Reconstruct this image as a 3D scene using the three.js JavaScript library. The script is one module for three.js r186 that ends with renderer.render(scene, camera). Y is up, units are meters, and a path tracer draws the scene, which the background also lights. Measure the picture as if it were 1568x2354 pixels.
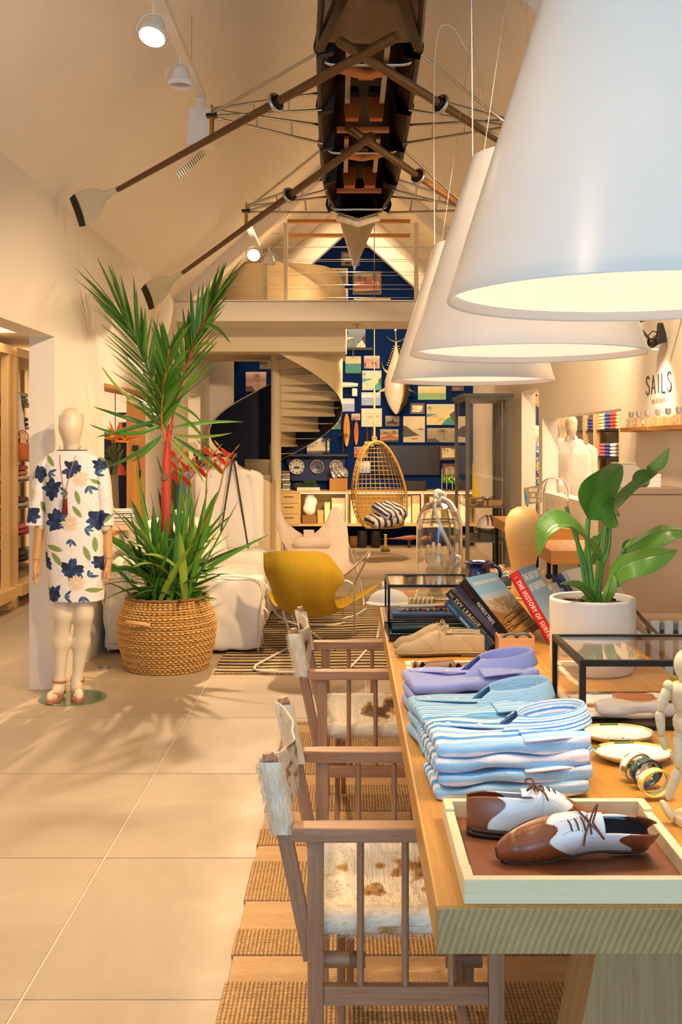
import * as THREE from 'three';
import { RoundedBoxGeometry } from 'three/addons/geometries/RoundedBoxGeometry.js';
import { mergeGeometries, mergeVertices, toCreasedNormals } from 'three/addons/utils/BufferGeometryUtils.js';
import { MarchingCubes } from 'three/addons/objects/MarchingCubes.js';
import { FontLoader } from 'three/addons/loaders/FontLoader.js';
import { TextGeometry } from 'three/addons/geometries/TextGeometry.js';
import { RectAreaLightUniformsLib } from 'three/addons/lights/RectAreaLightUniformsLib.js';

// ---------------------------------------------------------------- camera, sky, exposure
const FOCAL = 2470, EYE = 1.52;
const scene = new THREE.Scene();
const camera = new THREE.PerspectiveCamera(2 * Math.atan(1177 / FOCAL) * 180 / Math.PI, 1568 / 2354, 0.05, 60);
camera.position.set(0, EYE, 0);
camera.lookAt(0, EYE, -10);
camera.setViewOffset(1568, 2354, -18, 160, 1568, 2354);   // shift lens: verticals stay upright
camera.updateProjectionMatrix();
const renderer = new THREE.WebGLRenderer({ antialias: true });
renderer.toneMapping = THREE.LinearToneMapping;
renderer.toneMappingExposure = 1.1;
renderer.shadowMap.enabled = true;
RectAreaLightUniformsLib.init();
scene.background = new THREE.Color().setRGB(2.0, 3.6, 5.6);       // overcast daylight in the street outside the shop front

const WARM = new THREE.Color().setRGB(1, 0.69, 0.41), WARMW = new THREE.Color().setRGB(1, 0.77, 0.54);
function spot(x, y, z, tx, ty, tz, cd, angle = 0.6, pen = 0.6, color = WARM, size = 2.5) {
  const l = new THREE.SpotLight(color, cd, 0, angle, pen, 2);
  l.position.set(x, y, z); l.target.position.set(tx, ty, tz); l.castShadow = true; l.shadow.radius = size;
  l.shadow.mapSize.set(1024, 1024); scene.add(l, l.target); return l;
}
function rectLight(w, h, x, y, z, tx, ty, tz, nits, color = WARM) {
  const l = new THREE.RectAreaLight(color, nits, w, h); l.position.set(x, y, z); l.lookAt(tx, ty, tz); scene.add(l); return l;
}
function point(x, y, z, cd, color = WARM, size = 2) {
  const l = new THREE.PointLight(color, cd, 0, 2); l.position.set(x, y, z); l.castShadow = true; l.shadow.radius = size; scene.add(l); return l;
}

// ---------------------------------------------------------------- helpers
const V = (x, y, z) => new THREE.Vector3(x, y, z);
const at = (px, py, d) => V((px - 802) * d / FOCAL, EYE - (py - 1017) * d / FOCAL, -d);      // a point of the place from its bearing and distance
const lerp = (a, b, t) => a + (b - a) * t, clamp = (x, a = 0, b = 1) => Math.min(b, Math.max(a, x));
const sm = (a, b, x) => { const t = clamp((x - a) / (b - a)); return t * t * (3 - 2 * t); };
let seed = 7;
const rnd = () => { seed = (seed + 0x6d2b79f5) | 0; let t = Math.imul(seed ^ (seed >>> 15), 1 | seed); t = (t + Math.imul(t ^ (t >>> 7), 61 | t)) ^ t; return ((t ^ (t >>> 14)) >>> 0) / 4294967296; };
const rr = (a, b) => a + (b - a) * rnd();
const hash = (x, y) => { let h = Math.imul(x | 0, 374761393) + Math.imul(y | 0, 668265263); h = Math.imul(h ^ (h >>> 13), 1274126177); return ((h ^ (h >>> 16)) >>> 0) / 4294967296; };
function vnoise(x, y, px = 1e6, py = 1e6) {
  const xi = Math.floor(x), yi = Math.floor(y), fx = x - xi, fy = y - yi, u = fx * fx * (3 - 2 * fx), v = fy * fy * (3 - 2 * fy);
  const m = (a, p) => ((a % p) + p) % p, h = (i, j) => hash(m(i, px), m(j, py));
  return lerp(lerp(h(xi, yi), h(xi + 1, yi), u), lerp(h(xi, yi + 1), h(xi + 1, yi + 1), u), v);
}
const fbm = (x, y, px, py, o = 4) => { let s = 0, a = 0.5, n = 0; for (let i = 0; i < o; i++) { s += a * vnoise(x, y, px, py); n += a; x *= 2; y *= 2; px *= 2; py *= 2; a *= 0.5; } return s / n; };
const names = {};
const numbered = (n) => { const k = names[n] = (names[n] ?? -1) + 1; return k ? n + '_' + String(k).padStart(3, '0') : n; };
function shadowed(o) { o.castShadow = o.receiveShadow = true; return o; }
function part(parent, name, geo, mat, pos, rot) {
  const m = shadowed(new THREE.Mesh(geo, mat)); m.name = name;
  if (pos) m.position.set(...(pos.isVector3 ? [pos.x, pos.y, pos.z] : pos));
  if (rot) m.rotation.set(...rot);
  parent.add(m); return m;
}
function tag(o, label, category, group) { o.userData.label = label; o.userData.category = category; if (group) o.userData.group = group; return o; }
function thing(name, label, category, pos = [0, 0, 0], ry = 0, group) {
  const g = new THREE.Group(); g.name = numbered(name); g.position.set(...(pos.isVector3 ? [pos.x, pos.y, pos.z] : pos)); g.rotation.y = ry; scene.add(g);
  return tag(g, label, category, group);
}
function solo(name, geo, mat, label, category, group, pos, rot) { const m = part(scene, numbered(name), geo, mat, pos, rot); return tag(m, label, category, group); }
function struct(name, geo, mat, pos, rot) { const m = part(scene, name, geo, mat, pos, rot); m.userData.kind = 'structure'; return m; }
function copyOf(o, label, pos, ry = 0, group) { const c = o.clone(); c.name = numbered(o.name.replace(/_\d{3}$/, '')); c.userData = { ...o.userData, label }; if (group) c.userData.group = group; c.position.set(...pos); c.rotation.y = ry; scene.add(c); return c; }

// uv in metres by dominant face direction; the grain runs along `axis`
function uvBox(g, axis = 'x', off = true) {
  const p = g.attributes.position, n = g.attributes.normal, uv = new Float32Array(p.count * 2), o1 = off ? rnd() * 3 : 0, o2 = off ? rnd() * 3 : 0;
  const A = 'xyz'.indexOf(axis);
  for (let i = 0; i < p.count; i++) {
    const q = [p.getX(i), p.getY(i), p.getZ(i)], m = [Math.abs(n.getX(i)), Math.abs(n.getY(i)), Math.abs(n.getZ(i))];
    const k = m[0] > m[1] && m[0] > m[2] ? 0 : m[1] > m[2] ? 1 : 2; let u, v;
    if (k === A) { u = q[(A + 1) % 3]; v = q[(A + 2) % 3]; } else { u = q[A]; v = q[3 - A - k]; }
    uv[2 * i] = u + o1; uv[2 * i + 1] = v + o2;
  }
  g.setAttribute('uv', new THREE.BufferAttribute(uv, 2)); return g;
}
const box = (w, h, d, x = 0, y = 0, z = 0, axis = 'x', r = 0) => uvBox((r ? new RoundedBoxGeometry(w, h, d, 2, Math.min(r, w / 2.01, h / 2.01, d / 2.01)) : new THREE.BoxGeometry(w, h, d)).translate(x, y, z), axis);
const bmm = (x0, x1, y0, y1, z0, z1, axis = 'x', r = 0) => box(x1 - x0, y1 - y0, z1 - z0, (x0 + x1) / 2, (y0 + y1) / 2, (z0 + z1) / 2, axis, r);
const YUP = V(0, 1, 0);
function rod(a, b, r, r2 = r, seg = 10) {
  const d = b.clone().sub(a), L = d.length(), g = new THREE.CylinderGeometry(r2, r, L, seg, 1);
  const uv = g.attributes.uv; for (let i = 0; i < uv.count; i++) uv.setXY(i, uv.getY(i) * L, uv.getX(i) * 6.28 * r);
  g.applyQuaternion(new THREE.Quaternion().setFromUnitVectors(YUP, d.normalize())); return g.translate((a.x + b.x) / 2, (a.y + b.y) / 2, (a.z + b.z) / 2);
}
// a squared bar from a to b: width w (across side vector), thickness t
function bar(a, b, w, t, side = V(0, 0, 1), r = 0) {
  const d = b.clone().sub(a), L = d.length(), g = box(L, w, t, 0, 0, 0, 'x', r), X = d.normalize(), Z = side.clone().addScaledVector(X, -side.dot(X)).normalize(), Y = Z.clone().cross(X);
  return g.applyMatrix4(new THREE.Matrix4().makeBasis(X, Y, Z)).translate((a.x + b.x) / 2, (a.y + b.y) / 2, (a.z + b.z) / 2);
}
const curve = (pts, closed = false, t = 0.5) => new THREE.CatmullRomCurve3(pts.map((p) => p.isVector3 ? p : V(...p)), closed, 'catmullrom', t);
const tube = (pts, r, n = 40, seg = 8, closed = false) => new THREE.TubeGeometry(curve(pts, closed), n, r, seg, closed);
const lathe = (pts, seg = 40) => new THREE.LatheGeometry(pts.map(([x, y]) => new THREE.Vector2(x, y)), seg);
function shapeOf(pts) { const s = new THREE.Shape(); pts.forEach(([x, y], i) => i ? s.lineTo(x, y) : s.moveTo(x, y)); s.closePath(); return s; }
const extr = (shape, depth, bevel = 0, seg = 8) => new THREE.ExtrudeGeometry(Array.isArray(shape) ? shapeOf(shape) : shape, { depth, bevelEnabled: bevel > 0, bevelSize: bevel, bevelThickness: bevel, bevelSegments: 2, bevelOffset: -bevel, curveSegments: seg });
// surface through rings of points; closed around, capped at the ends
function loft(rings, { closed = true, caps = true, uvs = [1, 1] } = {}) {
  const n = rings.length, m = rings[0].length, pos = [], uv = [], idx = [], M = closed ? m + 1 : m;
  for (let i = 0; i < n; i++) for (let j = 0; j < M; j++) { const p = rings[i][j % m]; pos.push(p.x ?? p[0], p.y ?? p[1], p.z ?? p[2]); uv.push(j / (M - 1) * uvs[0], i / (n - 1) * uvs[1]); }
  for (let i = 0; i < n - 1; i++) for (let j = 0; j < M - 1; j++) { const a = i * M + j, b = a + 1, c = a + M, d = c + 1; idx.push(a, b, d, a, d, c); }
  if (caps && closed) for (const i of [0, n - 1]) {
    const c = V(0, 0, 0); for (const p of rings[i]) c.add(p.isVector3 ? p : V(...p)); c.divideScalar(m);
    const k = pos.length / 3; pos.push(c.x, c.y, c.z); uv.push(0.5, i ? 1 : 0);
    for (let j = 0; j < m; j++) { const p = rings[i][j]; pos.push(p.x ?? p[0], p.y ?? p[1], p.z ?? p[2]); uv.push(j / m, i ? 1 : 0); }
    for (let j = 0; j < m; j++) i ? idx.push(k, k + 1 + j, k + 1 + (j + 1) % m) : idx.push(k, k + 1 + (j + 1) % m, k + 1 + j);
  }
  const g = new THREE.BufferGeometry(); g.setAttribute('position', new THREE.Float32BufferAttribute(pos, 3)); g.setAttribute('uv', new THREE.Float32BufferAttribute(uv, 2)); g.setIndex(idx); g.computeVertexNormals();
  if (closed) { const N = g.attributes.normal; for (let i = 0; i < n; i++) { const a = i * M, b = a + M - 1, v = V(N.getX(a) + N.getX(b), N.getY(a) + N.getY(b), N.getZ(a) + N.getZ(b)).normalize(); N.setXYZ(a, v.x, v.y, v.z); N.setXYZ(b, v.x, v.y, v.z); } }
  return g;
}
// cloth or leaf: fn(u,v) -> Vector3, given thickness
function sheet(nu, nv, fn, th = 0.004, uvs = [1, 1]) {
  const P = [], N = [];
  for (let i = 0; i <= nu; i++) for (let j = 0; j <= nv; j++) P.push(fn(i / nu, j / nv));
  const id = (i, j) => i * (nv + 1) + j;
  for (let i = 0; i <= nu; i++) for (let j = 0; j <= nv; j++) {
    const a = P[id(Math.min(i + 1, nu), j)].clone().sub(P[id(Math.max(i - 1, 0), j)]), b = P[id(i, Math.min(j + 1, nv))].clone().sub(P[id(i, Math.max(j - 1, 0))]);
    const q = a.cross(b); N.push(q.lengthSq() > 1e-16 ? q.normalize() : V(0, 1, 0));
  }
  const pos = [], uv = [], idx = [], K = P.length;
  for (const s of [0.5, -0.5]) P.forEach((p, k) => { const q = p.clone().addScaledVector(N[k], s * th); pos.push(q.x, q.y, q.z); uv.push(Math.floor(k / (nv + 1)) / nu * uvs[0], (k % (nv + 1)) / nv * uvs[1]); });
  for (let i = 0; i < nu; i++) for (let j = 0; j < nv; j++) { const a = id(i, j), b = id(i + 1, j), c = id(i + 1, j + 1), d = id(i, j + 1); idx.push(a, b, c, a, c, d, K + a, K + c, K + b, K + a, K + d, K + c); }
  const edge = []; for (let i = 0; i < nu; i++) edge.push([id(i + 1, 0), id(i, 0)], [id(i, nv), id(i + 1, nv)]); for (let j = 0; j < nv; j++) edge.push([id(0, j), id(0, j + 1)], [id(nu, j + 1), id(nu, j)]);
  for (const [a, b] of edge) idx.push(a, b, K + b, a, K + b, K + a);
  const g = new THREE.BufferGeometry(); g.setAttribute('position', new THREE.Float32BufferAttribute(pos, 3)); g.setAttribute('uv', new THREE.Float32BufferAttribute(uv, 2)); g.setIndex(idx); g.computeVertexNormals(); return g;
}
const merge = (list) => mergeGeometries(list.map((g) => { const h = g.index ? g.toNonIndexed() : g; for (const k of Object.keys(h.attributes)) if (!['position', 'normal', 'uv'].includes(k)) h.deleteAttribute(k); return h; }));
const place = (g, x, y, z, ry = 0) => (ry ? g.rotateY(ry) : g).translate(x, y, z);
// body of tapered capsules [ax,ay,az,ra, bx,by,bz,rb] joined by a smooth minimum
function blend(bones, { cell = 0.012, k = 0.03, extra } = {}) {
  const lo = V(9, 9, 9), hi = V(-9, -9, -9);
  for (const b of bones) for (const o of [0, 4]) { const r = b[o + 3]; lo.min(V(b[o] - r, b[o + 1] - r, b[o + 2] - r)); hi.max(V(b[o] + r, b[o + 1] + r, b[o + 2] + r)); }
  lo.subScalar(k + cell * 2); hi.addScalar(k + cell * 2);
  const S = Math.max(hi.x - lo.x, hi.y - lo.y, hi.z - lo.z), res = Math.ceil(S / cell) + 4, mc = new MarchingCubes(res, new THREE.MeshBasicMaterial(), false, false, 400000);
  mc.isolation = 0; const c = lo.clone().add(hi).multiplyScalar(0.5), half = S / 2 * res / (res - 4);
  mc.field.fill(-1);
  const ix = (v, a) => Math.round(((v - c[a]) / half + 1) / 2 * res);
  for (let z = Math.max(1, ix(lo.z, 'z')); z < Math.min(res - 1, ix(hi.z, 'z')); z++) for (let y = Math.max(1, ix(lo.y, 'y')); y < Math.min(res - 1, ix(hi.y, 'y')); y++) for (let x = Math.max(1, ix(lo.x, 'x')); x < Math.min(res - 1, ix(hi.x, 'x')); x++) {
    const px = (x / res * 2 - 1) * half + c.x, py = (y / res * 2 - 1) * half + c.y, pz = (z / res * 2 - 1) * half + c.z; let s = 9;
    for (const b of bones) {
      const dx = b[4] - b[0], dy = b[5] - b[1], dz = b[6] - b[2], L = dx * dx + dy * dy + dz * dz, t = L ? clamp(((px - b[0]) * dx + (py - b[1]) * dy + (pz - b[2]) * dz) / L) : 0;
      const sc = b[8] ?? 1, ex = px - b[0] - t * dx, ey = py - b[1] - t * dy, ez = (pz - b[2] - t * dz) * sc;
      const d = Math.sqrt(ex * ex + ey * ey + ez * ez) - lerp(b[3], b[7], t), h = Math.max(k - Math.abs(s - d), 0) / k;
      s = Math.min(s, d) - h * h * k * 0.25;
    }
    if (extra) s = extra(px, py, pz, s);
    mc.field[x + y * res + z * res * res] = -s;
  }
  mc.update();
  const n = mc.count, pos = mc.positionArray.slice(0, n * 3); const g = new THREE.BufferGeometry();
  for (let i = 0; i < pos.length; i += 3) { pos[i] = pos[i] * half + c.x; pos[i + 1] = pos[i + 1] * half + c.y; pos[i + 2] = pos[i + 2] * half + c.z; }
  g.setAttribute('position', new THREE.BufferAttribute(pos, 3));
  const w = mergeVertices(g, 1e-5); w.computeVertexNormals();
  const uv = new Float32Array(w.attributes.position.count * 2); for (let i = 0; i < uv.length / 2; i++) { uv[2 * i] = w.attributes.position.getX(i); uv[2 * i + 1] = w.attributes.position.getY(i); }
  w.setAttribute('uv', new THREE.BufferAttribute(uv, 2)); return w;
}

// ---------------------------------------------------------------- textures
function dtex(w, h, fn, size = 1, size2 = size, srgb = true) {
  const a = new Uint8Array(w * h * 4);
  for (let y = 0; y < h; y++) for (let x = 0; x < w; x++) { const c = fn(x / w, y / h), i = (y * w + x) * 4, q = Array.isArray(c) ? c : [c, c, c]; for (let k = 0; k < 3; k++) a[i + k] = clamp(q[k]) * 255; a[i + 3] = 255; }
  const t = new THREE.DataTexture(a, w, h); t.wrapS = t.wrapT = THREE.RepeatWrapping; t.magFilter = THREE.LinearFilter; t.minFilter = THREE.LinearMipmapLinearFilter; t.generateMipmaps = true;
  if (srgb) t.colorSpace = THREE.SRGBColorSpace; t.repeat.set(1 / size, 1 / size2); t.needsUpdate = true; return t;
}
function ctex(w, h, draw) {
  const c = document.createElement('canvas'); c.width = w; c.height = h; draw(c.getContext('2d'), w, h);
  const t = new THREE.CanvasTexture(c); t.colorSpace = THREE.SRGBColorSpace; t.wrapS = t.wrapT = THREE.RepeatWrapping; return t;
}
const rgb = (h) => [(h >> 16 & 255) / 255, (h >> 8 & 255) / 255, (h & 255) / 255];
const mixc = (a, b, t) => a.map((v, i) => lerp(v, b[i], t));
const mat = (color, roughness = 0.6, o = {}) => new THREE.MeshStandardMaterial({ color, roughness, metalness: 0, side: THREE.DoubleSide, ...o });
const phys = (color, roughness = 0.5, o = {}) => new THREE.MeshPhysicalMaterial({ color, roughness, side: THREE.DoubleSide, ...o });
function woodTex(a, b, rings = 14, streak = 60) {   // 1 m along u, 0.5 m along v
  return dtex(512, 512, (u, v) => {
    const w = fbm(u * 1, v * 4, 1, 4, 2), g = Math.sin((v * rings + w * 1.6) * 6.283) * 0.5 + 0.5, f = fbm(u * 8, v * streak * 2, 8, streak * 2, 3), p = vnoise(u * 24, v * 220, 24, 220);
    return mixc(rgb(a), rgb(b), clamp(g * 0.22 + f * 0.75 + (p > 0.8 ? 0.25 : 0) - 0.1));
  }, 1, 0.5);
}
const bumpFine = dtex(256, 256, (u, v) => fbm(u * 32, v * 32, 32, 32, 3), 0.35, 0.35, false);
const bumpPlaster = dtex(256, 256, (u, v) => fbm(u * 6, v * 6, 6, 6, 5), 1.2, 1.2, false);
const weaveBump = dtex(128, 128, (u, v) => { const a = Math.sin(u * 6.283 * 32), b = Math.sin(v * 6.283 * 32); return 0.5 + 0.25 * (a * b > 0 ? Math.abs(a) : Math.abs(b)) - 0.12 + 0.2 * vnoise(u * 64, v * 64, 64, 64); }, 0.06, 0.06, false);

const M = {};
M.wall = mat(0xefe6d6, 0.75, { bumpMap: bumpPlaster, bumpScale: 0.004 });
M.ceil = mat(0xf8f0e0, 0.8, { bumpMap: bumpPlaster, bumpScale: 0.004 });
M.white = mat(0xf0ece4, 0.5); M.cream = mat(0xe6d6b4, 0.55); M.navy = mat(0x0a1533, 0.65);
M.steel = mat(0xb9b6b0, 0.3, { metalness: 1 }); M.brass = mat(0xb98a3c, 0.3, { metalness: 1 }); M.black = mat(0x14130f, 0.45); M.blackMetal = mat(0x23221f, 0.35, { metalness: 0.6 });
M.glass = phys(0xffffff, 0.02, { transmission: 1, thickness: 0, ior: 1.45 });
M.glassGreen = phys(0xd8efe6, 0.02, { transmission: 1, thickness: 0, ior: 1.5 });
M.oak = mat(0xffffff, 0.42, { map: woodTex(0xcd9440, 0xb07a2a, 9, 60) });
M.oakEnd = mat(0xffffff, 0.6, { map: dtex(1024, 256, (u, v) => { const r = Math.hypot((u - 1.15) * 1.1, v * 0.25 + 0.35) + fbm(u * 5, v * 3, 5, 3, 3) * 0.012, f = Math.sin(r * 520) * 0.5 + 0.5, c = fbm(u * 3 + r * 9, v * 2, 1e6, 1e6, 3); return mixc(rgb(0xc4a676), rgb(0x87703f), clamp(f * 0.45 + c * 0.7 - 0.1 + 0.15 * vnoise(u * 300, v * 80))); }, 1, 0.25) });
M.pine = mat(0xffffff, 0.5, { map: woodTex(0xe9c48a, 0xdcb070, 10, 40) });
M.pale = mat(0xffffff, 0.55, { map: woodTex(0xeedfb8, 0xe2cf9f, 8, 50) });
M.chairWood = mat(0xffffff, 0.5, { map: woodTex(0xb58a68, 0x8d6546, 8, 70) });
M.honey = mat(0xffffff, 0.45, { map: woodTex(0xc98f4a, 0xa86d2c, 6, 40) });
M.grey = mat(0x57544b, 0.45); M.taupe = mat(0xf2e8e0, 0.55, { map: dtex(256, 256, (u, v) => { const n = fbm(u * 4, v * 4, 4, 4, 5); return mixc(rgb(0xb5a48f), rgb(0x9b8973), n); }, 1.4) });
M.offwhite = mat(0xeae4d6, 0.85, { bumpMap: weaveBump, bumpScale: 0.0006 });
M.emitWarm = new THREE.MeshStandardMaterial({ color: 0x000000, emissive: new THREE.Color().setRGB(1, 0.82, 0.58), emissiveIntensity: 2.2 });

// smooth surface through a grid of control points (rows of Vector3): fn(u along rows, v across)
function patch(rows) {
  const cr = (a, b, c, d, t) => V(0, 0, 0).addScaledVector(a, -0.5 * t * t * t + t * t - 0.5 * t).addScaledVector(b, 1.5 * t * t * t - 2.5 * t * t + 1).addScaledVector(c, -1.5 * t * t * t + 2 * t * t + 0.5 * t).addScaledVector(d, 0.5 * t * t * t - 0.5 * t * t);
  const line = (p, t) => { const n = p.length - 1, x = clamp(t) * n, i = Math.min(Math.floor(x), n - 1), f = x - i, e = (k) => k < 0 ? p[0].clone().multiplyScalar(2).sub(p[1]) : k > n ? p[n].clone().multiplyScalar(2).sub(p[n - 1]) : p[k]; return cr(e(i - 1), p[i], p[i + 1], e(i + 2), f); };
  return (u, v) => line(rows.map((r) => line(r, v)), u);
}
// ---------------------------------------------------------------- the room
const XL = -1.81, XR = 1.85, YE = 3.03, XC = 0.02, YR = 4.7, ZM = -11.2, ZB = -16, ZF = 3.2;
const sideWall = (holes, z0, z1, y1) => { const s = shapeOf([[z0, -0.02], [z1, -0.02], [z1, y1], [z0, y1]]); for (const [a, b, c, d] of holes) s.holes.push(new THREE.Path([[a, c], [b, c], [b, d], [a, d]].map((p) => new THREE.Vector2(...p)))); return s; };
// shapes are drawn in (z, y); turned so that the drawing's x runs along world z
const wallGeo = (s, x, t) => uvBox(extr(s, t).rotateY(-Math.PI / 2).translate(x + t, 0, 0), 'z');
struct('wall_left', wallGeo(sideWall([[-6.61, -4.3, -0.0199, 2.17], [-9.53, -7.95, 0.8, 1.96], [-13.1, -12.1, -0.0199, 2.09]], ZB, ZF, YE + 0.02), XL - 0.157, 0.157), M.wall);
struct('wall_right', wallGeo(sideWall([[-10.27, -7.3, 1.05, 1.75], [-11.5, -10.46, -0.0199, 2.06]], ZB, ZF, YE + 0.02), XR, 0.15), M.wall);
{ // roof slopes (two slabs), main hall and the part over the mezzanine
  const slab = (xa, ya, xb, yb, z0, z1, th = 0.12) => { const s = shapeOf([[xa, ya], [xb, yb], [xb, yb + th], [xa, ya + th]]); return uvBox(extr(s, z1 - z0).translate(0, 0, z0), 'z'); };
  const k = (YR - YE) / (XC - XL);
  const c = struct('ceiling', merge([slab(XL - 0.16, YE - 0.16 * k, XC, YR, ZM, ZF), slab(XC, YR, XR + 0.16, YE - 0.16 * k, ZM, ZF)]), M.ceil);
  const lo = 0.16;
  struct('ceiling_mezzanine', merge([slab(XL - 0.16, YE - 0.16 * k, XC, YR, ZB, ZM - 0.001), slab(XC, YR, XR + 0.16, YE - 0.16 * k, ZB, ZM - 0.001)]), M.ceil);
  // white rafters under the roof beyond the railing
  let n = 1;
  for (const [z, d, w] of [[-11.215, 0.13, 0.22], [-12.9, 0.16, 0.14], [-14.6, 0.2, 0.16], [-5.55, 0.09, 0.1]]) {
    const s = shapeOf([[XL, YE], [XC, YR], [XR, YE], [XR, YE - d * 1.3], [XC, YR - d * 1.36], [XL, YE - d * 1.3]]);
    if (z === -5.55) { struct('trim_' + n++, slab(XC + 0.45, YR - 0.45 * k - d, XR, YE - d, z - w, z, 0.09), M.wall); continue; }
    struct('trim_' + n++, uvBox(extr(s, w).translate(0, 0, z - w), 'z'), M.wall);
  }
  // back wall, deep blue, up into the gable
  M.blue = phys(0x052458, 0.85, { specularIntensity: 0.25, bumpMap: bumpPlaster, bumpScale: 0.002 });
  struct('wall_back', uvBox(extr([[XL - 0.16, 0], [XR + 0.15, 0], [XR + 0.15, YE - 0.14], [XC, YR], [XL - 0.16, YE - 0.14]], 0.15).translate(0, 0, ZB - 0.15), 'x'), M.blue);
  // shop front behind the camera: piers, gable and a wide glazed opening
  const fs = shapeOf([[XL - 0.16, 0], [XR + 0.15, 0], [XR + 0.15, YE - 0.14], [XC, YR], [XL - 0.16, YE - 0.14]]);
  fs.holes.push(new THREE.Path([[-1.65, 0.15], [1.7, 0.15], [1.7, 2.9], [-1.65, 2.9]].map((p) => new THREE.Vector2(...p))));
  struct('wall_front', uvBox(extr(fs, 0.15).translate(0, 0, ZF), 'x'), M.wall);
  const w = struct('window_1', merge([bmm(-1.65, 1.7, 0.15, 0.2, ZF + 0.04, ZF + 0.1), bmm(-1.65, 1.7, 2.85, 2.9, ZF + 0.04, ZF + 0.1), bmm(-1.65, -1.6, 0.2, 2.85, ZF + 0.04, ZF + 0.1, 'y'), bmm(1.65, 1.7, 0.2, 2.85, ZF + 0.04, ZF + 0.1, 'y'), bmm(0, 0.05, 0.2, 2.85, ZF + 0.04, ZF + 0.1, 'y')]), M.blackMetal);
  part(w, 'pane', new THREE.BoxGeometry(1.6, 2.65, 0.006).translate(-0.8, 1.525, ZF + 0.07), M.glass);
  part(w, 'pane', new THREE.BoxGeometry(1.6, 2.65, 0.006).translate(0.85, 1.525, ZF + 0.07), M.glass);
}
// floor: metre tiles with pale joints
{
  const grout = mat(0xe6d8c0, 0.8), slab = struct('floor', bmm(-6, 5.2, -0.3, -0.003, ZB - 0.15, ZF + 0.15), grout);
  const cols = [[0xb7a48a, 0xa8957b], [0xb4a186, 0xa59276], [0xbaa78d, 0xab987d]];
  const mats = cols.map(([a, b], k) => mat(0xffffff, 0.66, { map: dtex(256, 256, (u, v) => mixc(rgb(a), rgb(b), clamp(fbm(u * 2 + k * 7, v * 6, 2, 6, 4) * 1.5 - 0.3 + 0.12 * vnoise(u * 90, v * 90, 90, 90))), 1), roughnessMap: dtex(128, 128, (u, v) => 0.75 + 0.25 * fbm(u * 5, v * 5, 5, 5, 3), 1, 1, false) }));
  const g = uvBox(new RoundedBoxGeometry(0.994, 0.02, 0.994, 1, 0.002), 'x', false);
  for (let i = 0; i < 20; i++) for (let j = 0; j < 11; j++) {
    const x = -5.395 + j, z = 3.07 - 0.5 - i; if (x > 4.7) continue;
    part(slab, 'tile', g, mats[Math.floor(hash(i, j) * 3)], [x, -0.01, z], [0, Math.floor(hash(j, i) * 4) * Math.PI / 2, 0]);
  }
}
// mezzanine bridge: beam, soffit, lower fascia
struct('mezzanine_slab', merge([bmm(XL, XR, 2.785, 2.99, -12.0, ZM), bmm(XL, XR, 2.985, 3.005, -12.0, ZM - 0.0)]), M.wall);
struct('fascia', merge([bmm(XL, -0.035, 2.535, 2.785, -12.35, -12.0)]), M.cream);
{ // side rooms
  const k = 'structure';
  struct('wall_shop_room_left', merge([bmm(-5.6, -5.5, 0, 2.6, -14, -3), bmm(-5.5, XL - 0.157, 0, 2.6, -14.1, -14), bmm(-5.5, XL - 0.157, 0, 2.6, -3.1, -3)]), M.wall);
  struct('ceiling_room_left', bmm(-5.6, XL - 0.157, 2.5, 2.6, -14.1, -3), M.white);
  struct('wall_shop_room_right', merge([bmm(4.5, 4.6, 0, 2.7, -15, -5), bmm(XR + 0.15, 4.5, 0, 2.7, -15.1, -15), bmm(XR + 0.15, 4.5, 0, 2.7, -5.1, -5)]), M.wall);
  struct('ceiling_room_right', bmm(XR + 0.15, 4.6, 2.6, 2.7, -15.1, -5), M.white);
  // timber lining of the left wall opening
  const z0 = -9.53, z1 = -7.95;
  struct('trim_window_lining', merge([bmm(XL - 0.156, XL + 0.004, 0.8, 1.96, z0 + 0.001, z0 + 0.03, 'y'), bmm(XL - 0.156, XL + 0.004, 1.93, 1.959, z0 + 0.03, z1 - 0.001, 'z'), bmm(XL - 0.156, XL + 0.004, 0.801, 0.83, z0 + 0.03, z1 - 0.001, 'z')]), M.honey);
  rectLight(2.2, 2.6, -3.6, 2.49, -8.2, -3.6, 0, -8.2, 5, WARMW);  // area lights of the added ceiling panels, brightening both side rooms
  rectLight(1.8, 3.4, 3.2, 2.59, -9.5, 3.2, 0, -9.5, 3, WARMW);
  rectLight(1.6, 2.0, -3.4, 2.49, -12.4, -3.4, 0, -12.4, 4, WARMW);
  rectLight(1.0, 2.2, 2.45, 2.59, -12.6, 2.45, 0, -12.6, 6, WARMW);
  for (const [x, z, w, d, nm, lb] of [[2.45, -12.6, 1.0, 2.2, 'added_ceiling_panel', 'added ceiling panel brightening the back of the right side room'], [-3.6, -8.2, 2.2, 2.6, 'added_ceiling_panel', 'added ceiling panel lighting the left side room'], [3.2, -9.5, 1.8, 3.4, 'added_ceiling_panel', 'added ceiling panel lighting the right side room'], [-3.4, -12.4, 1.6, 2.0, 'added_ceiling_panel', 'added ceiling panel lighting the far end of the left side room']])  // panels added to light the side rooms
    tag(solo(nm, bmm(-w / 2, w / 2, 0, 0.008, -d / 2, d / 2), new THREE.MeshStandardMaterial({ color: 0xffffff, emissive: WARMW, emissiveIntensity: 0.9 }), lb, 'ceiling light'), lb, 'ceiling light').position.set(x, x < 0 ? 2.491 : 2.591, z);
}
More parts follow.
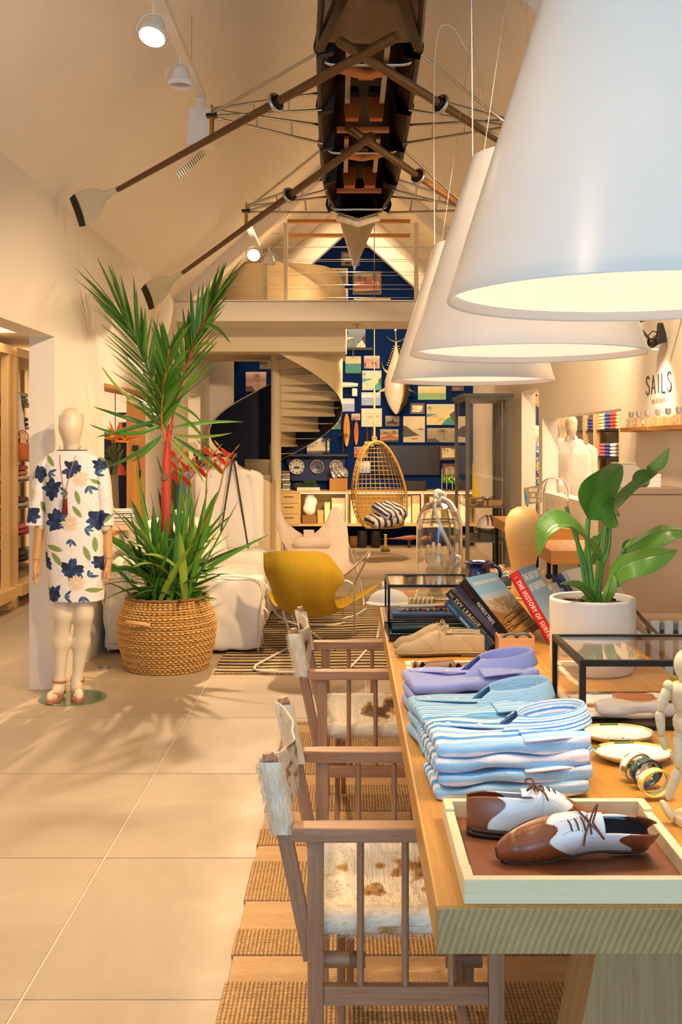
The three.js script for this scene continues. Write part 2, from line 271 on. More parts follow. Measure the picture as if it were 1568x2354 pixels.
// ---------------------------------------------------------------- pendant lamps over the table
{
  const shadeMat = phys(0xf6f2ec, 0.32, { transmission: 0.15, thickness: 0, clearcoat: 0.4, clearcoatRoughness: 0.25 });
  const H = 0.67, th = 0.008, inner = new THREE.MeshStandardMaterial({ color: 0xfff2dd, emissive: new THREE.Color().setRGB(1, 0.84, 0.62), emissiveIntensity: 0.72, roughness: 0.9 });
  const labels = ['big white cone pendant shade nearest the camera', 'white cone pendant shade in the middle of the three', 'white cone pendant shade farthest from the camera, lowest in view'];
  [-2.27, -3.67, -5.3].forEach((z, i) => {
    const t = thing('pendant_lamp', labels[i], 'pendant lamp', [0.61, 1.82, z], 0, 'cone pendants over the table');
    part(t, 'shade', lathe([[0.4, 0], [0.402, 0.003], [0.192, H], [0.188, H + 0.004], [0.03, H + 0.006], [0.03, H - 0.002], [0.184, H - 0.004], [0.394, 0.003], [0.4, 0]], 96), shadeMat);
    part(t, 'diffuser', lathe([[0.0, 0.022], [0.384, 0.022], [0.384, 0.028], [0, 0.028]], 64), inner);
    part(t, 'cap', lathe([[0, H + 0.05], [0.02, H + 0.05], [0.032, H + 0.03], [0.032, H + 0.007], [0, H + 0.007]], 20), M.steel);
    part(t, 'suspension_wire', rod(V(0, H + 0.05, 0), V(0, 4.1 - 1.82, 0), 0.0016, 0.0016, 6), M.steel);
    for (const a of [2.6, 5.7]) part(t, 'suspension_wire', rod(V(0.187 * Math.cos(a), H, 0.187 * Math.sin(a)), V(0, 1.72, 0), 0.0012, 0.0012, 6), M.steel);
    part(t, 'cable', tube([[0, 1.72, 0], [-0.02, 1.62, 0.01], [-0.1, 1.75, 0], [-0.17, 1.72, 0], [-0.19, 1.4, 0], [-0.187, H, 0]], 0.0022, 40, 6), M.white);
    point(0.61, 2.12, z, 0.7, WARMW, 3);
    spot(0.61, 1.835, z, 0.61, 0, z, 8, 0.82, 0.8, WARMW, 14);
  });
}
// ---------------------------------------------------------------- spotlight tracks
{
  const white = mat(0xefe9df, 0.35), lens = new THREE.MeshStandardMaterial({ color: 0x222222, emissive: new THREE.Color().setRGB(1, 0.85, 0.62), emissiveIntensity: 14 });
  const track = (x, y, z0, z1, label) => { const t = thing('light_track', label, 'light track', [x, y, 0]);
    part(t, 'rail', bmm(-0.025, 0.025, -0.02, 0.02, z0, z1, 'z'), white);
    for (let z = z0 + 0.4; z < z1; z += 1.6) { const r = Math.min(YR - Math.abs(x - XC) * (YR - YE) / (XC - XL) - y, 1.2); part(t, 'hanger_wire', rod(V(0, 0.02, z), V(0, r, z), 0.002, 0.002, 6), M.steel); } return t; };
  track(-0.87, 3.56, -6.35, 1.5, 'white spotlight track hanging under the left roof slope');
  track(-0.9, 3.46, -10.6, -9.5, 'short far spotlight track hung near the railing');
  track(1.05, 3.5, -6.6, 1.5, 'unseen spotlight track under the right roof slope, behind the pendants');  // out of view behind the pendants, carries the unseen spots
  // head: lamp housing aimed along (dx,dy,dz)
  const head = (x, y, z, aim, lit, label, cd, ang = 0.55) => {
    const t = thing('track_spotlight', label, 'spotlight', [x, y, z], 0, 'track spotlights'), a = V(...aim).sub(V(x, y - 0.12, z)).normalize(), q = new THREE.Quaternion().setFromUnitVectors(V(0, -1, 0), a);
    part(t, 'stem', rod(V(0, 0, 0), V(0, -0.05, 0), 0.008, 0.008, 8), white);
    const g = new THREE.Group(); g.name = 'lamp_head'; g.position.set(0, -0.13, 0); g.quaternion.copy(q); t.add(g);
    part(g, 'housing', lathe([[0, 0.075], [0.02, 0.073], [0.04, 0.058], [0.05, 0.03], [0.053, 0], [0.062, -0.002], [0.065, -0.006], [0.065, -0.03], [0.06, -0.032], [0.058, -0.012], [0.048, -0.004], [0, -0.002]], 32), white);
    part(g, 'lens', lathe([[0, -0.012], [0.056, -0.012], [0.056, -0.016], [0, -0.018]], 24), lit ? lens : M.steel);
    part(t, 'bracket', tube([[-0.07, -0.14, 0], [-0.075, -0.1, 0], [-0.04, -0.055, 0], [0, -0.045, 0], [0.04, -0.055, 0], [0.075, -0.1, 0], [0.07, -0.14, 0]], 0.005, 24, 6), white);
    if (lit) { const p = V(x, y - 0.13, z).addScaledVector(a, 0.05); spot(p.x, p.y, p.z, ...aim, cd, ang, 0.7, WARM, 3); }
    return t;
  };
  head(-0.9, 3.54, -4.95, [-1.5, 0.0, -3.3], true, 'lit track spotlight at the top left edge', 18, 0.75);
  head(-0.87, 3.52, -5.55, [-0.9, 0, -5.6], false, 'white dome track spotlight pointing down beside the lit one', 0);
  head(-0.9, 3.44, -10.2, [-1.15, 0.9, -6.6], true, 'lit far spotlight glaring beside the railing', 60, 0.45);
  head(-0.78, 3.42, -10.5, [-0.8, 0, -10.6], false, 'unlit white spotlight right of the glaring far one', 0);
  head(-0.87, 3.54, -2.4, [-1.0, 0, -3.2], true, 'unseen track spotlight placed to light the left aisle', 10, 0.8);  // out of view overhead, placed to light the aisle floor
  head(-0.87, 3.54, -0.8, [-0.6, 0.2, -2.4], true, 'unseen track spotlight overhead on the left, lighting the near floor', 3.5, 0.8);  // out of view, lights the floor near the camera
  head(1.05, 3.48, -4.6, [1.85, 1.4, -6.0], true, 'unseen track spotlight placed to light the perfume wall', 22, 0.6);  // hidden by the pendants, placed to light the wall round the bottles
  head(1.05, 3.48, -2.9, [0.3, 0.75, -3.2], true, 'unseen track spotlight placed to light the table', 6, 0.5);  // out of view, lights the table beside the pendants
  head(1.05, 3.48, -5.3, [-0.4, 0.3, -8.6], true, 'unseen track spotlight placed to light the lounge chairs', 38, 0.5);  // unseen, placed to light the lounge chairs
  head(1.05, 3.48, -6.0, [-1.0, 0.6, -8.0], true, 'unseen track spotlight placed to light the sofa', 18, 0.5);  // unseen, placed to light the slip covers
  head(1.05, 3.48, -6.4, [0.6, 0.6, -12.5], true, 'unseen track spotlight placed to light the far display', 55, 0.45);  // unseen, throws light towards the far display
  head(1.05, 3.48, -3.9, [-1.81, 1.1, -6.9], true, 'unseen track spotlight placed to light the left wall', 32, 0.46);  // unseen source of the light across the left wall
  head(1.05, 3.48, -2.0, [-1.7, 1.1, -6.3], true, 'unseen track spotlight placed to light the mannequin', 20, 0.34);  // out of view, placed to light the mannequin from the front
  head(1.05, 3.48, -6.2, [-0.9, 1.7, -12.3], true, 'unseen track spotlight placed to light the spiral stair', 60, 0.3);  // unseen, lights the stair from the front
  head(1.05, 3.48, -6.5, [1.85, 1.6, -8.6], true, 'unseen track spotlight placed to light the niche wall', 26, 0.75);  // unseen, placed to light the wall round the niche
  { // floodlight box at the end of the near track
    const t = thing('floodlight', 'square white floodlight box at the end of the track', 'floodlight', [-0.87, 3.56, -6.3]);
    part(t, 'arm', box(0.055, 0.12, 0.02, 0, -0.04, 0, 'y', 0.004), white);
    part(t, 'body', extr([[-0.075, -0.31], [0.075, -0.31], [0.07, -0.2], [0.062, -0.095], [-0.062, -0.095], [-0.07, -0.2]], 0.11, 0.008).translate(0, 0, -0.055), white);
    part(t, 'knob', new THREE.CylinderGeometry(0.03, 0.03, 0.02, 20).rotateX(Math.PI / 2).translate(0, -0.11, 0.06), white);
  }
  // unseen spots, hidden by the bridge and boat, placed to light the back room
  const g = (x, y, z, aim, cd, ang, label) => head(x, y, z, aim, true, label, cd, ang);
  { const b = thing('light_track', 'added spotlight track hidden behind the bridge', 'light track', [0, 3.1, -12.3]); part(b, 'rail', bmm(-0.3, 1.4, -0.02, 0.02, -0.02, 0.02), white); for (const x of [0, 1.2]) part(b, 'bracket', bmm(x - 0.02, x + 0.02, -0.12, -0.02, 0, 0.32), white); }  // added rail, out of sight, to carry the spots behind the bridge
  g(0.2, 3.08, -12.3, [0.2, 1.5, -16], 18, 0.75, 'unseen spotlight behind the bridge lighting the picture wall');
  g(0.9, 3.08, -12.3, [0.75, 1.6, -16], 18, 0.7, 'unseen spotlight behind the bridge lighting the fish');
  g(-1.45, 2.78, -12.7, [-1.4, 1.4, -16], 10, 0.7, 'unseen spotlight beside the stair lighting the back wall');
  g(0.6, 3.08, -12.3, [0.4, 0, -14.2], 30, 0.7, 'unseen spotlight behind the bridge lighting the back floor');
  g(0.1, 4.3, -13.4, [0.1, 2.9, -16], 10, 0.9, 'unseen spotlight high under the roof lighting the gable pictures');
  g(0.05, 4.1, -12.2, [-0.6, 2.2, -11.0], 14, 0.9, 'unseen spotlight high under the roof lighting the bridge');
}
// ---------------------------------------------------------------- rowing boat hung upside down under the ridge
{
  const dark = mat(0x2a160c, 0.3, { map: woodTex(0xb08a6a, 0x7a5238, 5, 40) }), deckM = mat(0x5a4632, 0.16, { bumpMap: bumpPlaster, bumpScale: 0.003 }), bowM = mat(0x9a8866, 0.2, { bumpMap: bumpPlaster, bumpScale: 0.002 });
  const tan = mat(0xffffff, 0.4, { map: woodTex(0xc27a44, 0x9a5526, 6, 50) }), orange = mat(0xc0642a, 0.55), rope = mat(0xe6dbc2, 0.9), inner = mat(0x160b06, 0.6);
  const t = thing('rowing_boat', 'dark wooden double scull hanging upside down under the ridge', 'rowing boat', [0, 0, 0]);
  const gy = (d) => 3.62 - 0.1 * (d - 5.6), cx = (d) => lerp(0.112, 0.054, (d - 5.2) / 5);
  const hw = (d) => d < 5 ? lerp(0.12, 0.24, sm(3, 5, d)) : d < 5.9 ? lerp(0.24, 0.265, sm(5, 5.9, d)) : d < 7.4 ? 0.265 : d < 8.42 ? lerp(0.265, 0.222, (d - 7.4) / 1.02) : lerp(0.165, 0.004, Math.pow((d - 8.42) / 1.78, 1.05));
  const dep = (d) => d < 8.42 ? 0.3 * sm(2.4, 4.6, d) + 0.03 : lerp(0.26, 0.02, sm(8.42, 10.2, d));
  const skin = (d0, d1, off = 0) => (u, v) => { const d = lerp(d0, d1, u), a = Math.PI * v; return V(cx(d) - (hw(d) + off) * Math.cos(a), gy(d) + (dep(d) + off) * Math.pow(Math.sin(a), 0.7), -d); };
  part(t, 'hull', sheet(60, 24, skin(3.2, 8.42), 0.008), dark);
  part(t, 'bow_hull', sheet(24, 16, skin(8.4, 10.2), 0.006), dark);
  part(t, 'stern_deck', sheet(20, 10, (u, v) => { const d = lerp(3.2, 5.62, u), s = v * 2 - 1; return V(cx(d) + s * hw(d) * 0.985, gy(d) - 0.012 * (1 - s * s) + 0.004 * vnoise(u * 14, v * 9), -d); }, 0.005), deckM);
  part(t, 'bow_deck', sheet(24, 10, (u, v) => { const d = lerp(8.46, 10.14, u), s = v * 2 - 1; return V(cx(d) + s * hw(d) * 1.0, gy(d) - 0.05 * (1 - Math.abs(s)) * (1 - u * 0.7), -d); }, 0.005), bowM);
  part(t, 'bow_tip', rod(V(cx(10.0), gy(10.0) - 0.012, -9.98), V(cx(10.25), gy(10.25) + 0.01, -10.26), 0.022, 0.006, 10), M.steel);
  for (const s of [-1, 1]) {
    part(t, 'gunwale', tube([4.6, 5.2, 5.62, 6.4, 7.2, 7.9, 8.42].map((d) => [cx(d) + s * (hw(d) + 0.004), gy(d) - 0.008, -d]), 0.016, 40, 8), dark);
    part(t, 'coaming', sheet(30, 2, (u, v) => { const d = lerp(5.62, 8.42, u); return V(cx(d) + s * (hw(d) * 0.985 - 0.07 * v), gy(d) - 0.014 + 0.11 * v, -d); }, 0.008), dark);
    for (const d of [5.75, 6.5, 7.1, 7.75, 8.36]) part(t, 'knee', extr([[0, 0], [0.085, 0.02], [0.1, 0.16], [0.02, 0.26], [-0.02, 0.05]], 0.05, 0.004).scale(-s, 1, 1).translate(cx(d) + s * (hw(d) + 0.012), gy(d) - 0.03, -d - 0.02), inner);
    // slides, seat runners
    for (const [d0, d1] of [[5.8, 6.55], [7.12, 7.75]]) part(t, 'slide_rail', bar(V(cx(d0) + s * 0.105, gy(d0) + 0.07, -d0), V(cx(d1) + s * 0.105, gy(d1) + 0.07, -d1), 0.018, 0.03, V(1, 0, 0)), M.steel);
    part(t, 'wing_stay', bar(V(cx(4.6) + s * 0.035, gy(4.6) - 0.06, -4.6), V(cx(5.66) + s * 0.262, gy(5.66) - 0.03, -5.66), 0.012, 0.05, V(1, 0, 0)), dark);
  }
  for (const [d, w] of [[5.84, 0.21], [7.14, 0.2], [8.32, 0.19]]) part(t, 'cross_tube', tube([[cx(d) - w - 0.02, gy(d) + 0.03, -d], [cx(d) - w, gy(d) - 0.018, -d], [cx(d), gy(d) - 0.022, -d], [cx(d) + w, gy(d) - 0.018, -d], [cx(d) + w + 0.02, gy(d) + 0.03, -d]], 0.011, 40, 8), M.steel);
  for (const [d, k] of [[6.07, 1], [7.36, 0.96]]) { // seats with a dip in the middle
    const seat = part(t, 'seat', sheet(20, 6, (u, v) => { const s = u * 2 - 1, dip = 0.05 * Math.exp(-s * s * 16); return V(cx(d) + s * 0.155 * k, gy(d) + 0.035 + 0.018 * s * s, -(d - 0.06 + dip + v * (0.115 - dip * 0.6) * (1 - 0.25 * s * s))); }, 0.03), tan);
    part(seat, 'seat_carriage', box(0.09, 0.03, 0.2, cx(d), gy(d) + 0.075, -d - 0.1), tan);
  }
  for (const d of [6.72, 7.96]) for (const s of [-1, 1]) { // foot stretchers
    const f = part(t, 'foot_stretcher', extr([[-0.04, 0], [0.04, 0], [0.052, 0.13], [0.045, 0.22], [-0.045, 0.22], [-0.052, 0.13]], 0.02, 0.004).rotateX(-0.55).translate(cx(d) + s * 0.075, gy(d) + 0.02, -d), orange);
    part(f, 'heel_cup', extr([[-0.05, 0], [0.05, 0], [0.04, 0.06], [-0.04, 0.06]], 0.03, 0.006).rotateX(-0.55).translate(cx(d) + s * 0.075, gy(d) + 0.2, -d - 0.08), inner);
  }
  for (const d of [6.96, 8.14]) part(t, 'foot_board', box(0.34, 0.025, 0.06, cx(d), gy(d) + 0.06, -d), tan);
  for (let i = 0; i < 30; i++) { const s = i / 29 * 2 - 1, d = 8.52 + 0.03 * (1 - Math.abs(s)), h = 0.2; part(t, 'rope_turn', new THREE.TorusGeometry(0.02, 0.0075, 6, 12).rotateY(Math.PI / 2).translate(cx(d) + s * 0.168, gy(d) - 0.028 - 0.04 * (1 - Math.abs(s)), -d), rope); }
  for (const d of [4.4, 9.3]) part(t, 'hanging_cable', rod(V(cx(d), gy(d) + dep(d) - 0.02, -d), V(XC, YR + 0.01, -d), 0.003, 0.003, 6), M.steel);
  // riggers: ladder-like tube pairs out to each oarlock
  const st = [[6.0, 5.72, [[6.3, 6.42], [6.78, 6.95]], { '-1': at(487, 262, 6.0), '1': at(1165, 285, 6.1) }], [7.6, 7.1, [[7.75, 7.85], [8.15, 8.38]], { '-1': at(566, 482, 7.6), '1': at(1075, 478, 7.7) }]];
  for (const [dl, ds, pairs, pins] of st) for (const s of [-1, 1]) {
    const pin = pins[s], g = part(t, 'rigger', merge([rod(V(cx(ds) + s * hw(ds), gy(ds) - 0.01, -ds), pin, 0.0085, 0.0085, 8),
      ...pairs.flatMap(([a, b], k) => { const A = V(cx(a) + s * hw(a), gy(a) + 0.02, -a), B = V(cx(b) + s * hw(b), gy(b) - 0.03, -b), e1 = pin.clone().add(V(0, 0.025, 0.01 - k * 0.02)), e2 = pin.clone().add(V(0, -0.012, -0.02 * k)); const out = [rod(A, e1, 0.0085, 0.0085, 8), rod(B, e2, 0.0085, 0.0085, 8)]; for (const q of [0.3, 0.62]) out.push(rod(A.clone().lerp(e1, q), B.clone().lerp(e2, q), 0.007, 0.007, 6)); return out; })]), M.steel);
    part(g, 'oarlock_plate', box(0.06, 0.016, 0.05, pin.x, pin.y - 0.01, pin.z), M.blackMetal);
    part(g, 'oarlock_pin', merge([rod(pin.clone().add(V(0, 0.05, 0)), pin.clone().add(V(0, -0.025, 0)), 0.006), rod(pin.clone().add(V(0, -0.018, 0)), pin.clone().add(V(0, -0.12, 0)), 0.013)]), M.brass);
  }
  // four sculls held in the oarlocks
  const shaft = mat(0xffffff, 0.35, { map: woodTex(0x6e4a26, 0x4a2f14, 5, 60) }), blade = mat(0xd8cfae, 0.4), tipM = mat(0x1c1c18, 0.4);
  const oars = [[at(912, 83, 5.24), at(485, 318, 6.0), 1.62, 1.93, 'wooden scull with white blade reaching the left wall, nearer of two'], [at(855, 312, 6.6), at(565, 522, 7.6), 1.62, 2.03, 'wooden scull with dark tipped blade behind the palm, farther of two'],
    [at(780, 95, 5.3), at(1140, 318, 6.0), 1.75, 2.1, 'wooden scull running right behind the pendants, nearer of two'], [at(800, 293, 6.65), at(1048, 465, 7.6), 1.8, 2.2, 'wooden scull running right behind the pendants, farther of two']];
  for (const [a, b, ts, te, label] of oars) {
    const o = thing('scull_oar', label, 'oar', [0, 0, 0], 0, 'sculls of the hanging boat'), dir = b.clone().sub(a), P = (k) => a.clone().addScaledVector(dir, k), D = dir.clone().normalize(), sx = Math.sign(D.x);
    part(o, 'shaft', rod(P(0), P(ts), 0.027, 0.016, 14), shaft);
    part(o, 'handle', rod(P(-0.005), P(0.12), 0.024, 0.024, 14), shaft);
    const q = P(0.62), c = part(o, 'collar', rod(q.clone().addScaledVector(D, -0.025), q.clone().addScaledVector(D, 0.025), 0.034, 0.034, 16), M.black);
    part(c, 'button', new THREE.TorusGeometry(0.045, 0.012, 8, 20).applyQuaternion(new THREE.Quaternion().setFromUnitVectors(V(0, 0, 1), D)).translate(q.x, q.y, q.z), M.steel);
    // spoon blade: long axis D, wide axis roughly upright
    const up = V(0, 1, 0).addScaledVector(D, -D.y).normalize().applyAxisAngle(D, 0.25 * sx), nrm = D.clone().cross(up), p0 = P(ts), L = P(te).sub(p0).length();
    const prof = (u) => u < 0.28 ? lerp(0.016, 0.03, u / 0.28) : 0.03 + 0.075 * Math.pow(Math.sin(clamp((u - 0.28) / 0.72) * 2.25), 0.8);
    const fn = (u0, u1) => (u, v) => { const w = lerp(u0, u1, u), s = v * 2 - 1, h = prof(w); return p0.clone().addScaledVector(D, w * L).addScaledVector(up, s * h).addScaledVector(nrm, 0.02 * (1 - s * s) * Math.sin(w * 3) - 0.01); };
    part(o, 'blade', sheet(22, 10, fn(0, 0.86), 0.008), blade);
    part(o, 'blade_tip', sheet(5, 10, fn(0.86, 1), 0.008), tipM);
  }
}
// ventilation grilles let into the left roof slope
{
  const k = (YR - YE) / (XC - XL), ang = Math.atan(k);
  const vent = (px, py, len, w, n, label) => {
    const ry = (py - 1017) / FOCAL, rx = (px - 802) / FOCAL, t0 = (YR - EYE - k * XC) / (-ry - k * rx), p = V(rx * t0, EYE - ry * t0, -t0);
    const t = thing('air_grille', label, 'air grille', [p.x, p.y, p.z]); t.rotation.z = ang;
    const F = (a, b, c, d) => bmm(a, b, -0.008, 0.006, c, d);
    part(t, 'frame', merge([F(-len / 2 - 0.025, -len / 2, -w / 2 - 0.025, w / 2 + 0.025), F(len / 2, len / 2 + 0.025, -w / 2 - 0.025, w / 2 + 0.025), F(-len / 2, len / 2, -w / 2 - 0.025, -w / 2), F(-len / 2, len / 2, w / 2, w / 2 + 0.025)]), M.ceil);
    part(t, 'duct', bmm(-len / 2, len / 2, -0.004, -0.001, -w / 2, w / 2), M.black);
    for (let i = 0; i < n; i++) part(t, 'slat', box(0.011, 0.003, w, lerp(-len / 2, len / 2, (i + 0.5) / n), -0.007, 0), M.steel);
  };
  vent(437, 376, 0.27, 0.17, 14, 'slatted air grille in the roof slope under the near oar');
  vent(542, 624, 0.3, 0.17, 14, 'slatted air grille in the roof slope near the railing');
}
// ---------------------------------------------------------------- long table
const TY = 0.75;
{
  const t = thing('long_table', 'long golden oak table with a thick slab top', 'table', [0.61, 0, -3.695]);
  const W = 0.466, L = 1.915;
  part(t, 'tabletop', uvBox(new RoundedBoxGeometry(W * 2, 0.078, L * 2 - 0.004, 2, 0.006), 'z').translate(0, TY - 0.039, 0), M.oak);
  for (const s of [-1, 1]) part(t, 'end_grain', uvBox(new RoundedBoxGeometry(W * 2 - 0.004, 0.076, 0.006, 1, 0.002).translate(0.5, 0.1, 0), 'z', false).translate(-0.5, TY - 0.139, s * L), M.oakEnd);
  const trestleM = mat(0xffffff, 0.55, { map: woodTex(0xb89a6a, 0x9a7c4e, 6, 60) });
  for (const z of [1.55, -1.55]) {
    const g = part(t, 'trestle', uvBox(extr([[-0.24, 0], [0.24, 0], [0.11, TY - 0.079], [-0.11, TY - 0.079]], 0.16, 0.004).translate(0, 0, z - 0.08), 'y'), trestleM);
  }
  part(t, 'stretcher', box(0.06, 0.1, 2.9, 0, 0.35, 0, 'z', 0.004), M.oak);
}
// ---------------------------------------------------------------- director's chairs with hide slings
{
  const hideCol = (u, v, k) => { if (k < 0) return mixc(rgb(0xf3e9d6), rgb(0xe0cda8), vnoise(u * 20, v * 20)); const n = fbm(u * 3 + k * 11.3, v * 3 + k * 5.1, 1e6, 1e6, 4), p = sm(0.66, 0.7, n), f = 0.12 * vnoise(u * 60, v * 14); return mixc(mixc(rgb(0xf3e9d6), rgb(0xe4d0ac), f * 5), mixc(rgb(0xb98546), rgb(0x5a4028), sm(0.7, 0.75, n)), p * 0.9); };
  const hideM = [0, 1].map((k) => mat(0xffffff, 0.75, { map: dtex(256, 256, (u, v) => hideCol(u, v, k)), bumpMap: dtex(128, 128, (u, v) => vnoise(u * 64, v * 10, 64, 10), 0.5, 0.5, false), bumpScale: 0.003, side: THREE.DoubleSide }));
  const hairGeo = new THREE.ConeGeometry(0.0007, 0.017, 3, 1).translate(0, 0.0085, 0), hairM = mat(0xffffff, 0.6);
  const hair = (parent, fn, n, k, dir, lift) => {
    const im = new THREE.InstancedMesh(hairGeo, hairM, n), m = new THREE.Matrix4(), c = new THREE.Color(); im.name = 'hide_hair'; im.userData.kind = 'stuff';
    for (let i = 0; i < n; i++) {
      const u = rnd(), v = rnd(), e = 0.01, p = fn(u, v), a = fn(Math.min(u + e, 1), v).sub(fn(Math.max(u - e, 0), v)), b = fn(u, Math.min(v + e, 1)).sub(fn(u, Math.max(v - e, 0))), nn = a.cross(b).normalize().multiplyScalar(rnd() < 0.5 ? 1 : -1);
      const d = V(...dir).addScaledVector(nn, lift * rr(0.6, 1.5)).add(V(rr(-0.3, 0.3), rr(-0.3, 0.3), rr(-0.3, 0.3))).normalize();
      m.compose(p.addScaledVector(nn, 0.003), new THREE.Quaternion().setFromUnitVectors(YUP, d), V(1, rr(0.7, 1.3), 1)); im.setMatrixAt(i, m);
      const q = hideCol(u, v, k); c.setRGB(q[0], q[1], q[2], THREE.SRGBColorSpace); im.setColorAt(i, c);
    }
    parent.add(shadowed(im));
  };
  const build = (k, label, pos) => {
    const t = thing('director_chair', label, 'chair', pos, 0, 'director chairs along the table'), w = M.chairWood, Z = 0.295;
    for (const s of [1, -1]) {
      const z = s * Z;
      part(t, 'leg', bmm(-0.018, 0.018, 0, 0.626, z - 0.014, z + 0.014, 'y', 0.003), w);
      part(t, 'leg', bmm(0.385, 0.421, 0, 0.626, z - 0.014, z + 0.014, 'y', 0.003), w);
      part(t, 'armrest', uvBox(extr([[-0.052, -0.024], [0.02, -0.028], [0.46, -0.028], [0.46, 0.028], [0.02, 0.028], [-0.052, 0.022]], 0.026, 0.003).rotateX(Math.PI / 2), 'x').translate(0, 0.652, z), w);
      part(t, 'side_rail', bmm(0.018, 0.385, 0.255, 0.297, z - 0.012, z + 0.012, 'x', 0.003), w);
      for (const x of [0.1, 0.2, 0.303]) part(t, 'spindle', rod(V(x, 0.29, z), V(x, 0.63, z), 0.0085, 0.0085, 10), w);
      part(t, 'back_post', merge([bar(V(-0.012, 0.34, z - s * 0.03), V(-0.107, 0.795, z - s * 0.03), 0.034, 0.024, V(0, 0, 1), 0.004), rod(V(-0.1065, 0.793, z - s * 0.03), V(-0.109, 0.806, z - s * 0.03), 0.017, 0.012, 12)]), w);
      part(t, 'seat_bar', rod(V(-0.01, 0.415, s * 0.235), V(0.41, 0.415, s * 0.235), 0.013, 0.013, 10), w);
    }
    for (const x of [0.055, 0.345]) {
      part(t, 'cross_leg', bar(V(x, 0.415, -0.235), V(x, 0.02, 0.275), 0.036, 0.02, V(1, 0, 0), 0.003), w);
      part(t, 'cross_leg', bar(V(x + 0.022, 0.415, 0.235), V(x + 0.022, 0.02, -0.275), 0.036, 0.02, V(1, 0, 0), 0.003), w);
      part(t, 'pivot_dowel', rod(V(x - 0.03, 0.22, 0.018), V(x + 0.06, 0.22, 0.018), 0.02, 0.02, 14), w);
    }
    for (const s of [1, -1]) part(t, 'hinge_block', rod(V(0.018, 0.335, s * 0.255), V(0.075, 0.335, s * 0.255), 0.018, 0.018, 14), w);
    // back sling: wraps both posts and sags backwards
    const postX = (y) => lerp(-0.012, -0.107, (y - 0.34) / 0.455);
    const back = (u, v) => { const y = lerp(0.625, 0.795, u) - 0.035 * Math.sin(v * Math.PI) * (u - 0.35), z = lerp(0.262, -0.262, v), s = Math.sin(v * Math.PI); return V(postX(y) - 0.022 + 0.05 * Math.pow(s, 0.6) * (0.7 + 0.5 * u) - 0.004 * Math.sin(v * 19 + u * 3) * s, y, z); };
    const sl = part(t, 'back_sling', sheet(14, 30, back, 0.005), hideM[k]);
    for (const s of [1, -1]) part(sl, 'sling_pocket', loft([0.622, 0.66, 0.7, 0.74, 0.785].map((y) => { const o = []; for (let j = 0; j < 14; j++) { const a = j / 14 * 6.283; o.push(V(postX(y) + 0.026 * Math.cos(a), y + 0.005 * Math.sin(a), s * 0.265 + 0.02 * Math.sin(a))); } return o; }), { caps: false, uvs: [0.3, 0.3] }), hideM[k]);
    hair(t, back, 2600, k, [-0.1, -1, 0], 0.14);
    hair(t, (u, v) => { const y = lerp(0.63, 0.785, u), a = v * 6.283; return V(postX(y) + 0.027 * Math.cos(a), y, 0.265 + 0.021 * Math.sin(a)); }, 1300, -1, [-0.1, -1, 0], 0.14);
    const seat = (u, v) => { const s = v * 2 - 1; return V(lerp(-0.02, 0.405, u), 0.44 - 0.06 * (1 - s * s) + 0.003 * vnoise(u * 9, v * 9), s * 0.24); };
    const st = part(t, 'seat_sling', sheet(16, 18, seat, 0.006), hideM[k]);
    for (const s of [1, -1]) part(st, 'rolled_edge', loft([0, 0.5, 1].map((u) => { const o = []; for (let j = 0; j < 16; j++) { const a = j / 16 * 6.283; o.push(V(lerp(-0.035, 0.405, u), 0.415 + 0.029 * Math.sin(a), s * 0.238 + 0.03 * Math.cos(a))); } return o; }), { uvs: [0.2, 0.6] }), hideM[k]);
    hair(t, seat, 2600, k, [0.7, 0.1, 0.7], 0.25);
    hair(t, (u, v) => { const a = v * 6.283; return V(lerp(-0.035, 0.405, u), 0.415 + 0.03 * Math.sin(a), 0.238 + 0.031 * Math.cos(a)); }, 1800, -1, [-0.8, -0.4, 0], 0.16);
    return t;
  };
  build(0, "director's chair with spotted hide seat nearest the camera", [-0.074, 0.012, -2.695]);
  build(1, "director's chair with cream hide sling, farther along the table", [-0.1, 0.012, -4.32]);
}
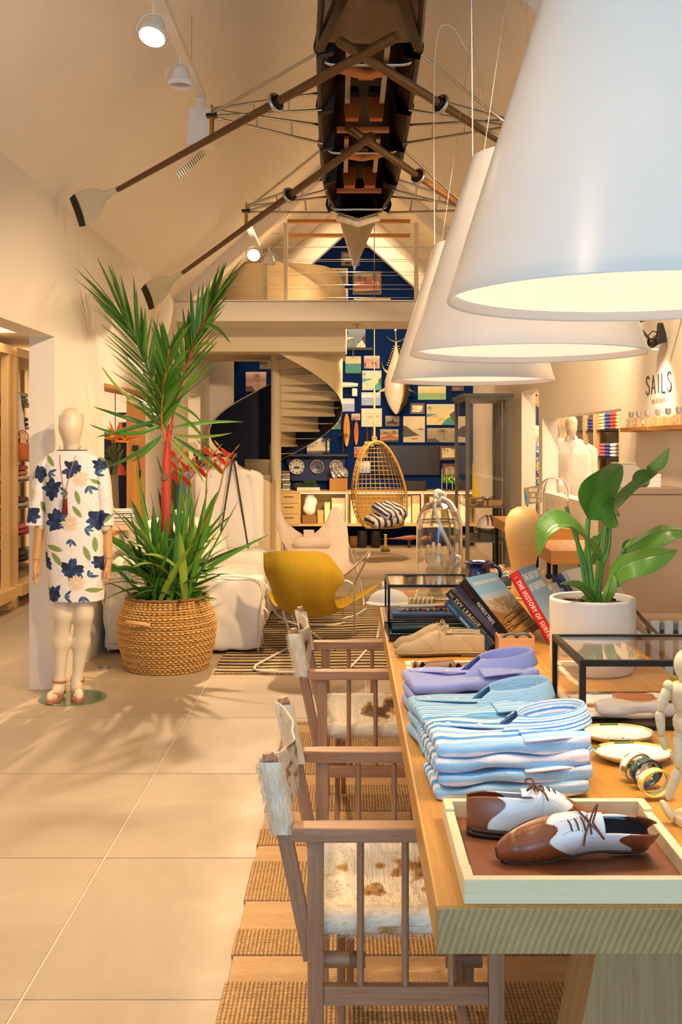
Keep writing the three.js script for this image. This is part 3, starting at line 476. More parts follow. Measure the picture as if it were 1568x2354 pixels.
// ---------------------------------------------------------------- rugs
{
  const coarse = mat(0xffffff, 0.95, { map: dtex(256, 256, (u, v) => { const a = Math.abs(Math.sin(u * 3.1416 * 12)), b = Math.abs(Math.sin(v * 3.1416 * 8)), n = vnoise(u * 24, v * 16, 24, 16); return mixc(rgb(0x94703f), rgb(0xe0b67c), clamp(a * 0.7 * (0.4 + 0.6 * b) + n * 0.45)); }, 0.145, 0.145), bumpMap: dtex(256, 256, (u, v) => Math.abs(Math.sin(u * 3.1416 * 12)) * (0.45 + 0.55 * Math.abs(Math.sin(v * 3.1416 * 8 + (Math.floor(u * 12) % 2) * 1.57))), 0.145, 0.145, false), bumpScale: 0.006 });
  const fine = mat(0xffffff, 0.95, { map: dtex(256, 256, (u, v) => { const n = vnoise(u * 40, v * 128, 40, 128), m = fbm(u * 3, v * 8, 3, 8, 3); return mixc(rgb(0xd8b586), rgb(0xc0945f), clamp(n * 0.6 + m * 0.5 - 0.1)); }, 0.4, 0.25), bumpMap: dtex(128, 128, (u, v) => vnoise(u * 30, v * 64, 30, 64), 0.2, 0.15, false), bumpScale: 0.003 });
  const t = thing('jute_rug', 'woven jute rug with coarse and smooth bands under the table', 'rug', [0.61, 0, 0]);
  const cuts = []; for (let d = 1.08; d < 5.75; d += 0.862) cuts.push([d - 0.11, 0], [d + 0.215, 1], [d + 0.37, 0], [d + 0.54, 1]);
  let prev = 0.97 - 0.11; const seq = [];
  // coarse wide, smooth, coarse narrow, smooth
  for (let d = 0.95; d < 5.7;) for (const [w, c] of [[0.33, 1], [0.155, 0], [0.17, 1], [0.207, 0]]) { const e = Math.min(d + w, 5.8); if (e - d > 0.02) seq.push([d, e, c]); d += w; if (d >= 5.8) break; }
  for (const [a, b, c] of seq) part(t, c ? 'coarse_band' : 'smooth_band', box(c ? 1.912 : 1.9, c ? 0.014 : 0.011, b - a, 0, c ? 0.007 : 0.0055, -(a + b) / 2, c ? 'x' : 'x', 0.004), c ? coarse : fine);
  // black and cream stripes
  const st = dtex(64, 1024, (u, v) => { const w = v + 0.0035 * Math.sin(u * 6.283 * 2) + 0.004 * fbm(u * 3, v * 20, 3, 20, 2), k = w * 34, f = k - Math.floor(k), th = 0.34 + 0.16 * hash(Math.floor(k), 3); return mixc(rgb(0xc9ad7e), rgb(0x1d1712), f < th ? 1 : 0).map((c) => c * (0.88 + 0.2 * vnoise(u * 64, v * 700, 64, 700))); }, 1.2, 3.4);
  const r = thing('striped_rug', 'flat woven rug with black and cream stripes under the lounge chairs', 'rug', [0, 0, 0]);
  part(r, 'weave', uvBox(sheet(40, 60, (u, v) => V(lerp(-0.89, 0.5, u) + 0.008 * Math.sin(v * 40), 0.007 + 0.012 * Math.exp(-Math.pow((v - 0.55 - 0.06 * Math.sin(u * 5)) * 22, 2)), lerp(-7.04, -10.55, v)), 0.009), 'x', false), mat(0xffffff, 0.95, { map: st, bumpMap: bumpFine, bumpScale: 0.002 }));
  const fr = []; for (let i = 0; i < 90; i++) { const x = lerp(-0.885, 0.495, i / 89) + rr(-0.004, 0.004); fr.push(rod(V(x, 0.006, -7.045), V(x + rr(-0.01, 0.01), 0.004, -7.0 + rr(-0.01, 0.01)), 0.002, 0.0015, 5)); }
  const fm = part(r, 'fringe', merge(fr), mat(0xc9ad7e, 0.95)); fm.userData.kind = 'stuff';
}
// ---------------------------------------------------------------- spiral stair, column, railing on the bridge
{
  const C = V(-0.88, 0, -13), R = 0.8, cream = mat(0xe2cfa4, 0.5), top = (a) => 1.06 + 0.64 * a / (Math.PI / 2);          // a = 0 faces the camera, grows to the left
  const pos = (a, r, y) => V(-r * Math.sin(a), y, r * Math.cos(a));
  const t = thing('spiral_staircase', 'cream steel spiral staircase with solid guard, dark blue inside', 'staircase', C);
  part(t, 'pole', new THREE.CylinderGeometry(0.062, 0.062, 3.9, 32).translate(0, 1.95, 0), cream);
  const a1 = Math.PI * 2.02;
  const guard = (r, lo, hi, a0, ae) => (u, v) => { const a = lerp(a0, ae, u); return pos(a, r, lerp(lo(a), hi(a), v)); };
  part(t, 'guard_outer', sheet(120, 4, guard(R, (a) => Math.max(0, top(a) - 1.05), (a) => Math.min(top(a), 3.9), 0.02, a1), 0.01), cream);
  part(t, 'guard_inner', sheet(120, 4, guard(R - 0.012, (a) => Math.max(0.0, top(a) - 1.045), (a) => Math.min(top(a), 3.9) - 0.012, 0.03, a1), 0.008), M.navy);
  part(t, 'guard_skirt', sheet(16, 3, guard(R + 0.003, () => 0, (a) => top(a) - 0.2, 0.02, 1.0), 0.012), cream);
  part(t, 'newel_panel', sheet(2, 6, (u, v) => pos(0.02, lerp(0.06, R, u), lerp(0, 1.06, v)), 0.012), cream);
  const n = 15;
  for (let i = 0; i < n; i++) {
    const a = i / n * a1, b = (i + 1.12) / n * a1, y = 0.17 + i * 0.187; if (y > 2.9) break;
    part(t, 'tread', sheet(8, 3, (u, v) => pos(lerp(a, b, u), lerp(0.055, R - 0.02, v), y), 0.03), cream);
    part(t, 'riser', sheet(2, 3, (u, v) => pos(a + 0.01, lerp(0.055, R - 0.02, v), y - 0.187 * u), 0.012), cream);
    part(t, 'soffit', sheet(8, 3, (u, v) => pos(lerp(a, (i + 1.02) / n * a1, u), lerp(0.055, R - 0.025, v), y - 0.1 + 0.0 * u), 0.008), cream);
  }
  // curved guard round the stair head on the mezzanine
  const dr = thing('stair_head_guard', 'cream curved guard wall behind the bridge railing', 'guard wall', [-0.88, 2.6, -13.15]);
  part(dr, 'wall', sheet(60, 6, (u, v) => { const a = lerp(-1.85, 1.9, u); return V(-0.84 * Math.sin(a), lerp(0, 0.98 - 0.62 * Math.pow(clamp((u - 0.0) * -1 + 0.3) / 0.3, 2), v), 0.84 * Math.cos(a)); }, 0.03), cream);
  part(dr, 'floor_plate', bmm(-0.92, 0.83, -0.03, 0.0, -0.8, 0.8), cream);
  // round column by the back wall
  struct('column', new THREE.CylinderGeometry(0.235, 0.235, 2.95, 48).translate(at(497, 1017, 14.2).x, 1.475, -14.2), M.wall);
  struct('ceiling_back_left', bmm(XL, -1.4, 2.83, 2.93, -15.99, -12.36), M.wall);
}
{ // railing: timber handrails, posts, wires
  const t = thing('railing', 'bridge railing with timber handrails, white posts and thin steel wires', 'railing', [0, 2.99, 0]), y = (py, d) => EYE - (py - 1017) * d / FOCAL - 2.99;
  const zf = -11.33, zb = -11.95, k = (YR - YE) / (XC - XL);
  for (const [z, py] of [[zf, 505], [zb, 538]]) {
    const h = y(py, -z), half = Math.min(1.79, (YR - (h + 2.99) - 0.24) / k);
    part(t, 'handrail', bmm(-half, half, h - 0.035, h, z - 0.03, z + 0.03, 'x', 0.006), M.honey);
    for (const x of [at(657, 0, -z).x, at(957, 0, -z).x]) part(t, 'post', bmm(x - 0.022, x + 0.022, 0.0, h - 0.035, z - 0.02, z + 0.02, 'y'), M.cream);
    for (let i = 1; i < 6; i++) { const yy = h * i / 6, hf = Math.min(1.8, (YR - (yy + 2.99) - 0.26) / k); part(t, 'wire', rod(V(-hf, yy, z), V(hf, yy, z), 0.0025, 0.0025, 6), M.steel); }
  }
  const s = thing('sprinkler', 'small sprinkler head under the bridge soffit', 'sprinkler', [at(820, 750, 11.5).x, 2.785, -11.5]);
  part(s, 'rosette', lathe([[0.045, 0], [0.04, -0.008], [0.012, -0.012], [0, -0.012]], 20), M.steel); part(s, 'nozzle', lathe([[0.008, -0.012], [0.01, -0.04], [0.018, -0.045], [0, -0.05]], 14), M.steel);
  const d = thing('smoke_detector', 'white smoke detector beside the sprinkler under the bridge', 'smoke detector', [at(849, 750, 11.5).x, 2.785, -11.5]);
  part(d, 'base', lathe([[0.05, 0], [0.05, -0.015], [0.04, -0.02], [0, -0.02]], 24), M.white); part(d, 'sensor', lathe([[0.03, -0.02], [0.028, -0.035], [0, -0.037]], 20), M.white);
}
// box with rounded edges and soft wrinkles
function soft(w, h, d, r = 0.04, amp = 0.008, n = 14, fr = 6) {
  const g = new THREE.BoxGeometry(w, h, d, n, n, n), p = g.attributes.position, o = rnd() * 50;
  for (let i = 0; i < p.count; i++) {
    const q = V(p.getX(i), p.getY(i), p.getZ(i)), c = V(clamp(q.x, -w / 2 + r, w / 2 - r), clamp(q.y, -h / 2 + r, h / 2 - r), clamp(q.z, -d / 2 + r, d / 2 - r)), e = q.clone().sub(c), L = e.length();
    if (L > 1e-6) e.multiplyScalar(r / L); const nn = e.clone().normalize();
    const k = amp * (fbm((q.x + q.z * 0.7) * fr + o, (q.y + q.z * 0.5) * fr + o, 1e6, 1e6, 3) - 0.5) * 2 + amp * 0.6 * Math.sin((q.x * 1.3 + q.y + q.z * 0.8) * fr * 4 + o + 3 * vnoise(q.x * fr, q.y * fr + q.z * fr));
    q.copy(c).add(e).addScaledVector(nn, k); p.setXYZ(i, q.x, q.y, q.z);
  }
  const m = mergeVertices((g.deleteAttribute('normal'), g.deleteAttribute('uv'), g)); m.computeVertexNormals(); return uvBox(m, 'x', false);
}
{ // white slip-covered sofa along the left wall
  const t = thing('sofa', 'white slip-covered sofa with loose cushions behind the basket', 'sofa', [-1.2, 0, -8.68]), m = M.offwhite, m2 = mat(0xf2ede2, 0.85, { bumpMap: weaveBump, bumpScale: 0.0006 });
  part(t, 'base', soft(0.98, 0.3, 1.7, 0.03, 0.008).translate(0.03, 0.17, 0), m);
  part(t, 'armrest', soft(1.13, 0.52, 0.22, 0.035, 0.012, 20).translate(0.01, 0.29, 0.88), m);
  part(t, 'armrest', soft(1.13, 0.53, 0.22, 0.035, 0.012, 20).translate(0.01, 0.295, -0.88), m);
  part(t, 'backrest', soft(0.2, 0.6, 1.98, 0.05, 0.012, 18).translate(-0.45, 0.36, 0), m);
  for (const z of [0.38, -0.38]) part(t, 'seat_cushion', soft(0.84, 0.17, 0.76, 0.06, 0.014, 18).translate(0.08, 0.39, z), m2);
  for (const z of [0.38, -0.38]) { const c = part(t, 'back_cushion', soft(0.22, 0.48, 0.72, 0.09, 0.02, 18, 5), m2, [-0.26, 0.68, z], [0, 0, 0.22]); }
  for (const z of [0.995, -0.995]) { part(t, 'piping', tube([[-0.52, 0.03, z * 0.998], [-0.545, 0.3, z], [-0.53, 0.535, z], [0, 0.556, z], [0.55, 0.535, z], [0.565, 0.3, z], [0.55, 0.03, z * 0.998]], 0.006, 80, 6), m); }
  for (const y of [0.5, 0.32]) part(t, 'cover_tie', sheet(10, 2, (u, v) => V(0.585 + 0.03 * Math.sin(u * 3), y - 0.1 * u, 0.86 + 0.05 * v - 0.06 * u), 0.003), m2);
  for (const z of [0.6, -0.6]) part(t, 'foot', box(0.06, 0.04, 0.06, 0.4, 0.02, z), M.black);
  // throw cushions stand on the seat against the back
  const c1 = solo('throw_cushion', soft(0.16, 0.42, 0.46, 0.075, 0.02, 16, 6), m2, 'rumpled white throw cushion on the near end of the sofa', 'cushion', 'sofa cushions', [-1.27, 0.72, -8.15], [0.1, 0.35, 0.35]);
  solo('throw_cushion', soft(0.16, 0.38, 0.44, 0.07, 0.02, 16, 6), m2, 'white throw cushion at the far end of the sofa', 'cushion', 'sofa cushions', [-1.24, 0.7, -9.25], [0, -0.3, 0.4]);
}
// ---------------------------------------------------------------- two lounge chairs with hide slings
{
  const rodM = mat(0xe9e4d8, 0.35), suede = (a, b) => mat(0xffffff, 0.85, { map: dtex(256, 256, (u, v) => mixc(rgb(a), rgb(b), clamp(fbm(u * 5, v * 5, 5, 5, 4) * 1.6 - 0.3)), 1), bumpMap: bumpFine, bumpScale: 0.0015 });
  const yl = suede(0xc09a0e, 0xa8860a), bg = suede(0xd9c7b4, 0xc9b5a1);
  { // yellow, seen from behind
    const t = thing('lounge_chair', 'mustard yellow hide sling chair on white rods, seen from behind', 'lounge chair', [0, 0.014, 0], 0, 'sling lounge chairs'); const a = (x, y, d) => at(x, y, d);
    const rows = [[a(606, 1275, 7.42), a(640, 1272, 7.36), a(690, 1272, 7.34), a(735, 1274, 7.36), a(757, 1282, 7.42)],
      [a(608, 1315, 7.4), a(650, 1310, 7.3), a(700, 1310, 7.28), a(755, 1312, 7.32), a(791, 1332, 7.45)],
      [a(622, 1352, 7.45), a(650, 1352, 7.32), a(700, 1352, 7.3), a(745, 1354, 7.33), a(773, 1362, 7.42)],
      [a(632, 1385, 7.55), a(660, 1398, 7.42), a(700, 1402, 7.4), a(740, 1398, 7.42), a(770, 1388, 7.5)],
      [a(640, 1398, 7.7), a(670, 1416, 7.6), a(710, 1422, 7.58), a(760, 1416, 7.62), a(786, 1402, 7.68)],
      [a(628, 1392, 8.0), a(668, 1412, 7.95), a(720, 1415, 7.95), a(780, 1402, 7.95), a(840, 1372, 7.95)],
      [a(610, 1362, 8.25), a(660, 1390, 8.25), a(720, 1396, 8.25), a(800, 1376, 8.22), a(876, 1346, 8.15)]];
    part(t, 'sling', sheet(48, 32, patch(rows), 0.006), yl);
    const W = (...p) => tube(p.map((q) => q), 0.009, 60, 8);
    const F = (x, y) => { const d = 3754 / (y - 1017); return at(x, y, d).setY(0.009); };
    // bent rods: floor loops and uprights
    part(t, 'frame_rod', tube([a(876, 1347, 8.14), a(880, 1352, 8.13), F(868, 1468), F(850, 1492), F(800, 1546), F(762, 1552)].map((p) => p), 0.009, 60, 8), rodM);
    part(t, 'frame_rod', tube([a(757, 1330, 7.47), a(790, 1340, 7.5), a(812, 1356, 7.55), F(812, 1460), F(770, 1500)], 0.009, 40, 8), rodM);
    part(t, 'frame_rod', tube([F(762, 1552), F(690, 1553), F(600, 1550), F(586, 1541), F(612, 1524), F(676, 1492), F(740, 1478)], 0.009, 80, 8), rodM);
    part(t, 'frame_rod', tube([a(650, 1408, 7.72), a(660, 1440, 7.74), F(676, 1492)], 0.009, 30, 8), rodM);
    part(t, 'frame_rod', tube([F(740, 1478), F(700, 1450), a(640, 1420, 8.3), a(611, 1366, 8.24)], 0.009, 40, 8), rodM);
  }
  { // beige butterfly chair facing the camera
    const t = thing('lounge_chair', 'beige suede butterfly chair with head bolster facing the camera', 'lounge chair', [0, 0.014, 0], 0, 'sling lounge chairs'), a = at;
    const rows = [[a(634, 1200, 9.3), a(637, 1181, 9.31), a(646, 1178, 9.31), a(660, 1206, 9.28), a(708, 1236, 9.2), a(748, 1206, 9.28), a(762, 1174, 9.33), a(776, 1170, 9.35), a(786, 1190, 9.35)],
      [a(640, 1226, 9.25), a(650, 1229, 9.2), a(660, 1233, 9.18), a(680, 1242, 9.14), a(712, 1250, 9.1), a(745, 1242, 9.14), a(768, 1232, 9.18), a(784, 1224, 9.25), a(798, 1216, 9.3)],
      [a(655, 1258, 9.1), a(664, 1262, 9.05), a(674, 1266, 9), a(690, 1270, 8.94), a(715, 1274, 8.9), a(745, 1270, 8.94), a(772, 1264, 9), a(788, 1257, 9.05), a(801, 1250, 9.1)],
      [a(672, 1290, 8.95), a(680, 1298, 8.88), a(690, 1306, 8.8), a(704, 1313, 8.74), a(725, 1318, 8.7), a(754, 1313, 8.74), a(775, 1307, 8.78), a(790, 1300, 8.84), a(803, 1292, 8.9)],
      [a(660, 1312, 8.7), a(672, 1321, 8.63), a(686, 1330, 8.55), a(708, 1338, 8.48), a(735, 1342, 8.45), a(768, 1337, 8.48), a(788, 1329, 8.53), a(804, 1317, 8.6), a(818, 1302, 8.65)],
      [a(620, 1288, 8.4), a(640, 1306, 8.35), a(664, 1320, 8.28), a(698, 1334, 8.22), a(740, 1340, 8.2), a(778, 1332, 8.22), a(806, 1314, 8.28), a(832, 1290, 8.34), a(852, 1268, 8.4)]];
    part(t, 'sling', sheet(40, 32, patch(rows), 0.008), bg);
    const b = part(t, 'head_bolster', loft([[676, 0.3], [680, 0.8], [690, 1], [718, 1.02], [748, 1], [757, 0.8], [760, 0.3]].map(([x, k]) => { const c = a(x, 1251, 8.98), o = []; for (let j = 0; j < 16; j++) { const q = j / 16 * 6.283; o.push(V(c.x, c.y + 0.05 * k * Math.sin(q), c.z + 0.04 * k * Math.cos(q))); } return o; })), bg);
    part(t, 'bolster_strap', sheet(4, 6, (u, v) => a(lerp(698, 722, u), lerp(1222, 1252, v), 9.15 - 0.12 * v), 0.005), mat(0xcfbba7, 0.85));
    const F = (x, y) => at(x, y, 3754 / (y - 1017)).setY(0.008);
    part(t, 'frame_rod', tube([a(776, 1178, 9.36), a(788, 1215, 9.34), F(836, 1392), F(780, 1440), F(640, 1438)], 0.008, 60, 8), rodM);
    part(t, 'frame_rod', tube([a(634, 1190, 9.32), a(646, 1220, 9.3), F(680, 1440), F(800, 1425), F(842, 1405)], 0.008, 60, 8), rodM);
    part(t, 'frame_rod', tube([a(852, 1272, 8.41), a(838, 1300, 8.5), F(786, 1396), F(740, 1402)], 0.008, 40, 8), rodM);
    part(t, 'frame_rod', tube([a(620, 1292, 8.41), a(640, 1330, 8.6), F(700, 1398), F(740, 1402)], 0.008, 40, 8), rodM);
  }
}
// ---------------------------------------------------------------- woven basket
{
  const C = at(384, 1550, 7.27).setY(0), t = thing('basket', 'tall round seagrass basket with rope handle', 'basket', C), strands = [0xc79a55, 0xb98c48, 0xd1a763].map((c) => mat(c, 0.7)), rim = mat(0x8a5a34, 0.8);
  const R = (y) => lerp(0.268, 0.322, Math.sin(clamp(y / 0.3) * 1.571)) - 0.055 * sm(0.3, 0.48, y);
  const rows = 30, N = 52;
  for (let i = 0; i < rows; i++) {
    const y = 0.01 + i * 0.0156, pts = []; for (let j = 0; j < N * 2; j++) { const a = (j + 0.5 * (i % 2) * 2) / (N * 2) * 6.283, r = R(y) + 0.008 * (j % 2 ? 1 : -1) + rr(-0.001, 0.001); pts.push([r * Math.cos(a), y + rr(-0.0015, 0.0015), r * Math.sin(a)]); }
    part(t, 'woven_strand', new THREE.TubeGeometry(curve(pts, true), N * 4, 0.0078, 5, true), strands[i % 3]);
  }
  for (let j = 0; j < N; j++) { const a = j / N * 6.283; const p = []; for (let i = 0; i < 6; i++) { const y = 0.005 + i * 0.094; p.push([(R(y) - 0.002) * Math.cos(a), y, (R(y) - 0.002) * Math.sin(a)]); } part(t, 'stake', tube(p, 0.005, 10, 5), strands[0]); }
  part(t, 'rim', new THREE.TubeGeometry(curve([...Array(40)].map((_, j) => { const a = j / 40 * 6.283; return [0.272 * Math.cos(a), 0.478 + 0.006 * (j % 2), 0.272 * Math.sin(a)]; }), true), 120, 0.011, 6, true), rim);
  part(t, 'inner_pot', lathe([[0, 0.02], [0.24, 0.02], [0.26, 0.2], [0.25, 0.36], [0.24, 0.36], [0.24, 0.3], [0, 0.3]], 32), mat(0x2a2018, 0.9));
  const h = (s) => { const a0 = 2.05 * s; return [0, 0.25, 0.5, 0.75, 1].map((k) => { const a = a0 + lerp(-0.3, 0.3, k), r = R(0.33) + 0.05 * Math.sin(k * 3.14) + 0.004; return [r * Math.cos(a), 0.335 + 0.02 * Math.sin(k * 3.14), r * Math.sin(a)]; }); };
  part(t, 'rope_handle', tube(h(1), 0.014, 24, 8), strands[2]); part(t, 'rope_handle', tube(h(-0.6), 0.014, 24, 8), strands[2]);
}
// ---------------------------------------------------------------- palm and heliconias standing in the basket
const leafTex = (a, b) => dtex(128, 128, (u, v) => mixc(rgb(a), rgb(b), clamp(0.45 * fbm(u * 3, v * 3, 3, 3, 3) + 0.4 * Math.abs(Math.sin(v * 40)) * 0.4 + (Math.abs(v - 0.5) < 0.05 ? 0.35 : 0))), 1);
const leafM = [[0x3f7a20, 0x5f9a30], [0x4f8a26, 0x7aa838], [0x336a1e, 0x4f8630], [0x86a838, 0xb2c04e]].map(([a, b]) => phys(0xffffff, 0.4, { map: leafTex(a, b), transmission: 0.15, thickness: 0 }));
function leaflet(P, D, L, w, droop, twist = 0, n = 9) {
  const d = D.clone().normalize(), s0 = d.clone().cross(V(0, 1, 0)); if (s0.lengthSq() < 1e-4) s0.set(1, 0, 0); const S = s0.normalize().applyAxisAngle(d, twist), N = S.clone().cross(d);
  return sheet(n, 2, (u, v) => { const s = v * 2 - 1, h = w * Math.pow(Math.sin(Math.PI * (0.03 + 0.97 * Math.pow(u, 0.75))), 0.8) * 0.5; return P.clone().addScaledVector(d, L * u).add(V(0, -droop * L * u * u, 0)).addScaledVector(S, s * h).addScaledVector(N, 0.3 * Math.abs(s) * h); }, 0.0012);
}
{
  const t = thing('palm', 'tall potted palm with red stems and feathered fronds in the basket', 'palm', [0, 0, 0]), D0 = 7.27, a = (x, y, dz = 0) => at(x, y, D0 + dz);
  const red = mat(0xb4392c, 0.45), green = mat(0x2e5a26, 0.5), ring = mat(0xc9b89a, 0.7), orange = mat(0xc9722c, 0.5);
  part(t, 'trunk', tube([[a(386, 1440)], [a(384, 1380)], [a(382, 1300)], [a(382, 1228)]].map((p) => p[0]), 0.036, 24, 14), green);
  for (const y of [1240, 1262, 1290]) part(t, 'node_ring', new THREE.TorusGeometry(0.036, 0.004, 6, 20).rotateX(Math.PI / 2).translate(a(382, y).x, a(382, y).y, a(382, y).z), ring);
  part(t, 'crown_shaft', loft([[382, 1232, 0.033], [381, 1150, 0.032], [382, 1060, 0.026], [386, 1010, 0.022], [393, 975, 0.017]].map(([x, y, r]) => { const c = a(x, y), o = []; for (let j = 0; j < 14; j++) o.push(V(c.x + r * Math.cos(j * 0.4488), c.y, c.z + r * Math.sin(j * 0.4488))); return o; })), red);
  part(t, 'sheath_scar', soft(0.05, 0.06, 0.05, 0.02, 0.008, 8).translate(a(380, 1096).x, a(380, 1096).y, a(380, 1096).z + 0.015), mat(0x7a5a44, 0.9));
  const frond = (rp, rm, list) => {
    const c = curve(rp), f = part(t, 'frond', new THREE.TubeGeometry(c, 40, 0.008, 6), rm);
    for (const [k, side, ang, L, w, droop, mi, out = 0] of list) {
      const P = c.getPoint(k), T = c.getTangent(k), S = V(T.y, -T.x, 0).multiplyScalar(side).normalize(), D = T.clone().multiplyScalar(Math.cos(ang)).addScaledVector(S, Math.sin(ang)).add(V(0, 0, out)).normalize();
      part(f, 'leaflet', leaflet(P, D, L, w, droop, rr(-0.5, 0.5)), leafM[mi]);
    }
  };
  const gen = (n, k0, k1, angs, Ls, w, droop) => { const o = []; for (let i = 0; i < n; i++) { const q = i / (n - 1), k = lerp(k0, k1, q), s = i % 2 ? 1 : -1; o.push([k, s, lerp(angs[0], angs[1], q) * rr(0.8, 1.2), lerp(Ls[0], Ls[1], q) * rr(0.8, 1.15), w * rr(0.75, 1.2), droop * rr(0.3, 1.4), Math.floor(rr(0, 2.9)), rr(-0.25, 0.35)]); } return o; };
  frond([a(388, 1000), a(366, 930, -0.03), a(340, 850, -0.06), a(312, 780, -0.1), a(284, 730, -0.14)], leafM[0], gen(70, 0.1, 1, [0.7, 0.16], [0.34, 0.46], 0.028, 0.04));
  frond([a(394, 975), a(412, 900, 0.02), a(438, 815, 0.05), a(466, 745, 0.08), a(492, 690, 0.1)], red, gen(58, 0.15, 1, [0.5, 0.14], [0.38, 0.34], 0.028, 0.06));
  frond([a(384, 1020), a(374, 985, -0.05), a(372, 940, -0.12), a(378, 880, -0.2), a(390, 800, -0.3)], orange, gen(44, 0.2, 0.95, [0.6, 0.3], [0.3, 0.34], 0.036, 0.06));
  // arching outer leaflets, left and right
  const arcs = [[[372, 975], [300, 1020], [205, 975]], [[370, 950], [290, 930], [232, 840]], [[368, 965], [300, 985], [222, 1005]], [[366, 985], [290, 960], [215, 935]], [[372, 1000], [300, 1060], [240, 1075]], [[395, 985], [470, 965], [560, 970]], [[398, 1000], [470, 1010], [535, 995]], [[400, 1005], [470, 1050], [512, 1090]], [[398, 950], [440, 960], [490, 1040]], [[396, 930], [440, 935], [470, 980]], [[392, 1010], [440, 1060], [470, 1110]], [[370, 1005], [330, 1050], [300, 1062]], [[440, 820], [470, 770], [496, 800]], [[470, 750], [500, 742], [530, 790]]];
  for (const [p, q, r] of arcs) { const A = a(...p, -0.05), B = a(...q, rr(-0.25, 0.1)), C = a(...r, rr(-0.3, 0.15)), cv = new THREE.QuadraticBezierCurve3(A, B, C), w = rr(0.02, 0.032); part(t, 'leaflet', sheet(14, 2, (u, v) => { const s = v * 2 - 1, P = cv.getPoint(u), T = cv.getTangent(u), S = V(-T.y, T.x, 0.3).normalize(); return P.addScaledVector(S, s * w * 0.5 * Math.pow(Math.sin(Math.PI * (0.05 + 0.95 * Math.pow(u, 0.7))), 0.7)).add(V(0, 0, 0.25 * Math.abs(s) * w)); }, 0.0012), leafM[Math.floor(rr(0, 3.99))]); }
  // low clump of young leaves at the foot
  const foot = a(385, 1405);
  for (let i = 0; i < 150; i++) {
    const th = rr(0, 6.283), el = rr(0.35, 1.5), L = rr(0.45, 1.0) * (0.35 + 0.65 * Math.sin(el)) , D = V(Math.cos(th) * Math.cos(el), Math.sin(el), Math.sin(th) * Math.cos(el) * 0.8);
    const base = foot.clone().add(V(rr(-0.12, 0.16), rr(0, 0.25), rr(-0.1, 0.12)));
    part(t, 'leaf', leaflet(base, D, L, rr(0.036, 0.064), rr(0.02, 0.5) * (1.4 - 0.8 * Math.sin(el)), rr(-0.8, 0.8)), leafM[Math.floor(rr(0, 3.3))]);
  }
  const hel = mat(0xd8411c, 0.5), helT = mat(0xb9a23a, 0.6), stemM = mat(0x7d7a2c, 0.5);
  const spots = [[[430, 1260], [424, 1170], [412, 1105], [400, 1035]], [[436, 1280], [446, 1190], [438, 1110], [432, 1038]], [[448, 1270], [470, 1180], [476, 1090], [486, 1036]], [[452, 1250], [500, 1140], [514, 1085], [527, 1040]]], nm = ['leftmost orange heliconia flower beside the palm stem', 'orange heliconia flower second from the palm stem', 'orange heliconia flower third from the palm stem', 'rightmost orange heliconia flower by the white shirt'];
  spots.forEach((p, i) => {
    const g = thing('heliconia', nm[i], 'flower', [0, 0, 0], 0, 'heliconias in the basket'), c = curve([[388 + i * 4, 1440], ...p].map(([x, y]) => a(x, y, 0.1)));
    part(g, 'stem', new THREE.TubeGeometry(c, 40, 0.006, 6), stemM);
    for (let k = 0; k < 5; k++) { const P = c.getPoint(0.72 + k * 0.055), s = k % 2 ? 1 : -1, dir = V(s * 0.8, 0.75, 0.2).normalize(); const b = part(g, 'bract', leaflet(P, dir, 0.12 - k * 0.012, 0.05, -0.25, 0.6, 6), hel); part(b, 'bract_tip', leaflet(P.clone().addScaledVector(dir, 0.08).add(V(0, 0.02, 0.004)), dir, 0.05, 0.02, -0.2, 0.6, 4), helT); }
  });
}
{ // round floor socket
  const t = thing('floor_socket', 'small round metal floor socket left of the basket', 'floor socket', at(240, 1536, 3754 / (1536 - 1017)).setY(0.0));
  part(t, 'ring', new THREE.TorusGeometry(0.036, 0.006, 6, 28).rotateX(Math.PI / 2).translate(0, 0.002, 0), M.steel); part(t, 'lid', new THREE.CylinderGeometry(0.03, 0.03, 0.004, 24).translate(0, 0.002, 0), M.steel);
}
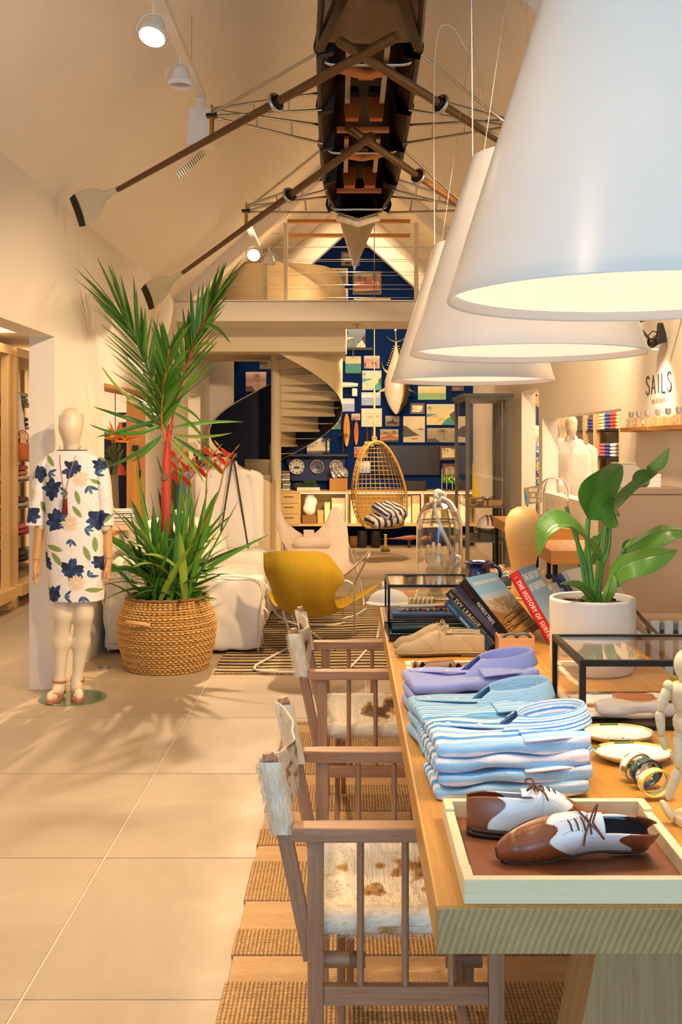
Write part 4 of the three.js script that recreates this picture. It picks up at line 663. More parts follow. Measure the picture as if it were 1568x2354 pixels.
// ---------------------------------------------------------------- mannequin in a floral dress
{
  const t = thing('mannequin', 'headless-faced female mannequin in a white floral dress on a glass disc', 'mannequin', at(167, 1605, 6.384).setY(0)); t.userData.label = 'faceless cream mannequin in a white floral dress on a glass disc';
  const skin = mat(0xead9b8, 0.42), wood = mat(0xffffff, 0.5, { map: woodTex(0xdcae74, 0xcb9655, 4, 40) });
  part(t, 'base_disc', lathe([[0, 0], [0.196, 0], [0.198, 0.003], [0.196, 0.008], [0, 0.008]], 64), phys(0xcfe6dc, 0.03, { transmission: 0.9, thickness: 0 }));
  part(t, 'body', blend([
    [-0.008, 1.655, 0.0, 0.073, -0.008, 1.61, 0.015, 0.068, 0.85], [-0.008, 1.6, 0.022, 0.055, -0.008, 1.56, 0.03, 0.042], [-0.008, 1.56, 0, 0.047, -0.006, 1.43, -0.01, 0.05],
    [-0.13, 1.385, 0, 0.03, 0.13, 1.385, 0, 0.03], [0, 1.35, -0.01, 0.07, 0, 1.2, 0, 0.08], [0, 1.2, 0, 0.08, 0.01, 1.0, 0, 0.08], [-0.05, 0.92, 0, 0.08, 0.07, 0.92, 0, 0.08],
    [-0.15, 1.37, 0, 0.03, -0.2, 1.12, 0.0, 0.03], [-0.2, 1.12, 0, 0.036, -0.187, 1.02, 0.02, 0.03], [0.15, 1.37, 0, 0.03, 0.205, 1.12, 0, 0.03], [0.205, 1.12, 0, 0.036, 0.2, 1.02, 0.02, 0.03],
    [-0.055, 0.85, 0, 0.078, -0.052, 0.5, 0.02, 0.052], [-0.052, 0.5, 0.02, 0.05, -0.07, 0.33, -0.005, 0.047], [-0.07, 0.33, -0.005, 0.047, -0.078, 0.1, -0.01, 0.027], [-0.078, 0.1, -0.01, 0.028, -0.085, 0.05, 0.0, 0.03], [-0.082, 0.05, 0.0, 0.026, -0.092, 0.038, 0.1, 0.024], [-0.095, 0.036, 0.1, 0.022, -0.097, 0.032, 0.145, 0.016],
    [0.075, 0.85, 0, 0.078, 0.07, 0.5, 0.02, 0.052], [0.07, 0.5, 0.02, 0.05, 0.045, 0.33, -0.03, 0.047], [0.045, 0.33, -0.03, 0.047, 0.018, 0.1, -0.03, 0.027], [0.018, 0.1, -0.03, 0.028, 0.02, 0.05, -0.02, 0.03], [0.022, 0.05, -0.02, 0.026, 0.05, 0.038, 0.07, 0.024], [0.052, 0.036, 0.07, 0.022, 0.065, 0.032, 0.11, 0.016]], { cell: 0.009, k: 0.035 }), skin);
  // jointed wooden forearms and hands
  const hand = (sx, x, y, z, nm) => {
    const f = part(t, 'wooden_forearm', rod(V(x, y, z), V(x - sx * 0.012, y - 0.2, z + 0.03), 0.029, 0.024, 16), wood);
    const b = [], hx = x - sx * 0.012, hy = y - 0.215, hz = z + 0.03;
    b.push([hx, hy, hz, 0.02, hx + sx * 0.004, hy - 0.06, hz + 0.012, 0.021, 0.7]);
    for (let i = 0; i < 4; i++) { const o = (i - 1.5) * 0.0125, L = [0.04, 0.046, 0.044, 0.034][i]; b.push([hx + 0.003, hy - 0.072, hz + 0.012 + o, 0.0075, hx - sx * 0.006, hy - 0.072 - L * 0.6, hz + 0.014 + o * 1.15, 0.007], [hx - sx * 0.006, hy - 0.072 - L * 0.6, hz + 0.014 + o * 1.15, 0.007, hx + sx * 0.006, hy - 0.072 - L * 1.25, hz + 0.016 + o * 1.15, 0.006]); }
    b.push([hx, hy - 0.02, hz + 0.028, 0.009, hx + sx * 0.006, hy - 0.058, hz + 0.05, 0.008], [hx + sx * 0.006, hy - 0.058, hz + 0.05, 0.008, hx + sx * 0.01, hy - 0.085, hz + 0.052, 0.0065]);
    part(t, 'wooden_hand', blend(b, { cell: 0.0035, k: 0.006 }), wood); part(t, 'wrist_ball', new THREE.SphereGeometry(0.02, 16, 12).translate(hx, hy + 0.008, hz), wood);
  };
  hand(1, -0.19, 1.03, 0.02); hand(-1, 0.2, 1.03, -0.03);
  // dress: printed cloth, uv is the plane of the front
  const print = ctex(1024, 1664, (c, w, h) => {
    c.fillStyle = '#f6f1ea'; c.fillRect(0, 0, w, h);
    const X = (px) => ((px - 167) / 387 + 0.3) / 0.6 * w, Y = (py) => (1.5 - (1605 - py) / 387) / 0.975 * h, s = w / 0.6 / 387;
    const leafP = (x, y, L, W, a, col, vein) => { c.save(); c.translate(x, y); c.rotate(a); c.fillStyle = col; c.beginPath(); c.moveTo(0, 0); c.bezierCurveTo(L * 0.3, -W, L * 0.8, -W * 0.8, L, 0); c.bezierCurveTo(L * 0.8, W * 0.8, L * 0.3, W, 0, 0); c.fill(); c.strokeStyle = vein; c.lineWidth = 1.5; c.beginPath(); c.moveTo(0, 0); c.lineTo(L * 0.9, 0); for (let k = 1; k < 6; k++) { c.moveTo(L * k / 7, 0); c.lineTo(L * (k / 7 + 0.12), W * 0.45); c.moveTo(L * k / 7, 0); c.lineTo(L * (k / 7 + 0.12), -W * 0.45); } c.stroke(); c.restore(); };
    const big = (px, py, r = 1) => { const x = X(px), y = Y(py); for (let i = 0; i < 9; i++) { const a = i * 0.7 + rr(0, 0.5); leafP(x, y, rr(17, 29) * s * r, rr(8, 12) * s * r, a, ['#23395f', '#31507f', '#1c2f52'][i % 3], '#15233f'); } };
    const small = (px, py, a, n = 3) => { for (let i = 0; i < n; i++) leafP(X(px), Y(py), rr(14, 24) * s, 5 * s, a + (i - 1) * 0.7, ['#41658f', '#6f8fae'][i % 2], '#2c4667'); };
    const green = (px, py, L, a) => leafP(X(px), Y(py), L * s, L * 0.24 * s, a, '#8fa45c', '#6b8440');
    const flower = (px, py, r) => { for (let k = 0; k < 40; k++) { const a = k * 2.4, q = r * Math.sqrt(k / 40) * s; leafP(X(px) + Math.cos(a) * q * 0.4, Y(py) + Math.sin(a) * q * 0.4, q * 0.7 + 6, 3.4 * s, a, k % 3 ? '#f3e3c6' : '#ecd4ae', '#dfbf95'); } for (let k = 0; k < 14; k++) { c.strokeStyle = '#e88a62'; c.lineWidth = 1.6; const a = rr(0, 6.28), q = rr(2, 8) * s; c.beginPath(); c.moveTo(X(px) + Math.cos(a) * q, Y(py) + Math.sin(a) * q); c.lineTo(X(px) + Math.cos(a) * (q + 8), Y(py) + Math.sin(a) * (q + 8)); c.stroke(); } };
    const coral = (px, py) => { c.strokeStyle = '#e79a7c'; c.lineWidth = 2; for (let k = 0; k < 12; k++) { const x = X(px + rr(-16, 16)), y = Y(py + rr(-16, 16)), a = rr(0, 6.28); c.beginPath(); c.moveTo(x, y); c.quadraticCurveTo(x + 12 * Math.cos(a), y + 12 * Math.sin(a), x + 26 * Math.cos(a + 0.6), y + 26 * Math.sin(a + 0.6)); c.stroke(); } };
    [[145, 1150], [205, 1170], [135, 1235], [205, 1290], [150, 1315], [228, 1350], [118, 1085], [225, 1130], [238, 1160], [210, 1065], [160, 1245], [130, 1330]].forEach((p) => coral(...p));
    [[178, 1078, 1], [130, 1122, 1.1], [141, 1195, 1.15], [230, 1190, 1], [178, 1305, 1.15], [110, 1285, 1], [133, 1362, 1], [98, 1085, 0.9], [76, 1182, 1.05], [237, 1068, 0.8], [238, 1290, 0.8]].forEach((p) => big(...p));
    [[195, 1100, 19], [172, 1200, 20], [187, 1335, 20], [75, 1135, 16]].forEach((p) => flower(...p));
    [[185, 1125, 34, 1.3], [178, 1160, 34, 0.9], [225, 1230, 36, 1.5], [203, 1250, 38, 1.2], [118, 1250, 40, 0.3], [130, 1265, 40, 0.9], [205, 1350, 34, 0.1], [110, 1330, 30, 1.2], [80, 1070, 34, 1.6], [112, 1045, 34, 0.9], [100, 1150, 34, 1.2], [243, 1200, 26, -0.8], [215, 1100, 26, 0.5], [225, 1045, 24, 0.6]].forEach((p) => green(...p));
    [[120, 1085, 0.4], [168, 1130, 3], [212, 1115, 1.2], [175, 1235, 1.6], [212, 1320, 5.6], [160, 1365, 0], [200, 1365, 1.4], [225, 1090, -0.6], [150, 1190, -0.5], [205, 1212, 0.3]].forEach((p) => small(...p));
  });
  print.wrapS = print.wrapT = THREE.MirroredRepeatWrapping;
  const cloth = mat(0xffffff, 0.75, { map: print }), planar = (g) => { const p = g.attributes.position, uv = g.attributes.uv; for (let i = 0; i < p.count; i++) uv.setXY(i, (p.getX(i) + 0.3) / 0.6 + (p.getZ(i) < 0 ? 0.13 : 0), (p.getY(i) - 0.525) / 0.975); return g; };
  const ring = (y, x0, x1, dz, k = 0, zc = 0) => { const o = []; for (let j = 0; j < 48; j++) { const a = j / 48 * 6.283, c = Math.cos(a), s = Math.sin(a), f = 1 + k * Math.sin(a * 7 + y * 5); o.push(V((x0 + x1) / 2 + (x1 - x0) / 2 * Math.sign(c) * Math.pow(Math.abs(c), 0.85) * f, y, zc + dz * Math.sign(s) * Math.pow(Math.abs(s), 0.85) * f)); } return o; };
  const dress = part(t, 'dress', planar(sheetFromRings([ring(0.592, -0.132, 0.18, 0.115, 0.02), ring(0.6, -0.134, 0.182, 0.118, 0.02), ring(0.75, -0.148, 0.185, 0.125, 0.018), ring(0.9, -0.158, 0.186, 0.128, 0.012), ring(1.05, -0.16, 0.18, 0.125, 0.006), ring(1.18, -0.16, 0.175, 0.122), ring(1.28, -0.165, 0.17, 0.12), ring(1.36, -0.175, 0.172, 0.1), ring(1.42, -0.17, 0.165, 0.075), ring(1.455, -0.13, 0.122, 0.062), ring(1.472, -0.092, 0.082, 0.058, 0, -0.004)])), cloth);
  const sleeve = (pts, nm) => part(t, 'sleeve', planar(sheetFromRings(pts.map(([x, y, z, rx, rz]) => { const o = []; for (let j = 0; j < 24; j++) { const a = j / 24 * 6.283; o.push(V(x + rx * Math.cos(a), y + 0.2 * rx * Math.cos(a) * (y > 1.3 ? 1 : 0), z + rz * Math.sin(a) * (1 + 0.04 * Math.sin(a * 5 + y * 9)))); } return o; }))), cloth);
  sleeve([[-0.14, 1.425, 0, 0.03, 0.03], [-0.16, 1.4, 0, 0.045, 0.06], [-0.185, 1.3, 0, 0.05, 0.062], [-0.2, 1.2, 0.005, 0.05, 0.06], [-0.21, 1.1, 0.01, 0.052, 0.058], [-0.215, 1.03, 0.015, 0.056, 0.06]]);
  sleeve([[0.14, 1.425, 0, 0.03, 0.03], [0.158, 1.4, 0, 0.042, 0.06], [0.18, 1.3, 0, 0.045, 0.06], [0.192, 1.2, 0.0, 0.042, 0.06], [0.2, 1.1, 0.0, 0.042, 0.058], [0.204, 1.03, 0.0, 0.042, 0.06]]);
  part(t, 'neck_trim', tube(ring(1.473, -0.092, 0.082, 0.058, 0, -0.004).filter((_, i) => i % 3 === 0), 0.003, 60, 6, true), mat(0x26314a, 0.7));
  // tassel necklace
  const nk = part(t, 'necklace', tube([[-0.07, 1.5, 0.02], [-0.05, 1.4, 0.088], [-0.02, 1.26, 0.13], [-0.008, 1.2, 0.135], [0.0, 1.26, 0.132], [0.025, 1.4, 0.09], [0.055, 1.5, 0.02]], 0.0022, 60, 6), mat(0xb98a4a, 0.4, { metalness: 0.6 }));
  part(nk, 'bead', new THREE.SphereGeometry(0.014, 16, 12).scale(1, 0.8, 1).translate(-0.008, 1.195, 0.14), mat(0x8d8880, 0.3, { metalness: 0.8 }));
  part(nk, 'tassel', merge([...Array(26)].map((_, i) => rod(V(-0.008 + 0.01 * Math.cos(i * 2.4), 1.188, 0.14 + 0.008 * Math.sin(i * 2.4)), V(-0.008 + 0.017 * Math.cos(i * 2.4) * Math.sqrt((i % 9) / 9 + 0.2), 1.1, 0.142 + 0.012 * Math.sin(i * 2.4)), 0.0028, 0.0024, 5))), mat(0x7e2a22, 0.8));
  // strap sandals
  for (const [x, z, ry] of [[-0.088, 0.06, -0.06], [0.036, 0.03, 0.28]]) {
    const s = new THREE.Group(); s.name = 'sandal'; s.position.set(x, 0.008, z); s.rotation.y = ry; t.add(s); const lm = mat(0xb97a50, 0.6);
    part(s, 'sole', uvBox(extr(new THREE.Shape([...Array(28)].map((_, i) => { const a = i / 28 * 6.283, zz = Math.sin(a) * 0.118; return new THREE.Vector2(Math.cos(a) * (0.034 + 0.012 * (zz + 0.118) / 0.236) , zz); })), 0.014, 0.003).rotateX(Math.PI / 2).translate(0, 0.014, 0), 'x'), lm);
    part(s, 'ankle_strap', new THREE.TorusGeometry(0.034, 0.006, 6, 24).scale(1, 1, 1.6).rotateX(Math.PI / 2).translate(0.006, 0.09, -0.068), lm);
    part(s, 'toe_strap', merge([tube([[-0.036, 0.016, 0.02], [-0.022, 0.045, 0.045], [0, 0.04, 0.075], [0.002, 0.02, 0.085]], 0.005, 20, 6), tube([[0.036, 0.016, 0.02], [0.022, 0.045, 0.045], [0, 0.04, 0.075], [0.002, 0.02, 0.085]], 0.005, 20, 6)]), lm);
    part(s, 'heel_counter', sheet(12, 4, (u, v) => { const a = lerp(2.2, 7.2, u) + 0.0; return V(0.036 * Math.cos(lerp(3.3, 6.12, u)), 0.012 + 0.085 * v, -0.075 + 0.035 * Math.sin(lerp(3.3, 6.12, u))); }, 0.004), lm);
    part(s, 'buckle', box(0.012, 0.014, 0.004, -0.036, 0.09, -0.06), M.steel);
  }
}
function sheetFromRings(rings) { // thin tube of cloth, open at both ends
  const rows = [];
  for (let i = 0; i < rings.length - 1; i++) for (let k = 0; k < 4; k++) { const f = k / 4; rows.push(rings[i].map((p, j) => { const g = (q) => rings[clamp(q, 0, rings.length - 1)][j], a = g(i - 1), b = g(i), c = g(i + 1), d = g(i + 2), t = f; return V(0, 0, 0).addScaledVector(a, -0.5 * t * t * t + t * t - 0.5 * t).addScaledVector(b, 1.5 * t * t * t - 2.5 * t * t + 1).addScaledVector(c, -1.5 * t * t * t + 2 * t * t + 0.5 * t).addScaledVector(d, 0.5 * t * t * t - 0.5 * t * t); })); }
  rows.push(rings[rings.length - 1]); return loft(rows, { caps: false });
}
// shirt with collar, placket, sleeves: hangs from its shoulders at y = 0, 0.72 m long, faces +z
function shirtParts(t, m, { flat = 0.05, L = 0.74, button = M.white, sleeves = 0.56, open = 0.06, spread = 0.1, cuff = true } = {}) {
  const ring = (y, w, d, k = 0) => { const o = []; for (let j = 0; j < 40; j++) { const a = j / 40 * 6.283; o.push(V(w * Math.cos(a), y, d * Math.sin(a) * (1 + 0.16 * k * Math.sin(a * 6 + y * 8)))); } return o; };
  part(t, 'body', sheetFromRings([ring(-L, 0.27, flat * 1.1, 1), ring(-L * 0.75, 0.262, flat * 1.2, 1), ring(-L * 0.5, 0.255, flat * 1.2, 0.8), ring(-L * 0.25, 0.25, flat * 1.15, 0.4), ring(-0.1, 0.24, flat), ring(-0.045, 0.2, flat * 0.8), ring(-0.01, 0.1, flat * 0.8), ring(0.015, 0.065, flat * 0.85)]), m);
  part(t, 'collar', sheet(24, 4, (u, v) => { const a = lerp(2.0, 7.42, u), k = Math.abs(u - 0.5) * 2; return V(0.068 * Math.cos(a) * (1 + 0.25 * (1 - v)), 0.012 + 0.045 * v - 0.03 * (1 - v) * k, 0.06 * Math.sin(a) * (1 + 0.3 * (1 - v)) + 0.01); }, 0.003), m);
  part(t, 'placket', sheet(12, 2, (u, v) => V(lerp(-0.016, 0.016, v), lerp(0.0, -L + 0.01, u), flat * (1.06 + 0.14 * Math.sin(u * 3.14)) + 0.003), 0.002), m);
  for (let i = 0; i < 6; i++) part(t, 'button', new THREE.CylinderGeometry(0.005, 0.005, 0.002, 12).rotateX(Math.PI / 2).translate(0, -0.04 - i * 0.11, flat * 1.2 + 0.006), button);
  for (const s of [-1, 1]) {
    const P = [[0.18, -0.06], [0.235, -0.1], [0.235 + spread * 0.4, -0.1 - sleeves * 0.35], [0.235 + spread * 0.75, -0.1 - sleeves * 0.7], [0.235 + spread, -0.1 - sleeves]];
    const sl = part(t, 'sleeve', sheetFromRings(P.map(([x, y], i) => { const o = []; for (let j = 0; j < 20; j++) { const a = j / 20 * 6.283, r = lerp(0.085, 0.052, i / 4); o.push(V(s * (x + r * Math.cos(a) * (i ? 1 : 0.3)), y + (i ? 0 : 0.02 * Math.cos(a)) + 0.25 * r * Math.cos(a), r * 0.55 * Math.sin(a) * (1 + 0.1 * Math.sin(a * 4 + i)))); } return o; })), m);
    if (cuff) part(sl, 'cuff', loft([0, 0.5, 1].map((k) => { const o = [], [x, y] = P[4]; for (let j = 0; j < 18; j++) { const a = j / 18 * 6.283, r = 0.062; o.push(V(s * (x + r * Math.cos(a)), y - 0.01 + 0.05 * k + 0.2 * r * Math.cos(a), r * 0.62 * Math.sin(a))); } return o; }), { caps: false }), m);
  }
}
{ // clothes rack behind the sofa
  const A = V(-1.52, 1.4, -10.75), B = V(-1.06, 1.4, -9.85), u = B.clone().sub(A).normalize(), t = thing('clothes_rack', 'dark metal clothes rack standing behind the sofa', 'clothes rack', [0, 0, 0]), rm = mat(0x4a463f, 0.4, { metalness: 0.5 });
  part(t, 'bar', rod(A.clone().addScaledVector(u, -0.05), B.clone().addScaledVector(u, 0.05), 0.016, 0.016, 14), rm);
  const n = V(-u.z, 0, u.x);
  for (const P of [A, B]) { for (const s of [-1, 1]) part(t, 'leg', rod(P.clone().add(V(0, 0, 0)), P.clone().addScaledVector(n, 0.24 * s).setY(0), 0.0085, 0.0085, 8), rm); part(t, 'end_knob', new THREE.SphereGeometry(0.021, 14, 10).translate(P.x + u.x * 0.05 * (P === B ? 1 : -1), P.y, P.z + u.z * 0.05 * (P === B ? 1 : -1)), rm); }
  const cols = [[0xb48a4c, 'ochre shirt first on the rack beside the palm'], [0x8a7350, 'brown shirt second on the rack'], [0x6f7fa8, 'slate blue shirt third on the rack'], [0xb9b6c2, 'pale grey shirt fourth on the rack'], [0x8f9fcc, 'light blue shirt fifth on the rack'], [0xe0d8d6, 'off-white shirt sixth on the rack'], [0xf3ece2, 'white shirt hanging foremost on the rack']];
  cols.forEach(([c, label], i) => {
    const P = A.clone().lerp(B, (i + 0.5) / 7.2), ang = Math.atan2(u.x, u.z) - 0.1 - (i === 6 ? 0.35 : rr(0, 0.2)), g = thing('hanging_shirt', label, 'shirt', [P.x, P.y - 0.11, P.z], ang, 'shirts on the clothes rack');
    shirtParts(g, mat(c, 0.85, { bumpMap: weaveBump, bumpScale: 0.0004 }), { flat: 0.035, spread: 0.03 });
    part(g, 'hanger', tube([[-0.2, -0.045, 0], [-0.08, 0.0, 0], [0, 0.03, 0], [0.08, 0.0, 0], [0.2, -0.045, 0]], 0.006, 30, 6), M.pine);
    part(g, 'hanger_hook', tube([[0, 0.03, 0], [0, 0.085, 0], [0.017, 0.105, 0], [0.0, 0.13, 0], [-0.019, 0.115, 0]], 0.0025, 24, 6), M.steel);
  });
  const h = thing('straw_hat', 'cream straw hat resting on the clothes rack', 'hat', at(435, 1034, 10.9).setY(1.42), 0.3);
  part(h, 'brim', sheet(40, 4, (q, v) => { const a = q * 6.283, r = lerp(0.09, 0.2, v); return V(r * Math.cos(a), 0.015 + 0.03 * v * v * Math.sin(a * 2) * 0.6, r * Math.sin(a) * 0.8); }, 0.004), mat(0xe3d2b2, 0.9)); part(h, 'crown', lathe([[0.09, 0.015], [0.085, 0.07], [0.06, 0.1], [0, 0.095]], 28), mat(0xe3d2b2, 0.9));
}
// folded garment: layered soft block with a rounded fold in front (+z)
const foldGeo = {};
function folded(label, category, group, c, pos, ry = 0, [w, h, d] = [0.24, 0.045, 0.26], m2) {
  const key = [w, h, d].join(); foldGeo[key] ??= [mergedFold(w, h, d), mergedFold(w, h, d)];
  const m = c.isMaterial ? c : (foldGeo['m' + c] ??= mat(c, 0.9, { bumpMap: weaveBump, bumpScale: 0.0008 }));
  return solo('folded_garment', foldGeo[key][Math.floor(rr(0, 1.99))], m, label, category, group, pos, [0, ry, 0]);
}
function mergedFold(w, h, d) { const g = soft(w, h, d, Math.min(h * 0.48, 0.03), h * 0.07, 8, 9); return g.translate(0, h / 2, 0); }
// ---------------------------------------------------------------- side room on the left: shelving and clothes
{
  const unit = (z0, z1, label) => {
    const t = thing('shelving_unit', label, 'shelving', [0, 0, 0], 0, 'timber shelving in the left room'), X = -3.08, D = 0.5;
    for (const z of [z0, z1]) for (const x of [X, X - D]) part(t, 'post', bmm(x - 0.07, x, 0.06, 2.32, z - 0.035, z + 0.035, 'y', 0.004), M.pine);
    part(t, 'top_rail', bmm(X - D - 0.07, X + 0.01, 2.32, 2.4, z1 - 0.04, z0 + 0.04, 'z'), M.pine); part(t, 'plinth', bmm(X - D - 0.07, X + 0.06, 0.1, 0.2, z1 - 0.05, z0 + 0.05, 'z'), M.pine); for (const z of [z0, z1]) part(t, 'foot', bmm(X - 0.1, X, 0, 0.1, z - 0.04, z + 0.04), M.pine);
    part(t, 'back_panel', bmm(X - D - 0.06, X - D - 0.04, 0.2, 2.32, z1, z0, 'z'), M.cream);
    for (const y of [0.36, 0.62, 0.88, 1.14, 1.4, 1.66, 1.9]) { part(t, 'shelf', bmm(X - D, X - 0.08, y, y + 0.012, z1 + 0.04, z0 - 0.04, 'z'), M.blackMetal); }
    return t;
  };
  unit(-7.9, -9.75, 'nearer timber shelving unit in the left side room'); unit(-9.98, -11.9, 'farther timber shelving unit with folded clothes in the left room');
  const cs = [[0.372, [0x3a2a24, 0x4a382c], 'dark brown'], [0.632, [0xd8475a, 0xe07a86], 'pink'], [0.892, [0xd9cfc0, 0x7a5240], 'cream and brown'], [1.152, [0xe9d8c6, 0xd89a86, 0xd07060], 'rose'], [1.412, [0xb03a4e, 0xb94458, 0xa83448], 'crimson'], [1.672, [0x2e2e2c, 0x444038], 'black'], [1.912, [0x8a8a70, 0xbdb89a], 'olive']];
  const ord = ['lowest', 'second', 'third', 'fourth'];
  cs.forEach(([y, c, nm], k) => { for (let s = 0; s < 2; s++) c.forEach((q, i) => folded(`${nm} folded garment, ${ord[i]} of the ${s ? 'rear' : 'front'} pile on the left room shelving`, 'folded clothes', 'folded clothes in the left room', q, [-3.33, y + i * 0.048, -10.18 - s * 0.3], 1.57, [0.27, 0.047, 0.34])); });
  for (let s = 0; s < 3; s++) cs.forEach(([y, c, nm], k) => folded(`${nm} folded garment ${['first', 'second', 'third'][s]} from the left on the nearer shelving`, 'folded clothes', 'folded clothes in the left room', c[0], [-3.33, y, -8.25 - s * 0.45], 1.57, [0.3, 0.09, 0.34]));
  // shopping bag of tan leather and a dressed arm beyond the post
  const bag = thing('leather_bag', 'tan leather tote bag hanging behind the shelving post', 'bag', at(52, 1062, 10.12)); const tan = mat(0xc0673a, 0.5);
  part(bag, 'body', soft(0.2, 0.17, 0.08, 0.025, 0.006, 10).translate(0, 0.09, 0), tan); part(bag, 'handle', tube([[-0.05, 0.17, 0], [-0.045, 0.26, 0.01], [0, 0.3, 0], [0.045, 0.26, -0.01], [0.05, 0.17, 0]], 0.006, 30, 6), tan); part(bag, 'buckle', box(0.02, 0.03, 0.006, 0.03, 0.03, 0.043), M.steel);
  const b2 = thing('display_form', 'half-hidden display form in a white sleeve beside the tan bag', 'mannequin', at(41, 1000, 10.2)); const P = b2.position;
  part(b2, 'white_sleeve', blend([[-0.02, 0.36, 0, 0.045, 0.0, 0.18, 0, 0.05], [0.0, 0.18, 0, 0.05, 0.03, 0.04, 0.02, 0.045]], { cell: 0.012 }), M.white);
  part(b2, 'hand', blend([[0.03, 0.03, 0.02, 0.032, 0.06, -0.02, 0.03, 0.03], [0.06, -0.02, 0.04, 0.012, 0.065, -0.08, 0.05, 0.01], [0.075, -0.02, 0.03, 0.012, 0.085, -0.08, 0.035, 0.01], [0.05, -0.02, 0.05, 0.012, 0.045, -0.075, 0.06, 0.01]], { cell: 0.006, k: 0.012 }), mat(0xe6c48f, 0.5));
  // bouquet of orange strelitzia in a stand, red lamp, navy coat, seen through the timber-lined opening
  const v = at(278, 1010, 9.0), bq = thing('strelitzia_bouquet', 'bunch of orange strelitzia flowers seen through the timber-lined opening', 'flowers', v), or = [mat(0xe8902a, 0.6), mat(0xd06a1c, 0.6), mat(0xf0b24a, 0.6)], gs = mat(0x4f5a34, 0.7);
  for (let i = 0; i < 46; i++) { const a = rr(-0.4, 3.54), d = V(Math.cos(a) * rr(0.3, 1), Math.sin(a) * rr(0.3, 1) + 0.15, rr(-0.4, 0.7)).normalize(); part(bq, 'petal', leaflet(V(rr(-0.04, 0.06), rr(-0.03, 0.04), rr(-0.03, 0.05)), d, rr(0.1, 0.18), rr(0.018, 0.03), rr(-0.1, 0.2), rr(-1, 1), 6), or[i % 3]); }
  for (let i = 0; i < 12; i++) part(bq, 'stem', rod(V(rr(-0.06, 0.02), 0.02, rr(-0.03, 0.03)), V(-0.1 + rr(-0.05, 0.05), -0.42, rr(-0.04, 0.04)), 0.008, 0.01, 6), gs);
  for (let i = 0; i < 9; i++) part(bq, 'leaf', leaflet(V(rr(-0.08, 0.0), -0.2, rr(-0.03, 0.05)), V(rr(-0.5, 0.2), rr(-0.2, 1), 0.3), 0.25, 0.06, 0.3, rr(-1, 1), 7), gs);
  const vs = thing('glass_vase', 'tall vase holding the strelitzia bunch behind the opening', 'vase', [v.x - 0.1, 0.83, v.z]); part(vs, 'body', lathe([[0, 0.003], [0.07, 0.003], [0.085, 0.1], [0.075, v.y - 0.83 - 0.3], [0.07, v.y - 0.83 - 0.3], [0.08, 0.1], [0.066, 0.01], [0, 0.01]], 28), mat(0x6a5a42, 0.5)); part(vs, 'lip', new THREE.TorusGeometry(0.073, 0.005, 6, 28).rotateX(Math.PI / 2).translate(0, v.y - 0.83 - 0.3, 0), mat(0x6a5a42, 0.5));
  const lp = thing('red_lamp', 'dome-shaped dark red lamp shade behind the timber-lined opening', 'lamp', at(265, 1092, 9.6)); part(lp, 'shade', lathe([[0.11, 0], [0.1, 0.03], [0.07, 0.085], [0.03, 0.11], [0.012, 0.12], [0.012, 0.115], [0.066, 0.08], [0.104, 0]], 32), mat(0xa23a22, 0.45)); part(lp, 'stem', rod(V(0, 0.115, 0), V(0, 1.15, 0), 0.004, 0.004, 6), M.black);
  const nv = thing('navy_coat', 'navy garment hanging beside the timber jamb', 'garment', at(291, 985, 10.2), 0.9); shirtParts(nv, mat(0x272c52, 0.85), { flat: 0.05, L: 0.78, button: M.navy }); part(nv, 'hanger_hook', tube([[0, 0.01, 0], [0, 0.1, 0], [0.02, 0.12, 0], [0, 0.14, 0]], 0.003, 16, 6), M.steel);
  part(nv, 'hanging_rail', rod(V(-0.1, 0.14, 0), V(0.4, 0.14, 0), 0.01, 0.01, 8), M.blackMetal);
  const cd = thing('power_cable', 'black cable with switch running down the timber jamb', 'cable', [0, 0, 0]), jx = XL + 0.006, q = (px, py) => { const d = 9.49; return [(px - 802) * d / FOCAL, EYE - (py - 1017) * d / FOCAL, -9.49]; };
  part(cd, 'cord', tube([q(312, 1032), q(316, 1050), q(322, 1080), q(322, 1110), q(330, 1140), q(336, 1170), q(343, 1200)].map(([x, y, z]) => [x, y, z + 0.005]), 0.004, 40, 6), M.black); part(cd, 'plug', box(0.05, 0.05, 0.03, q(312, 1030)[0], q(312, 1030)[1], -9.475), M.black); part(cd, 'inline_switch', box(0.016, 0.06, 0.014, q(322, 1088)[0], q(322, 1088)[1], -9.48), M.black);
  // folded striped shirts on a pale box on the sill
  const bx = at(272, 1206, 8.55), strp = mat(0xffffff, 0.85, { map: dtex(8, 128, (u2, v2) => (v2 * 8 % 1) < 0.3 ? rgb(0x3a3f66) : rgb(0xefe6e0), 0.1, 0.1) });
  const pb = thing('pale_box', 'pale pink display box under the striped shirts behind the sofa', 'box', [bx.x + 0.02, 0.83, bx.z]); part(pb, 'body', box(0.24, 0.05, 0.3, 0, 0.025, 0, 'x', 0.004), mat(0xd9bfa8, 0.7)); part(pb, 'lid', box(0.25, 0.015, 0.31, 0, 0.0575, 0, 'x', 0.004), mat(0xd9bfa8, 0.7));
  for (let i = 0; i < 3; i++) folded(`striped navy and white folded shirt, ${['lowest', 'middle', 'topmost'][i]} of the pile on the pale box`, 'folded clothes', 'striped shirts on the pale box', strp, [bx.x + 0.02, 0.895 + i * 0.032, bx.z], 0.2, [0.22, 0.031, 0.26]);
}
